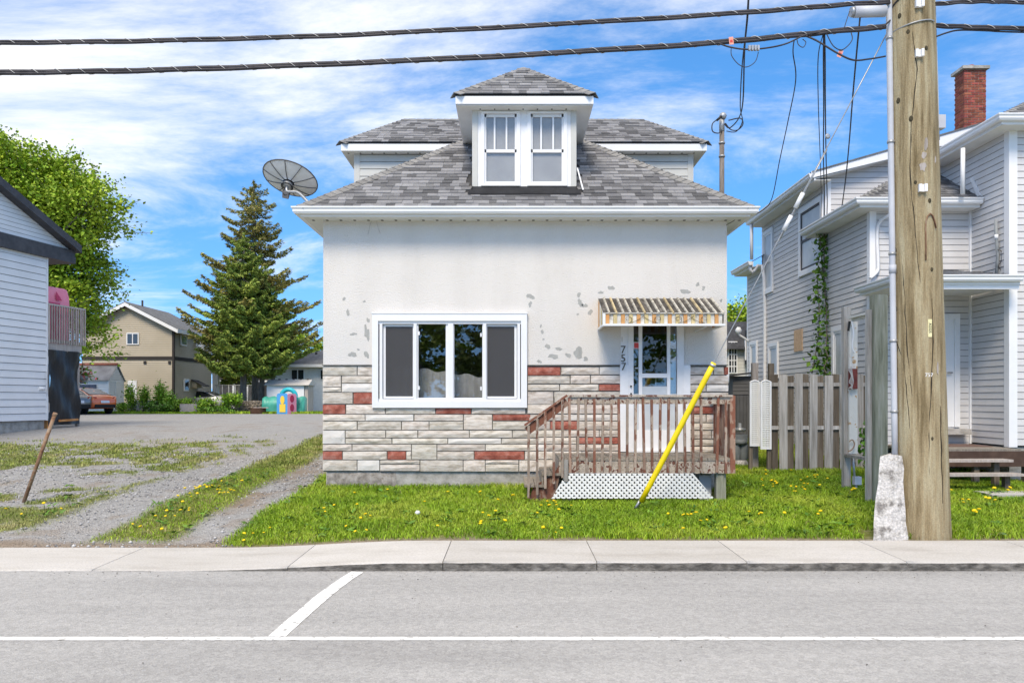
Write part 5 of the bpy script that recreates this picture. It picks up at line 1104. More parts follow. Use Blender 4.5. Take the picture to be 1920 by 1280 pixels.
tri_prism(mb, [(RX-ov-.05,RYA-.32,6.50),(10.6,RYA-.32,rk(10.6)+.10),(10.6,RYE+.3,rk(10.6)+.10),(RX-ov-.05,RYE+.1,6.50)], .03)
bs = .58; e0, f0 = RX-ov, RYB-ov; ez = 5.385; tb_ = RYA-f0
tri_prism(mb, [(e0,f0,ez),(e0+tb_,f0+tb_,ez+bs*tb_),(e0+.01,RYA+.2,ez)], .02); tri_prism(mb, [(e0,f0,ez),(WXc+.3,f0,ez),(WXc+.3,f0+tb_,ez+bs*tb_),(e0+tb_,f0+tb_,ez+bs*tb_)], .02)
wz = 6.485; ws = .55; wx0, wy0 = WXc-ov, WY-ov
tri_prism(mb, [(wx0,wy0,wz),(13.5,wy0,wz),(13.5,wy0+2.6,wz+ws*2.6),(wx0+2.6,wy0+2.6,wz+ws*2.6)], .02); tri_prism(mb, [(wx0,wy0,wz),(wx0+2.6,wy0+2.6,wz+ws*2.6),(wx0+2.6,18,wz+ws*2.6),(wx0,18,wz)], .02)
tri_prism(mb, [(RX-ov,RYE-.3,5.385),(RX+.2,RYE-.3,5.7),(RX+.2,RYD+.3,5.7),(RX-ov,RYD+.3,5.385)], .02)
pz = 3.72; pyf, pxl = 13.32, 6.42; prz = 4.02
tri_prism(mb, [(pxl,pyf,pz+.1),(WXc-.02,pyf,pz+.1),(WXc-.3,RYB,prz+.12),(pxl+.9,RYB,prz+.12)], .02); tri_prism(mb, [(pxl,pyf,pz+.1),(pxl+.9,RYB,prz+.12),(pxl,RYB,pz+.1)], .02)
rroof = mb.build('roof', M['roofd'], rh, label='grey shingled roofs of the grey house')
cb = math.cos(math.atan(bs)); sb_ = math.sin(math.atan(bs))
rs_.plane((e0, f0-.01, ez), U, (0,cb,sb_), tb_/cb, lambda t: (t*cb, WXc+.3-e0), .14); rs_.plane((e0-.01, RYA+.2, ez), (0,-1,0), (cb,0,sb_), tb_/cb, lambda t: (max(0,t*cb-.2), tb_+.2-t*cb), .14)
cw_ = math.cos(math.atan(ws)); sw_ = math.sin(math.atan(ws))
rs_.plane((wx0, wy0-.01, wz), U, (0,cw_,sw_), 2.6/cw_, lambda t: (t*cw_, 5), .14); pl_ = math.hypot(RYB-pyf, prz+.02-pz)
rs_.plane((pxl, pyf-.01, pz+.102), U, (0,(RYB-pyf)/pl_,(prz+.02-pz)/pl_), pl_, lambda t: (.9*t/pl_, WXc-pxl-.05-.25*t/pl_), .14)
rs_.emit(rroof, 0)
caps((e0-.01,f0-.01,ez), (e0+tb_,f0+tb_,ez+bs*tb_), rroof, .12, .2); caps((wx0-.01,wy0-.01,wz), (wx0+2.4,wy0+2.4,wz+ws*2.4), rroof, .12, .2)
eave(rh, (pxl, RYB-.02), (pxl, pyf), Vector((-1,0,0)), pz, .2, skew=(0,1)); eave(rh, (pxl, pyf), (WXc-.03, pyf), Nf, pz, .3, skew=(1,0))
MB().box(pxl+.03, WXc-.025, pyf+.03, RYB-.02, pz-.046, pz-.03).build('porch_ceiling', M['soffit'], rh)
MB().box(pxl+.03, WXc-.03, pyf+.025, pyf+.06, pz-.12, pz-.047).build('porch_beam', M['white'], rh)
MB().prism([(WXc-.012,RYB-.1,ez+.45),(WXc-.012,RYB-.02,ez+.45),(WXc-.012,f0+.1,ez+.06),(WXc-.012,f0+.0,ez+.06)], (-.02,0,0)).build('step_flashing', M['white'], rh)
def spout(pts, r=.036): return MB().tube(pts, r, 4).build('downspout', M['white'], rh)
spout([P(1806,278,14.25), P(1805,364,14.25)], .045)
spout(smooth_pts([Vector((RX+.3,f0-.04,5.29)), Vector((RX+.28,f0-.0,5.14)), Vector((RX+.12,RYB-.05,4.98)), Vector((RX+.12,RYB-.05,4.3)), Vector((RX+.10,RYB-.06,4.12)), Vector((RX-.06,RYB-.12,3.98))], 4))
spout(smooth_pts([Vector((RX-ov-.02,21.0,5.29)), Vector((RX-ov+.02,21.0,5.1)), Vector((RX-.06,20.85,4.95)), Vector((RX-.06,20.85,.9))], 4), .05)
spout([Vector((RX-ov-.02,20.9,6.37)), Vector((RX-ov-.02,20.9,5.42))], .045)
def win_side(y0, y1, z0, z1, fw, mat='white', frame2=None, double=True):
    O = Vector((RX, y1, 0)); t = Vector((0,-1,0)); n = Vector((-1,0,0)); L_ = y1-y0
    w = MB().obox(O,t,n,(0,L_),(-.002,.05),(z1-fw,z1)).obox(O,t,n,(0,L_),(-.002,.055),(z0,z0+fw)).obox(O,t,n,(0,fw),(-.002,.05),(z0+fw,z1-fw)).obox(O,t,n,(L_-fw,L_),(-.002,.05),(z0+fw,z1-fw)).build('window', M[mat], rh)
    m2 = frame2 or mat; f2 = .05; zm = (z0+z1)/2
    s = MB().obox(O,t,n,(fw,fw+f2),(0,.035),(z0+fw,z1-fw)).obox(O,t,n,(L_-fw-f2,L_-fw),(0,.035),(z0+fw,z1-fw)).obox(O,t,n,(fw+f2,L_-fw-f2),(0,.035),(z0+fw,z0+fw+f2)).obox(O,t,n,(fw+f2,L_-fw-f2),(0,.035),(z1-fw-f2,z1-fw))
    if double: s.obox(O,t,n,(fw+f2,L_-fw-f2),(0,.036),(zm-.03,zm+.03))
    s.build('sash_frame', M[m2], w)
    MB().obox(O,t,n,(fw+f2*.5,L_-fw-f2*.5),(.016,.02),(z0+fw,z1-fw)).build('pane', pmat('pane_pale', [(.40,.43,.45),(.55,.57,.58)], 2, 3, .35, spec=.4) if 'pane_pale' not in bpy.data.materials else bpy.data.materials['pane_pale'], w); return w
win_side(17.0, 18.4, 4.57, 6.12, .12, 'white', 'fascd'); win_side(20.25, 21.05, 4.5, 6.15, .10); win_side(19.85, 20.6, 2.3, 3.2, .09, double=False)
win_side(21.55, 22.2, 2.5, 3.35, .08, double=False); win_side(15.9, 16.5, 1.0, 3.25, .10, double=False)
MB().box(RX-.035, RX-.014, 18.2, 18.72, 2.88, 3.38).build('plywood_patch', M['ply'], rh)
MB().tube(smooth_pts([P(1466,655,20.6),P(1467,670,20.6),P(1465,685,20.6),P(1467,698,20.6)]), .045, 5).build('hanging_strap', M['blackm'], rh)
# door and deck
d = RYB; dx0, dx1, z0, z1 = PX(1728,d), PX(1797,d), PZ(800,d), PZ(589,d)
dr = MB().box(dx0, dx0+.1, d-.06, d, z0, z1).box(dx1-.1, dx1, d-.06, d, z0, z1).box(dx0+.1, dx1-.1, d-.06, d, z1-.1, z1).build('door', M['whitew'], rh, label='white entry door under the porch roof')
MB().box(dx0+.1, dx1-.1, d-.03, d-.005, z0, z1-.1).build('door_leaf', M['white'], dr); MB().box(dx0+.2, dx1-.27, d-.036, d-.031, z1-.75, z1-.25).build('pane', M['cglass'], dr); MB().box(dx0+.2, dx1-.22, d-.036, d-.031, z0+.03, z0+.22).build('kick_plate', M['steel'], dr)
MB().tube([(dx1-.165,d-.03,z0+1.0),(dx1-.165,d-.09,z0+1.0),(dx1-.25,d-.09,z0+1.0)], .016, 6).build('handle', M['steel'], dr)
MB().box(dx0-.1, dx1+.1, d-.25, d-.01, z0-.13, z0-.03).build('door_sill', M['found'], rh)
deck = empty('side_deck', (7.7, 13.9, g1(7.7,13.9)), 'low brown wooden deck with two plank steps at the grey house door', 'deck')
y = WY-.36; 
while y < RYB-.03: MB().box(6.75, WXc-.03, y, y+.135, zD-.045, zD-.01).build('deck_board', M['deckw'], deck); y += .142
MB().box(6.8, WXc+.16, WY-.38, WY-.33, zD-.30, zD-.047).build('rim_joist', pmat('deck_brown', [(.06,.035,.025),(.09,.055,.04)], 6), deck)
for xx in (6.85, 7.7, WXc+.05): MB().box(xx, xx+.09, WY-.32, WY-.23, g1(xx,13.3)-.1, zD-.046).build('post', M['fenceb'], deck)
for zz, yy, xe, xs in ((.80,12.98,8.02,6.6),(.60,12.70,8.02,6.6)):
    MB().obox((xs,yy-.12,zz), Vector((1,.05,0)).normalized(), Vector((.05,-1,0)).normalized(), (0,xe-xs), (-.13,.13), (-.04,0)).build('step', M['woodl'], deck)
    MB().box(xe-.22, xe-.14, yy-.05, yy+.05, g1(7.9,yy)-.1, zz-.045).build('step_support', M['fenceb'], deck)
MB().box(PX(1838,12.3), 9.3, 12.0, 12.5, g1(8,12.2)-.05, g1(8,12.2)+.05).build('path_slab', M['slab'], None, label='concrete path slab in the grass at the right edge', cat='path slab')
MB().box(7.6, 8.35, 13.9, 14.6, zD-.01, zD+.006).build('door_mat', pmat('mat_brown', [(.16,.10,.08)], 6), None, label='brown mat lying on the grey house deck', cat='mat')
# antenna / thermometer mast on the porch roof
an = empty('vent_mast', P(1868,514,13.9), 'dark grey tilted pipe standing on the porch roof', 'pipe'); MB().tube([P(1868,522,13.9), P(1871,480,13.9), P(1868,446,13.9), P(1867,412,13.9)], .028, 8).build('pipe', M['meter'], an)
MB().tube([P(1868,448,13.9), P(1868.2,440,13.9)], .032, 8).build('band', M['whitew'], an); MB().tube(smooth_pts([P(1870,468,13.86),P(1878,472,13.85),P(1877,490,13.85),P(1872,500,13.86),P(1886,515,13.9)]), .006, 5).build('wire', M['black'], an)
MB().tube([P(1868,519,13.9),P(1869,524,13.9)], .05, 8).build('base', M['whitew'], an)
# chimney with individual courses
ch = empty('brick_chimney', P(1828,262,19), 'red brick chimney with concrete cap on the grey house roof', 'chimney')
cx0_, cx1_, cy0_, cy1_ = PX(1808,19), PX(1849,19), 19.0, 19.42; cz0, cz1 = 7.2, PZ(130,19)
MB().box(cx0_+.008, cx1_-.008, cy0_+.008, cy1_-.008, cz0, cz1).build('core', M['bmort'], ch)
mb = MB(); z = cz0; r = 0
while z < cz1-.05:
    L_ = cx1_-cx0_; bw = .175; off = (r%2)*bw*.5; x = cx0_-off
    while x < cx1_-.01:
        a, b = max(x, cx0_), min(x+bw-.012, cx1_); x += bw
        if b-a > .02: mb.box(a, b, cy0_-random.uniform(0,.004), cy0_+.05, z, z+.048)
    y = cy0_+.052-((r+1)%2)*bw*.3
    while y < cy1_-.01:
        a, b = max(y, cy0_+.052), min(y+bw-.012, cy1_); y += bw
        if b-a > .02: mb.box(cx0_-random.uniform(0,.004), cx0_+.05, a, b, z, z+.048); mb.box(cx1_-.05, cx1_+.002, a, b, z, z+.048)
    z += .06; r += 1
mb.build('bricks', M['brick'], ch, kind='stuff')
MB().box(cx0_-.06, cx1_+.06, cy0_-.06, cy1_+.06, cz1, cz1+.07).build('cap', M['found'], ch); MB().lathe([(.09,0),(.085,.09)], ((cx0_+cx1_)/2, 19.2, cz1+.07), n=12).build('flue', M['brick'], ch)
# vine on the grey house, sapling by the fence
def vine_thing(paths, dens, size, name, label, cat, mat, spread=.07, stem=.012):
    root = empty(name, paths[0][-1], label, cat); C = []
    for pts in paths:
        sp = smooth_pts(pts, 8); MB().tube(sp, stem, 5).build('stem', M['bark'], root)
        for a, b in zip(sp[:-1], sp[1:]):
            for _ in range(max(1, int((b-a).length*dens))): C.append(a.lerp(b, random.random())+Vector((random.gauss(0,spread), random.gauss(0,spread*.6), random.gauss(0,spread*.5))))
    np_obj('leaves', leaf_mesh([tuple(c) for c in C], size, mat, 'leaves', .1), root, kind='stuff'); return root
vine_thing([[P(1546,425,16.8),P(1545,470,16.8),P(1546,530,16.8),P(1550,600,16.75),P(1549,660,16.7),P(1548,705,16.6)], [P(1546,430,16.75),P(1560,424,16.7),P(1572,428,16.7),P(1578,450,16.7),P(1574,492,16.7)],
  [P(1546,432,16.75),P(1538,440,16.75),P(1540,480,16.8),P(1545,520,16.8)], [P(1548,655,16.6),P(1552,672,16.6),P(1545,690,16.6),P(1549,700,16.6)], [P(1532,520,16.9),P(1536,590,16.9),P(1533,640,16.9),P(1522,700,16.9)]], 85, .11, 'climbing_vine', 'green climbing vine growing up the wall of the grey house', 'vine', M['vine'], .085)
vine_thing([[P(1625,790,13.6),P(1622,815,13.6),P(1626,880,13.6)],[P(1612,805,13.6),P(1620,822,13.6),P(1626,850,13.6)],[P(1640,812,13.6),P(1632,830,13.6),P(1627,860,13.6)]], 75, .11, 'sapling', 'small leafy sapling growing between the sign frame posts', 'sapling', M['vine'], .07, .006)
# ------------------------------------------------------------------ gap behind: dark-roofed house, charcoal shed
gh = empty('cream_house', (PX(1385,30), 30, g1(11,30)), 'cream house with charcoal mansard roof glimpsed between the two houses', 'house')
MB().box(PX(1352,30), PX(1420,30), 30, 34, .8, PZ(655,30)).build('wall', M['siduw'], gh); boards(gh, (PX(1352,30),30), (PX(1420,30),30), 2.0, PZ(656,30), .12, 'siduw')
MB().prism([(PX(1348,30),29.7,PZ(655,30)),(PX(1424,30),29.7,PZ(655,30)),(PX(1424,30),30.6,PZ(600,30)),(PX(1348,30),30.6,PZ(600,30))], (0,3.5,0)).build('roof', M['roofk'], gh)
MB().box(PX(1395,30), PX(1424,30), 28.9, 29.9, PZ(683,30), PZ(620,30)).build('dormer_cheek', M['roofk'], gh)
d = 29.97; w = MB().box(PX(1365,d), PX(1382,d), d-.05, d, PZ(700,d), PZ(640,d)).build('window', M['white'], gh); MB().box(PX(1366.5,d), PX(1380,d), d-.06, d-.051, PZ(698,d), PZ(642,d)).build('pane', M['cglass'], w)
for i in range(1,3): MB().box(PX(1366.5+i*4.5,d)-.015, PX(1366.5+i*4.5,d)+.015, d-.07, d-.061, PZ(698,d), PZ(642,d)).build('muntin', M['white'], w)
for i in range(1,5): MB().box(PX(1366.5,d), PX(1380,d), d-.071, d-.0615, PZ(642+i*11.2,d)-.015, PZ(642+i*11.2,d)+.015).build('muntin', M['white'], w)
MB().box(PX(1396,29.8), PX(1399,29.8), 29.7, 29.8, PZ(675,29.8), PZ(637,29.8)).build('downspout', M['white'], gh)
sd = empty('charcoal_shed', (PX(1392,20), 20, g1(5.8,20)), 'charcoal grey garden shed between the two houses', 'shed')
x0, x1 = PX(1374,20), PX(1412,20); MB().box(x0, x1, 20, 22, .6, PZ(705,20)).build('wall', M['shedd'], sd); boards(sd, (x0,20), (x1,20), PZ(740,20), PZ(706,20), .09, 'shedd')
for i in range(6): MB().box(x0+i*(x1-x0)/6+.004, x0+(i+1)*(x1-x0)/6-.004, 19.98, 20, .65, PZ(741,20)).build('door_plank', M['shedd'], sd)
MB().prism([(x0-.1,19.85,PZ(706,20)),(x1+.1,19.85,PZ(699,20)),(x1+.1,19.85,PZ(696,20)),(x0-.1,19.85,PZ(703,20))], (0,2.3,0)).build('roof', M['roofk'], sd); MB().box(x0+.02, x0+.05, 19.93, 19.98, PZ(770,20), PZ(757,20)).build('handle', M['blackm'], sd)
lamp = empty('wall_lamp', P(1384,612,22.4), 'white floodlight on a curved arm between the houses', 'lamp')
MB().tube(smooth_pts([P(1404,640,22.4),P(1396,634,22.4),P(1388,629,22.4),P(1384,622,22.4)]), .03, 6).build('arm', M['whitew'], lamp); MB().lathe([(.03,0),(.10,.05),(.10,.12),(.03,.16)], P(1390,620,22.4), (-1,0,.1), 10).build('head', M['whitew'], lamp)
# ------------------------------------------------------------------ white house on the left edge
LC = Vector((-13.54, 23.3, 0)); lt = Vector((.1767, 1, 0)).normalized(); ln = Vector((lt.y, -lt.x, 0)); lg = g1(-13.5, 23.3)
lh = empty('white_sided_house', (LC.x, LC.y, lg), 'white sided house with dark fascia at the left edge', 'house')
FR = LC-lt*9; zc = PZ(788,23.3)
MB().obox(LC, lt, ln, (-9,0), (-8,-.01), (zc,6.3)).build('wall', M['sidshade'], lh); lw = bpy.data.objects['white_sided_house']
MB().obox(LC, lt, ln, (-9,-.06), (-8,-.06), (lg-.6,zc)).build('foundation', M['found'], lh)
boards(lh, (FR.x,FR.y), (LC.x,LC.y), zc, 5.89, .2, 'sidw', th=.022)
MB().obox(LC, lt, ln, (-.05,.012), (-.06,.03), (zc,5.89)).build('corner_post', M['sidw'], lh)
mid = -4.5
zr = lambda t: 6.33+.41*(min(1.04-t, t-2*mid+1.04))
tri = [LC+lt*a+Vector((0,0,z)) for a, z in ((1.0,6.27),(mid,zr(mid)-.15),(2*mid-1.0,6.27))]
MB().prism([p-ln*.03 for p in tri], -ln*.1).build('gable', M['sidshade'], lh)
boards(lh, (FR.x,FR.y), (LC.x+lt.x,LC.y+lt.y), 6.27, 8.2, .125, 'sidw', rng=lambda z: (max(0, 9+2*mid-1+(z-6.36)/.41), 10.0-max(0,(z-6.36)/.41)), th=.014)
band = MB().obox(LC, lt, ln, (-9.5,1.0), (-8,.14), (5.88,6.08)).obox(LC, lt, ln, (-9.5,.99), (-8,.12), (6.08,6.27)).build('fascia_band', M['fascd'], lh)
for a0, a1, s in ((1.06, mid, -1), (2*mid-1.06, mid, 1)):
    p, q = LC+lt*a0+Vector((0,0,zr(1.04)-.02)), LC+lt*a1+Vector((0,0,zr(mid)))
    MB().prism([p+ln*.30+Vector((0,0,-.10)), q+ln*.30+Vector((0,0,-.10)), q+ln*.30+Vector((0,0,.12)), p+ln*.30+Vector((0,0,.12))], -ln*8.4).build('roof', M['fascd'], lh)
MB().tube([LC-lt*.35+ln*.02+Vector((0,0,PZ(728,23))), LC-lt*.15+ln*.05+Vector((0,0,PZ(728,23)))], .05, 8).build('hose_bib', M['whitew'], lh)
# balcony behind that house
ba = empty('balcony', (LC.x+lt.x*.8, LC.y+lt.y*.8, lg), 'weathered wooden balcony railing and posts behind the white sided house', 'balcony')
zr0, zr1 = PZ(641,23.3), PZ(568,23.3); L_ = 1.55
MB().obox(LC, lt, ln, (.02,L_), (-.06,.05), (zr1-.05,zr1)).build('top_rail', M['woodl'], ba); MB().obox(LC, lt, ln, (.02,L_), (-.04,.02), (zr0,zr0+.09)).build('bottom_rail', M['woodl'], ba); MB().obox(LC, lt, ln, (.02,L_-.12), (-2.5,.0), (zr0-.24,zr0-.02)).build('deck_beam', M['woodl'], ba)
for i in range(16): a = .04+i*(L_-.06)/15; MB().obox(LC, lt, ln, (a-.015,a+.015), (.021,.055), (zr0-.02,zr1-.051)).build('baluster', M['woodl'], ba)
for i in range(14): a = -.1-i*.15; MB().obox(LC, lt, ln, (L_-.04,L_-.005), (a-.018,a+.018), (zr0,zr1-.051)).build('baluster', M['woodl'], ba)
MB().obox(LC, lt, ln, (.02,.10), (-.09,.0), (lg-.1,zr0-.25)).build('post', M['woodl'], ba); MB().obox(LC, lt, ln, (L_-.25,L_-.16), (-.13,-.04), (lg-.1,zr0-.25)).build('post', M['woodl'], ba)
MB().obox(LC, lt, ln, (.0,.018), (-.10,.02), (lg,zr0+.6)).build('brace', M['woodo'], ba)
tp = MB(); nx, nz_ = 22, 16; V = []
for j in range(nz_+1):
    for i in range(nx+1):
        u_ = i/nx; w_ = j/nz_; o = .03*math.sin(u_*16+w_*5)+.035*math.sin(u_*9-w_*11)+.02*random.random()+.05*w_*math.sin(u_*4); V.append(LC+lt*(.0+u_*(1.30-.04*math.sin(w_*5)))+ln*(.03+o)+Vector((0,0,zr0-.22-w_*(zr0-.22-lg-.10))))
tp.add(V, [(j*(nx+1)+i, j*(nx+1)+i+1, (j+1)*(nx+1)+i+1, (j+1)*(nx+1)+i) for j in range(nz_) for i in range(nx)], True)
tp.build('plastic_sheet', M['tarp'], None, label='wrinkled black plastic sheet hung below the balcony', cat='tarp')
MB().beam(LC+lt*.35+ln*.12+Vector((0,0,lg+.22)), LC+lt*1.1+ln*.12+Vector((0,0,lg+.24)), .06, .06).build('orange_plank', M['woodo'], None, label='orange timber lying at the foot of the black sheet', cat='plank')
tn = empty('play_tent', LC+lt*.7-ln*.8+Vector((0,0,zr0)), 'pink fabric play tent standing on the balcony', 'tent')
c = LC+lt*.55-ln*.75; V = []
for zz, s in ((zr0,1.0),(zr0+.9,1.0),(zr1+.30,.97),(zr1+.52,.90),(zr1+.56,.80)):
    for a, o in ((-.62,-.55),(.62,-.55),(.62,.55),(-.62,.55)): V.append(c+lt*a*s+ln*o*s+Vector((0,0,zz)))
MB().add(V, [(k*4+j, k*4+(j+1)%4, (k+1)*4+(j+1)%4, (k+1)*4+j) for k in range(4) for j in range(4)]+[(16,17,18,19)]).build('tent_fabric', M['pink'], tn)
MB().obox(c, lt, ln, (-.58,.2), (.552,.56), (zr0+.1,zr1+.08)).build('tent_flap', M['pinkd'], tn)
MB().prism([c+lt*.02+ln*.57+Vector((0,0,zr1+.42)), c+lt*.02+ln*.57+Vector((0,0,zr1+.16)), c+lt*.26+ln*.57+Vector((0,0,zr1+.17))], ln*.01).build('tent_window', M['pinkd'], tn)
fb = empty('hanging_basket', P(156,705,25), 'hanging basket of pink flowers beside the black sheet', 'flower basket')
C = [P(156,702,25)+Vector((random.gauss(0,.13),random.gauss(0,.12),random.gauss(0,.13))) for _ in range(160)]
np_obj('foliage', leaf_mesh([tuple(q) for q in C], .10, M['vine'], 'foliage'), fb, kind='stuff'); np_obj('flowers', leaf_mesh([tuple(q+Vector((0,-.05,0))) for q in C[:60]], .08, M['flower'], 'flowers'), fb, kind='stuff')
MB().lathe([(.08,-.32),(.14,-.2),(.16,-.08)], P(156,700,25), n=10).build('pot', M['meter'], fb); MB().tube([P(156,697,25), P(152,660,25)], .01, 5).build('hanger', M['blackm'], fb)
# ------------------------------------------------------------------ background on the left
BD = 54.0; bg_ = g1(-23, BD)
bh = empty('tan_house', (PX(240,BD), BD, bg_), 'two-storey tan sided house with grey gable roof behind the gravel lot', 'house')
bx0, bx1, by1 = PX(155,BD), PX(325,BD), 60.0; bze, bza = PZ(614,BD), PZ(570,BD); bxm = (bx0+bx1)/2
MB().prism([(bx0+.03,BD+.03,bg_-.2),(bx1-.03,BD+.03,bg_-.2),(bx1-.03,BD+.03,bze),(bxm,BD+.03,bza-.1),(bx0+.03,BD+.03,bze)], (0,by1-BD-.06,0)).build('wall', M['sidb'], bh)
def lap(p0, p1, z0, z1, expo, name, parent, mat, rng=None, th=.03):
    p0 = Vector((*p0,0)); p1 = Vector((*p1,0)); t = (p1-p0); L_ = t.length; t.normalize(); n = Vector((t.y,-t.x,0)); mb = MB(); z = z0
    while z < z1-.02:
        a, b = rng(z+expo*.6) if rng else (0, L_)
        if b-a > .1: mb.add([p0+t*a+Vector((0,0,z)), p0+t*b+Vector((0,0,z)), p0+t*b+n*th+Vector((0,0,z)), p0+t*a+n*th+Vector((0,0,z)), p0+t*a+n*.003+Vector((0,0,z+expo)), p0+t*b+n*.003+Vector((0,0,z+expo))], [(0,3,2,1),(3,4,5,2),(0,4,3),(1,2,5)])
        z += expo
    return mb.build(name, mat, parent, kind='stuff')
slope_b = (bza-bze)/(bxm-bx0)
lap((bx0,BD), (bx1,BD), bg_, bza-.15, .127, 'siding', bh, M['sidb'], rng=lambda z: (0 if z < bze else (z-bze+.08)/slope_b, (bx1-bx0) if z < bze else (bx1-bx0)-(z-bze+.08)/slope_b))
lap((bx1,BD), (bx1+.3,by1), bg_, bze, .127, 'siding', bh, M['sidb'])
ovb = .45
for s in (-1, 1):
    xe = bxm+s*(bxm-bx0+ovb); ze = bze-slope_b*ovb
    MB().prism([(xe,BD-.45,ze),(bxm,BD-.45,bza),(bxm,BD-.45,bza+.13),(xe,BD-.45,ze+.13)], (0,by1-BD+.9,0)).build('roof', M['roofd'], bh)
    MB().prism([(xe,BD-.47,ze-.16),(bxm,BD-.47,bza-.18),(bxm,BD-.47,bza+.06),(xe,BD-.47,ze+.08)], (0,.02,0)).build('rake_board', M['white'], bh)
    MB().box(min(xe,xe+s*.04), max(xe,xe+s*.04), BD-.45, by1+.45, ze-.16, ze+.1).build('gutter', M['white'], bh)
MB().box(bx0-.02, bx1+.06, BD-.06, BD-.005, PZ(674.5,BD), PZ(668,BD)).build('belt_band', M['sidb2'], bh); MB().prism([(bx1+.03,BD,PZ(674.5,BD)),(bx1+.34,by1,PZ(674.5,BD)),(bx1+.34,by1,PZ(668,BD)),(bx1+.03,BD,PZ(668,BD))], (.03,0,0)).build('belt_band', M['sidb2'], bh)
MB().box(bx1-.06, bx1+.08, BD-.07, BD+.08, bg_, bze).build('corner_post', M['sidb2'], bh)
def win_b(x0, x1, y0, y1, d=BD, parent=bh):
    a, b, z0, z1 = PX(x0,d), PX(x1,d), PZ(y1,d), PZ(y0,d); w = MB().box(a, b, d-.08, d-.002, z0, z1).build('window', M['white'], parent)
    for q in range(2): MB().box(a+.07+q*(b-a-.07)/2, a+(q+1)*(b-a-.07)/2, d-.095, d-.082, z0+.07, z1-.07).build('pane', M['cglass'], w)
win_b(238,261,624,646)
for y0, y1, z0, z1 in ((54.9,55.9,PZ(648,55.4),PZ(628,55.4)),(57.9,58.9,PZ(648,58.4),PZ(630,58.4)),(55.4,56.2,PZ(733,55.8),PZ(710,55.8))):
    xx = bx1+.03+.05*(y0-BD); w = MB().box(xx, xx+.09, y0, y1, z0, z1).build('window', M['white'], bh); MB().box(xx+.091, xx+.10, y0+.09, y1-.09, z0+.09, z1-.09).build('pane', M['cglass'], w)
MB().prism([(bx1+.1,56.6,PZ(712,57)),(bx1+.1,57.8,PZ(712,57)),(bx1+1.0,57.8,PZ(724,57)),(bx1+1.0,56.6,PZ(724,57))], (0,0,.05)).build('side_canopy', M['roofk'], bh); MB().box(bx1+.1, bx1+.5, 56.7, 57.7, PZ(727,57), PZ(716,57)).build('canopy_box', M['sidb'], bh)
MB().box(PX(240,BD), PX(257,BD), BD-.07, BD-.002, bg_, PZ(713,BD)).build('patio_door', M['whitew'], bh)
for x in (270,316): MB().box(PX(x,BD), PX(x+5,BD), BD-.08, BD-.004, PZ(682,BD), PZ(677,BD)).build('vent', M['sidb2'], bh)
MB().tube([(PX(267,56),56,bza-.5),(PX(267,56),56,PZ(563,56))], .07, 8).build('vent_pipe', M['blackm'], bh)
MB().lathe([(.05,0),(.32,.06),(.34,.08)], (bx1+.5,57.3,PZ(650,57.3)), (.8,-.5,.4), 14).build('small_dish', M['whitew'], bh)
# white shed with corrugated roof
gs = empty('garden_shed', (PX(190,50), 50, g1(-25,50)), 'white garden shed with corrugated metal roof beside the tan house', 'shed')
sx0, sx1, sx2 = PX(120,50), PX(203,50), PX(232,52); sg = g1(-25,50); sze, sza = PZ(712,50), PZ(686,51)
A_, B_, C_ = Vector((sx0,50,0)), Vector((sx1,50,0)), Vector((sx2,52,0)); dirB = (C_-B_)
MB().prism([B_+Vector((0,0,sg)), C_+Vector((0,0,sg)), C_+Vector((0,0,sze-.05)), (B_+C_)/2+Vector((0,0,sza)), B_+Vector((0,0,sze))], A_-B_).build('wall', M['sidw'], gs)
lap((A_.x,A_.y), (B_.x,B_.y), sg, sze, .16, 'siding', gs, M['sidw']); lap((B_.x,B_.y), (C_.x,C_.y), sg, sza-.1, .16, 'siding', gs, M['sidw'], rng=lambda z: (0, dirB.length) if z < sze else ((z-sze)/(sza-sze)*dirB.length/2, dirB.length*(1-(z-sze)/(sza-sze)/2)))
mb = MB(); e_, r_ = B_+Vector((.12,-.15,sze-.06)), (B_+C_)/2+Vector((.1,0,sza+.04)); back = A_-B_; nc = 34
V = []
for i in range(nc*2+1): t = i/(nc*2); up_ = .05 if i%2 else 0; V += [e_+back*t+Vector((0,-up_*.5,up_)), r_+back*t+Vector((0,-up_*.5,up_))]
mb.add(V, [(2*i,2*i+2,2*i+3,2*i+1) for i in range(nc*2)]); mb.build('metal_roof', M['corr'], gs)
MB().prism([r_+Vector((0,.05,.05)), C_+Vector((.1,.1,sze-.08)), C_+Vector((.1,.1,sze-.04)), r_+Vector((0,.05,.09))], back).build('metal_roof', M['corr'], gs)
MB().tube([r_+Vector((0,0,.06)), r_+back+Vector((0,0,.06))], .10, 6).build('ridge', M['rustr'], gs)
u_ = dirB.normalized(); n_ = Vector((u_.y,-u_.x,0)); MB().obox(B_, u_, n_, (dirB.length*.42,dirB.length*.8), (.0,.05), (sg+.05,sg+1.95)).build('door', M['white'], gs); MB().obox(B_, u_, n_, (-.06,.06), (0,.06), (sg,sze)).build('corner_board', M['white'], gs)
MB().box(PX(140,50), PX(181,50), 49.93, 49.99, PZ(740,50), PZ(721,50)).build('window', pmat('covered_window', [(.05,.06,.10),(.16,.18,.25)], 3), gs)
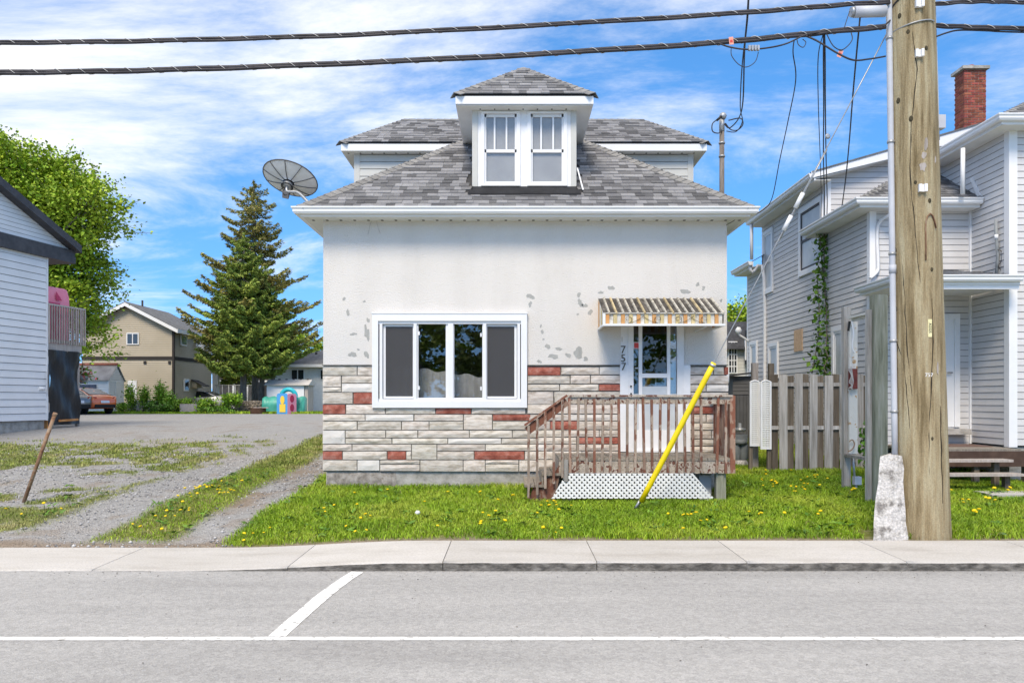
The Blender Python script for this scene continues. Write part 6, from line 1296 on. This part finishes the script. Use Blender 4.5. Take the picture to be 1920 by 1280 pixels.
# cars
def car(name, label, body, loc, yaw):
    root = empty(name, loc, label, 'car'); mb = MB(); M4 = Matrix.Translation(loc) @ Matrix.Rotation(yaw, 4, 'Z')
    # stations along x (rear = 0 .. front = 4.5): bottom, belt z, belt half width, top z, top half width
    st = [(0,.45,.80,.62,.80,.60),(.08,.36,.98,.78,1.0,.72),(.45,.30,1.02,.86,1.06,.74),(.95,.28,.98,.89,1.28,.66),(1.5,.27,.97,.90,1.44,.60),(2.2,.27,.95,.90,1.46,.60),(2.8,.27,.94,.90,1.34,.64),(3.3,.28,.93,.89,1.0,.74),(3.9,.30,.85,.86,.88,.72),(4.35,.36,.70,.78,.74,.66),(4.5,.44,.58,.60,.60,.52)]
    V = []
    for x, zb, zm, hw, zt, ht in st:
        for s in (1,-1):
            ring = [(.0,zb),(hw*.92,zb),(hw,zb+(zm-zb)*.45),(hw*.97,zm),(ht,zt-.03),(ht*.6,zt),(0,zt+.012)]
            ring = ring if s == 1 else ring[-2:0:-1]
            V += [M4 @ Vector((x, s*y, z)) for y, z in ring]
    k = 12; F = []; G = []
    for i in range(len(st)-1):
        for j in range(k):
            f = (i*k+j, i*k+(j+1)%k, (i+1)*k+(j+1)%k, (i+1)*k+j); glass = (j in (3,8) and 2 <= i <= 6)
            (G if glass else F).append(f)
    F += [tuple(range(k-1,-1,-1)), tuple((len(st)-1)*k+j for j in range(k))]
    b = MB(); b.add(V, F, True); b.cur = 1; n0 = len(b.f)
    for f in G: b.f.append(f); b.m.append(1); b.smooth.append(True)
    b.build('body', [body, M['cglass']], root)
    MB().prism([M4 @ Vector(q) for q in ((.50,-.60,1.085),(.50,.60,1.085),(1.30,.54,1.405),(1.30,-.54,1.405))], M4.to_3x3() @ Vector((-.01,0,.02))).build('rear_window', M['cglass'], root)
    for x in (.85,3.55):
        for s in (-1,1):
            c = M4 @ Vector((x, s*.80, .33)); ax_ = M4.to_3x3() @ Vector((0,s,0)); w = MB().lathe([(.20,-.02),(.33,0),(.335,.06),(.335,.12),(.30,.15),(.22,.15)], c, ax_, 20).build('wheel', M['tyre'], root); MB().lathe([(.22,.13),(.21,.155),(.05,.14)], c, ax_, 14).build('rim', M['rim'], w)
    for s in (-1,1): MB().prism([M4 @ Vector(q) for q in ((.045,s*.50,.80),(.03,s*.50,.95),(.12,s*.76,.97),(.13,s*.78,.82))], M4.to_3x3() @ Vector((-.02,0,0))).build('taillight', M['tail'], root)
    MB().prism([M4 @ Vector(q) for q in ((-.015,-.26,.62),(-.015,.26,.62),(.0,.26,.76),(.0,-.26,.76))], M4.to_3x3() @ Vector((-.015,0,0))).build('licence_plate', M['plate'], root)
    MB().prism([M4 @ Vector(q) for q in ((-.03,-.62,.36),(-.03,.62,.36),(-.03,.62,.54),(-.03,-.62,.54))], M4.to_3x3() @ Vector((.1,0,0))).build('bumper', M['tyre'], root)
car('parked_car', 'orange sedan with its rear end showing past the black sheet', M['car1'], Vector((PX(197,44), 44, g1(-22,44))), math.radians(154))
car('parked_car', 'grey car mostly hidden between the black sheet and the orange sedan', M['car2'], Vector((PX(149,42.5), 42.5, g1(-22,42))), math.radians(154))
car('parked_car', 'white car half hidden by the right corner of the tan house', M['car3'], Vector((PX(424,58), 58, g1(-20,58))), math.radians(176))
# bungalow, sheds and yard things
WD = 56; wb = empty('white_bungalow', (PX(580,WD), WD, g1(-14,WD)), 'white brick bungalow with dark hip roof left of the white house', 'house'); wg = g1(-14,WD)
MB().box(PX(516,WD), PX(760,WD), WD, WD+7, wg-.2, PZ(687,WD)).build('wall', M['bbrick'], wb); zer = PZ(685,WD)
MB().add([(PX(498,WD),WD-.6,zer),(PX(780,WD),WD-.6,zer),(PX(780,WD),WD+8,zer),(PX(498,WD),WD+8,zer),(PX(625,60),WD+3.7,PZ(652,60)),(PX(700,60),WD+3.7,PZ(652,60))], [(0,1,5,4),(1,2,5),(2,3,4,5),(3,0,4),(0,3,2,1)]).build('roof', M['roofd'], wb)
MB().box(PX(498,WD), PX(780,WD), WD-.63, WD-.58, zer-.14, zer+.06).build('fascia', M['white'], wb); MB().tube([(PX(593,58),58,PZ(672,58)),(PX(593,58),58,PZ(660,58))], .08, 8).build('vent_pipe', M['blackm'], wb)
for x0, x1, y0, y1 in ((546,571,692,712),(600,625,692,712)):
    w = MB().box(PX(x0,WD), PX(x1,WD), WD-.06, WD-.002, PZ(y1,WD), PZ(y0,WD)).build('window', M['white'], wb); m_ = (x0+x1)/2
    for a, b in ((x0+1.5,m_-1),(m_+1,x1-1.5)): MB().box(PX(a,WD), PX(b,WD), WD-.07, WD-.061, PZ(y1-1.5,WD), PZ(y0+1.5,WD)).build('pane', M['cglass'], w)
ws_ = empty('storage_shed', (PX(535,50), 50, g1(-14,50)), 'low white storage shed with pale roof behind the green tarp', 'shed'); g_ = g1(-14,50)
MB().box(PX(500,50), PX(570,50), 50, 51.5, g_-.1, PZ(722,50)).build('wall', M['sidw'], ws_); MB().box(PX(571,50), PX(577,50), 50.05, 51.45, g_-.1, PZ(721,50)).build('door', M['woodl'], ws_)
MB().prism([(PX(496,50),49.8,PZ(722,50)),(PX(496,50),50.75,PZ(711,50)),(PX(496,50),51.7,PZ(722,50))], (PX(580,50)-PX(496,50),0,0)).build('roof', M['slab'], ws_)
for i in range(6): MB().box(PX(502+i*13.5,50), PX(506+i*13.5,50), 50.7, 50.8, PZ(712,50.7), PZ(710,50.7)).build('ridge_clip', M['darkb'], ws_)
tgp = MB(); V = []; nx, nz_ = 16, 5; pr = [(-.55,0),(-.6,.45),(-.5,.9),(0,1.0),(.5,.9),(.6,0)]
for i in range(nx+1):
    for o, z in pr: V.append((PX(491,47)+(PX(567,47)-PX(491,47))*i/nx+random.uniform(-.03,.03), 47.5+o+random.uniform(-.05,.05), g1(-14,47)+.05+z*.92+random.uniform(-.04,.05)))
tgp.add(V, [(i*6+j, (i+1)*6+j, (i+1)*6+j+1, i*6+j+1) for i in range(nx) for j in range(5)]+[(0,1,2,3,4,5), tuple(nx*6+j for j in range(5,-1,-1))], True)
tgp.build('covered_pile', M['tarpg'], None, label='long pile covered by a crumpled green tarp', cat='tarp')
ps = empty('plastic_playhouse', (PX(536,45.2), 45.2, g1(-12.8,45.2)), 'blue, yellow and pink plastic play cube on the far lawn', 'playhouse'); pg = g1(-12.8,45.2)
def panel(p, q, h, mat, name='panel', th=.08):
    p = Vector(p); q = Vector(q); t = (q-p).normalized(); n = Vector((t.y,-t.x,0)); L_ = (q-p).length
    pts = [p+t*a*L_+Vector((0,0,z)) for a, z in ((0,0),(1,0),(1,h*.93),(.85,h),(.15,h),(0,h*.93))]; return MB().prism(pts, -n*th).build(name, M[mat], ps), p, t, n, L_
o1, p, t, n, L_ = panel((PX(517,45),45.2,pg), (PX(539,45),45.0,pg), 1.16, 'blue'); MB().obox(p,t,n,(L_*.28,L_*.82),(.001,.03),(.10,.55)).build('yellow_panel', M['play'], o1)
MB().prism([p+n*.03+t*(L_*(.54+.20*math.cos(a)))+Vector((0,0,.78+.24*math.sin(a))) for a in np.linspace(0,2*math.pi,14)[:-1]], -n*.03).build('yellow_panel', M['play'], o1)
o2, p, t, n, L_ = panel((PX(539,45),45.0,pg), (PX(555,45.6),45.7,pg), 1.14, 'playp')
for cz, cr in ((.85,.17),(.35,.17)): MB().prism([p+n*.012+t*(L_*.5+cr*math.cos(a))+Vector((0,0,cz+cr*1.25*math.sin(a))) for a in np.linspace(0,2*math.pi,14)[:-1]], -n*.012).build('round_hole', M['playr'], o2)
panel((PX(555,45.6),45.7,pg), (PX(531,46),46.0,pg), 1.1, 'playp'); panel((PX(531,46),46.0,pg), (PX(517,45),45.2,pg), 1.1, 'blue')
rg = [Vector((PX(541,46.6)+.42*math.cos(a), 46.6, g1(-13,46.6)+.98+.42*math.sin(a))) for a in np.linspace(0,2*math.pi,22)]
MB().tube(rg, .13, 10, False).build('swim_ring', M['teal'], None, label='teal inflatable ring propped behind the play cube', cat='swim ring')
frg = empty('fire_ring', (PX(484,45.5), 45.5, g1(-14.4,45.5)), 'rusty brown metal fire ring on the far lawn', 'fire ring'); MB().lathe([(.42,0),(.44,.05),(.44,.32),(.46,.34),(.40,.34),(.40,.05)], (PX(484,45.5),45.5,g1(-14.4,45.5)), n=18).build('ring', M['brownm'], frg)
MB().box(PX(478,45.5), PX(506,45.5), 45.2, 45.35, g1(-14,45.5)+.33, g1(-14,45.5)+.37).build('grate', M['woodl'], frg)
lp = empty('wood_pile', (PX(465,48.5), 48.5, g1(-16,48.5)), 'stack of split firewood below the spruces', 'wood pile'); mb = MB()
for r in range(7):
    for i in range(18): xx = PX(441,48.5)+i*.092+(r%2)*.045; mb.tube([(xx,48.3+random.uniform(-.06,.06),g1(-16,48.5)+.05+r*.105),(xx+random.uniform(-.03,.03),48.9,g1(-16,48.5)+.05+r*.105+random.uniform(-.02,.03))], random.uniform(.04,.062), 6)
mb.build('logs', M['log'], lp, kind='stuff')
MB().box(PX(337,46), PX(369,46), 46, 46.5, g1(-18,46)-.05, PZ(757,46)).build('planter_box', M['woodl'], None, label='grey wooden planter box among the far weeds', cat='planter')
cf = empty('chain_link_fence', (PX(440,60), 60, g1(-20,60)), 'grey chain-link fence behind the spruce trunks', 'fence')
for x in range(405,500,12): MB().tube([(PX(x,60),60,g1(-20,60)-.1),(PX(x,60),60,PZ(721,60))], .035, 6).build('post', M['galv'], cf)
MB().tube([(PX(403,60),60,PZ(722,60)),(PX(500,60),60,PZ(722,60))], .03, 6).build('top_rail', M['galv'], cf); mb = MB(); x0, x1, z0, z1 = PX(403,60), PX(500,60), g1(-20,60), PZ(722,60); k = x0-1.6
while k < x1+1.6:
    for s in (1,-1):
        a, b = (k,z0), (k+s*(z1-z0),z1)
        if x0 < a[0] < x1 and x0 < b[0] < x1: mb.beam((a[0],60,a[1]), (b[0],60,b[1]), .012, .012, Vector((0,1,0)))
    k += .11
mb.build('mesh', M['galv'], cf, kind='stuff')
ap = empty('dark_apartment', (PX(460,72), 72, g1(-22,72)), 'dark veranda building with white balcony rails behind the spruces', 'house')
MB().box(PX(398,72), PX(505,72), 72, 78, .6, PZ(660,72)).build('wall', M['darkb'], ap)
for y in (694,713): MB().box(PX(400,71), PX(505,71), 70.8, 70.95, PZ(y+3,71), PZ(y,71)).build('balcony_rail', M['whitew'], ap)
for x in (408,436,462,490,503): MB().box(PX(x,71), PX(x+3,71), 70.96, 71.1, .8, PZ(660,71)).build('post', M['whitew'], ap)
MB().box(PX(392,72), PX(512,72), 70.6, 78.4, PZ(662,72), PZ(655,72)).build('roof', M['roofd'], ap)
MB().box(PX(398,61), PX(408,61), 61, 61.4, .8, PZ(695,61)).build('white_annex', M['sidw'], None, label='narrow white annex at the right corner of the tan house', cat='annex')
# ------------------------------------------------------------------ trees and shrubs
def maple(base, blobs, nleaf, size, name, label, mat, spray=0, trunk_r=.3, cat='tree', group=None):
    base = Vector(base); root = empty(name, base, label, cat, group); C = []; D = []; tb = MB(); tr_ = MB()
    top = Vector((base.x, base.y, max(b[0][2] for b in blobs)*.72+base.z*.28)); k = 7
    tr_.tube([base.lerp(top, i/k)+Vector((random.uniform(-.1,.1),random.uniform(-.1,.1),0))*trunk_r*2 for i in range(k+1)], [trunk_r*(1-.75*i/k) for i in range(k+1)], 9)
    tot = sum(b[1]*b[1]*b[2] for b in blobs)
    for c, rx, rz in blobs:
        c = Vector(c); n = max(3, int(len(blobs) and (rx*rx*rz/tot)*nleaf/90))
        st = base.lerp(top, random.uniform(.3,.9)); mid_ = st.lerp(c, .55)+Vector((0,0,rz*.15)); tb.tube(smooth_pts([st, mid_, c], 4), [trunk_r*.35*(1-.75*i/8) for i in range(9)], 6)
        for _ in range(n):
            v = Vector((random.gauss(0,1), random.gauss(0,1), random.gauss(0,1))).normalized(); r = random.uniform(.45,1.0)**.6
            q = c+Vector((v.x*rx*r, v.y*rx*r, v.z*rz*r))
            if random.random() < .18: tb.tube([c.lerp(q,.3), q], [.03,.012], 4)
            s = random.uniform(.25,.5)
            for _ in range(90): C.append(q+Vector((random.gauss(0,s), random.gauss(0,s), random.gauss(0,s*.62)))); D.append((v.x,v.y,v.z+.3))
            if r > .85 and spray and random.random() < spray:
                dr_ = (v+Vector((0,0,.45))).normalized(); Ls = random.uniform(.6,1.5)
                tb.tube([q, q+dr_*Ls], [.02,.006], 4)
                for i in range(28): C.append(q+dr_*(Ls*random.random())+Vector((random.gauss(0,.09),random.gauss(0,.09),random.gauss(0,.09)))); D.append(tuple(dr_))
    tr_.build('trunk', M['bark'], root); tb.build('branches', M['bark'], root, kind='stuff'); np_obj('crown', leaf_mesh([tuple(q) for q in C], size, mat, 'crown', .5, .8, dirs=D), root, kind='stuff'); return root
md = 40
def MP(x, y, d=md): return tuple(P(x, y, d))
maple((PX(20,md), md, g1(-25,md)), [(MP(60,365),3.0,2.2),(MP(-60,350),3.3,2.5),(MP(150,400,39),1.9,1.7),(MP(20,430),3.6,2.3),(MP(110,470,41),2.2,1.9),(MP(150,520,41),1.6,1.5),(MP(-80,480),3.5,3),(MP(120,590,41.5),1.5,1.6),(MP(165,640,42),1.25,1.5),(MP(15,305),1.8,1.4),(MP(187,370,39.5),.9,.9),(MP(50,560),3,2.4),(MP(170,600,42),.8,.9),(MP(185,330,39.5),.9,.7),(MP(100,335),1.5,1.2),(MP(200,420,40),.9,.9),(MP(190,560,41.5),.8,.9),(MP(140,455,40),1.6,1.4)], 105000, .17, 'maple_tree', 'large bright green maple rising behind the white sided house', M['leaf'], .55, .34)
def spruce(base, H_, z0f, R, name, label, mat, dens, lean=0, ragged=.2, trunk_r=.22, group='spruce trees by the far lawn', nlev=34, frond=.34, px=0.8):
    base = Vector(base); root = empty(name, base, label, 'tree', group); tb = MB(); tr_ = MB(); k = 8
    tr_.tube([base+Vector((lean*i/k,0,H_*i/k-.1)) for i in range(k+1)], [trunk_r*(1-.93*i/k) for i in range(k+1)], 9); C = []; D = []; S = []
    for L in range(nlev):
        f = L/(nlev-1); z = H_*(z0f+(1-z0f)*f**.92); prof = (1-f)**px*(.55+.45*min(1, (f+.04)*5)); r0 = R*prof+.12
        for b in range(int(5+4*(1-f))):
            a = random.uniform(0, 2*math.pi); r = r0*random.uniform(1-ragged*1.6, 1+ragged); zz = z+random.uniform(-.15,.15); dr_ = Vector((math.cos(a), math.sin(a), 0)); droop = .16+.18*(1-f)
            pts = [base+Vector((lean*zz/H_,0,zz))+dr_*(r*t)+Vector((0,0,-droop*r*math.sin(t*2.3)*.9+.30*r*max(0,t-.62))) for t in np.linspace(0,1,7)]
            tb.tube(pts, [.035*(1-.85*t)*(.4+.6*(1-f)) for t in np.linspace(0,1,7)], 4, False)
            side = Vector((-dr_.y, dr_.x, 0)); nfr = int(r*dens)+4
            for _ in range(nfr):
                t = random.random()**.65; i = min(5, int(t*6)); q = pts[i].lerp(pts[i+1], t*6-i); s = random.choice((-1,1)); w = random.random()
                wd = r*.30*(1-t*.75); C.append(q+side*(s*w*wd)+Vector((0,0,-.10*w-.16*random.random()))); D.append(tuple(dr_*.75+side*s*.75*(.3+w)+Vector((0,0,-.30+.4*t)))); S.append(frond*random.uniform(.55,1.3)*(.6+.4*(1-f)))
    tr_.build('trunk', M['bark'], root); tb.build('branches', M['bark'], root, kind='stuff'); np_obj('crown', leaf_mesh([tuple(q) for q in C], frond, mat, 'crown', .25, .30, sizes=S, dirs=D), root, kind='stuff'); return root
def sbase(x, d): return (PX(x,d), d, g1(PX(x,d), d))
spruce(sbase(479,53), 15.4, .27, 4.1, 'spruce_tree', 'tallest thin spruce with brown cone-laden top', M['needle2'], 84, -.1, .42, .26, nlev=40, frond=.32, px=.66)
spruce(sbase(456,50), 11.2, .28, 3.0, 'spruce_tree', 'dense dark green spruce in front of the tallest one', M['needle'], 130, .05, .32, .24, nlev=34, frond=.32, px=.66)
spruce(sbase(489,51), 8.6, .38, 2.7, 'spruce_tree', 'low spreading spruce at the right of the spruce group', M['needle'], 100, .3, .3, .22, nlev=22, frond=.34, px=.6)
spruce(sbase(447,62), 7.6, .34, 1.7, 'spruce_tree', 'short spruce nearest the tan house roof', M['needle'], 60, -.4, .3, .18, nlev=20, frond=.38, px=.6)
spruce(sbase(590,75), 6.6, .15, 1.6, 'spruce_tree', 'small far spruce peeking over the bungalow roof', M['needle'], 40, 0, .2, .15, nlev=16, frond=.4)
# trees on the far side of the road: the front window mirrors them
spruce((-.8,-17,0), 11, .08, 4.2, 'spruce_tree', 'spruce across the road mirrored in the middle of the front window', M['needle'], 36, 0, .2, .3, group=None, nlev=30, frond=.5)
maple((4.5,-24,0), [((4.5,-24,5.5),3.6,2.8),((7.5,-24,5),3,2.4),((2,-26,6.5),3,2.6)], 9000, .34, 'maple_tree', 'leafy tree across the road mirrored in the right window panes', M['leaf'], 0, .3)
maple((-5.5,-22,0), [((-5.5,-22,5),3.4,2.8),((-8.5,-23,5.5),3,2.6)], 8000, .34, 'maple_tree', 'leafy tree across the road mirrored in the left window panes', M['leaf'], 0, .3)
maple((PX(1380,42), 42, .9), [(MP(1378,592,42),1.0,.8),(MP(1392,588,42),.9,.8)], 2500, .16, 'far_tree', 'bright green treetop over the cream house roof', M['leaf'], .3, .12)
maple((PX(560,66), 66, .9), [(MP(545,655,66),2.6,1.5),(MP(565,660,66),2,1.2)], 4000, .22, 'far_tree', 'green tree behind the roof of the white bungalow', M['leaf'], .2, .2)
def bush(x, y0, y1, wpx, d, label, mat='bush', n=900, size=.12, name='bush', flat=1.0):
    c = P(x, (y0+y1)/2, d); g = g1(c.x, d); h = (y1-y0)*d/1500/2; w = wpx*d/1500/2; root = empty(name, (c.x,d,g), label, 'bush', 'weedy bushes along the far edge of the lot'); C = []
    nb = max(3, int(wpx/7)); cl = [Vector((c.x+random.uniform(-.75,.75)*w, d+random.uniform(-.4,.4), g+random.uniform(.25,1.0)*2*h*.85)) for _ in range(nb)]
    for q in cl:
        for _ in range(n//nb): C.append(tuple(q+Vector((random.gauss(0,w*.24), random.gauss(0,.25), random.gauss(0,h*.30)))))
    C = [q if q[2] > g+.02 else (q[0],q[1],g+.05+random.random()*.2) for q in C]
    tb = MB()
    for q in cl: tb.tube(smooth_pts([Vector((c.x+(q.x-c.x)*.3,d,g-.05)), Vector((c.x,d,g)).lerp(q,.5)+Vector((.05,0,0)), q], 3), .018, 5)
    tb.build('stem', M['bark'], root); np_obj('foliage', leaf_mesh(C, size, M[mat], 'foliage', .4), root, kind='stuff')
bush(247,705,770,18,47.5,'tall thin weedy bush in front of the patio door'); bush(268,715,765,14,47.5,'narrow bush left of the tallest weed'); bush(289,700,768,18,47.3,'tallest bright weed in front of the tan house')
bush(313,718,768,34,47,'broad bright bush at the corner of the tan house', n=1500); bush(345,742,770,34,46.8,'low bush above the planter box', n=1100); bush(388,748,774,44,46.6,'low leafy bush right of the planter box', n=1300)
bush(428,738,772,40,47.2,'yellow-green bush beside the firewood stack', n=1500); bush(300,756,776,60,46.2,'low dark weeds at the edge of the lot', 'vine', n=1500, size=.10); bush(225,752,774,26,46.6,'weeds at the foot of the garden shed', n=700); bush(408,765,777,60,45.8,'ragged weeds along the lawn edge by the bushes', 'vine', n=1200, size=.09)
bush(455,722,735,18,58,'clipped round bush behind the spruce trunks', 'vine', n=700); bush(517,692,712,14,57.5,'plum-leaved bush at the bungalow corner', 'purple', n=700)
st_ = empty('retaining_wall', (PX(270,47.8), 47.8, g1(-22,47.8)), 'low grey rubble wall behind the weeds', 'wall'); 
for r in range(3):
    xx = PX(235,47.9)+random.uniform(0,.2)
    while xx < PX(338,47.9):
        w = random.uniform(.35,.75); V = [];
        mb = MB().box(xx, xx+w-.03, 47.8+random.uniform(-.05,.05), 48.2, g1(-22,48)+r*.26-.02, g1(-22,48)+r*.26+.23); mb.build('stone', M['concb'], st_); xx += w
# ------------------------------------------------------------------ grass, gravel, dandelions
def scatter(n, x0, x1, y0, y1): return RNG.uniform(x0,x1,n), RNG.uniform(y0,y1,n)
def inside_solid(x, y):
    s = (x > HX0-.02) & (x < HX1+.02) & (y > HY-.0); s |= (x > RX) & (y > RYB-.1); s |= (x > WXc) & (y > WY-.05)
    s |= ((x-PB.x)**2+(y-PB.y)**2) < .33**2; s |= (x > b0-.02) & (x < b1) & (y > 9.42) & (y < 9.95)
    s |= (x > px0+.05) & (x < px1) & (y > PYF+.03) & (y < HY); return s
def blades(name, x, y, h, w, lean, mat, label):
    n = len(x); z = gz(x, y); a = RNG.uniform(0, 2*np.pi, n); la = RNG.uniform(0, 2*np.pi, n); ln_ = lean*h*RNG.uniform(.1,1.3,n)
    c, s = np.cos(a)*w/2, np.sin(a)*w/2; lx, ly = np.cos(la)*ln_, np.sin(la)*ln_; B = np.stack([x,y,z-.005],1)
    v0 = B+np.stack([-c,-s,0*h],1); v1 = B+np.stack([c,s,0*h],1); m_ = B+np.stack([lx*.35,ly*.35,h*.6],1)
    v2 = m_+np.stack([c*.8,s*.8,0*h],1); v3 = m_+np.stack([-c*.8,-s*.8,0*h],1); v4 = B+np.stack([lx,ly,h*(1-.25*lean)],1)
    V = np.stack([v0,v1,v2,v3,v4],1).reshape(-1,3); i = np.arange(n)*5
    F = np.concatenate([np.stack([i,i+1,i+2],1), np.stack([i,i+2,i+3],1), np.stack([i+3,i+2,i+4],1)])
    np_obj(name, np_mesh(name, V, F, mat), None, label=label, cat='grass', kind='stuff')
x, y = scatter(560000, -12, 9.6, SWB-.02, 15.2); v = veg(x, y); n2 = fbm(x*2.2, y*2.2, 77)
thin = np.where(x < -3.5, .40, .88); keep = (RNG.random(len(x)) < v**1.3*thin*(.55+.7*n2)) & ~inside_solid(x, y); x, y, n2, v = x[keep], y[keep], n2[keep], v[keep]
nb_ = fbm(x*.8, y*.8, 5); h = (.045+.065*nb_+.05*np.clip(n2-.5,0,1))*RNG.uniform(.6,1.3,len(x)); h = np.where(x < -3.5, h*.62, h)
h *= 1+.55*np.exp(-((x-5.7)/.5)**2-((y-9.9)/.5)**2)+.35*np.exp(-np.abs(y-HY)/.15)*(x < .3)+.4*(y > 14.3)*(x > 3.5); h *= np.clip((y-SWB)/.3+.55, .5, 1)
bw = RNG.uniform(.006,.011,len(x)); lf_ = (x < -5.6) | ((x < -3.6) & (RNG.random(len(x)) < .45)); dry = lf_ | (RNG.random(len(x)) < .07)
blades('grass', x[~dry], y[~dry], h[~dry], bw[~dry], .8, M['grass'], 'short green lawn grass in front of the houses and between the wheel tracks')
blades('dry_grass', x[dry], y[dry], h[dry]*.9, bw[dry], 1.1, M['grassd'], 'dull yellowish grass mixed into the driveway verge')
x, y = scatter(60000, -13, -3.2, 15.2, 21.5); v = veg(x, y); keep = (RNG.random(len(x)) < v*.75) & ~inside_solid(x, y); x, y = x[keep], y[keep]
blades('grass', x, y, .06*RNG.uniform(.5,1.4,len(x)), RNG.uniform(.012,.02,len(x)), .9, M['grassd'], 'sparse grass patches growing through the gravel lot')
x, y = scatter(26000, -31, -9, 45.2, 48.5); blades('grass', x, y, .13*RNG.uniform(.5,1.5,len(x)), RNG.uniform(.03,.06,len(x)), .8, M['grass'], 'strip of grass along the far side of the gravel lot')
x, y = scatter(30000, 3.5, 6.6, 14.8, 20); blades('grass', x, y, .09*RNG.uniform(.5,1.5,len(x)), RNG.uniform(.01,.015,len(x)), .8, M['grass'], 'rough grass behind the board fence')
# broad-leaved weeds in the turf
wx, wy = scatter(420, -8.5, 8.5, SWB+.15, 14.5); kk = (veg(wx, wy) > .5) & ~inside_solid(wx, wy); wx, wy = wx[kk], wy[kk]; C = []; D = []
for a_, b_ in zip(wx, wy):
    for q in range(7): t_ = q*.9+random.random(); C.append((a_+.05*math.cos(t_), b_+.05*math.sin(t_), g1(a_,b_)+.035+.03*random.random())); D.append((math.cos(t_), math.sin(t_), .25))
np_obj('weeds', leaf_mesh(C, .095, M['vine'], 'weeds', 1.2, .32, dirs=D), None, label='broad-leaved weeds scattered through the turf', cat='weeds', kind='stuff')
# grit and leaf bits on the road edge and sidewalk
C = [(random.uniform(-7,7), 8.18-abs(random.gauss(0,.22)), .006) for _ in range(420)]+[(random.uniform(-6,6), random.uniform(5.0,8.1), .006) for _ in range(90)]
np_obj('road_grit', leaf_mesh(C, .015, pmat('grit', [(.07,.06,.05),(.18,.16,.13)], 9, island=.5), 'road_grit', 3.0, .8), None, label='fine grit and leaf bits along the kerb', cat='grit', kind='stuff')
# loose gravel: small irregular stones
x, y = scatter(90000, -12.5, -3.2, SWB+.02, 19); v = veg(x, y); keep = RNG.random(len(x)) < (1-v)*np.clip(.15+1.3*(fbm(x*1.2,y*1.2,91)-.35), .05, 1)*.62; x, y = x[keep], y[keep]; n = len(x)
r = .006+.020*RNG.random(n)**2.6; z = gz(x, y)+r*.3; off = np.array([(1,0,0),(0,1,0),(-1,0,0),(0,-1,0),(0,0,.75),(0,0,-.75)])
V = (np.stack([x,y,z],1)[:,None,:]+off[None]*(r[:,None,None]*RNG.uniform(.6,1.35,(n,6,3)))).reshape(-1,3); i = np.arange(n)*6
F = np.concatenate([np.stack([i+a,i+b,i+4],1) for a,b in ((0,1),(1,2),(2,3),(3,0))]+[np.stack([i+b,i+a,i+5],1) for a,b in ((0,1),(1,2),(2,3),(3,0))])
np_obj('gravel', np_mesh('gravel', V, F, M['pebble']), None, label='loose grey gravel scattered over the driveway', cat='gravel', kind='stuff')
# dandelions
dm = MB(); dm.cur = 1; dm.tube([(0,0,0),(.006,.004,.06),(.004,0,.115)], .003, 4); dm.cur = 0; dm.lathe([(.008,.112),(.022,.118),(.025,.126),(.016,.136)], (.004,0,0), n=9)
dme = dm.mesh('dandelion', [M['dand'], M['stem']])
def dandelions(n, x0, x1, y0, y1, label, group, sc0=.8, clump=.0, cond=None):
    k = 0; cx_, cy_ = 0, 0
    while k < n:
        if k == 0 or random.random() > clump: cx_, cy_ = random.uniform(x0,x1), random.uniform(y0,y1); xx, yy = cx_, cy_
        else: xx, yy = cx_+random.gauss(0,.12), cy_+random.gauss(0,.12)
        if inside_solid(np.array([xx]), np.array([yy]))[0] or veg(np.array([xx]), np.array([yy]))[0] < .5 or yy < SWB+.12: 
            cx_, cy_ = random.uniform(x0,x1), random.uniform(y0,y1); continue
        s = sc0*random.uniform(.75,1.25); inst(dme, 'dandelion', Matrix.Translation((xx,yy,g1(xx,yy))) @ Matrix.Rotation(random.uniform(0,6.3),4,'Z') @ Matrix.Rotation(random.uniform(.1,.5),4,'X') @ Matrix.Diagonal((s*1.05,s*1.05,s*random.uniform(.6,1.0),1)), None, label=label, cat='dandelion', group=group); k += 1
dandelions(62, -3.2, 4.3, 9.5, 12.9, 'yellow dandelion flower in the front lawn grass', 'dandelions in the front lawn', .85, .45)
dandelions(44, -5.05, -4.3, 9.7, 13.5, 'yellow dandelion flower in the strip between the wheel tracks', 'dandelions between the wheel tracks', .8, .5)
dandelions(16, -8, -5.9, 9.9, 11.5, 'yellow dandelion flower in the weedy verge left of the driveway', 'dandelions left of the driveway', .8, .5)
dandelions(34, 4.0, 5.4, 12.0, 14.6, 'yellow dandelion flower in the grass before the board fence', 'dandelions by the fence', .85, .5)
dandelions(40, 5.4, 8.6, 9.9, 12.8, 'yellow dandelion flower in the long grass right of the utility pole', 'dandelions right of the pole', .95, .5)
MB().lathe([(.0,0),(.03,.01),(.038,.035),(.02,.06)], P(783,968,10.75)+Vector((0,0,.02)), n=10).build('white_ball', M['whitew'], None, label='small white ball lying in the front lawn', cat='ball')
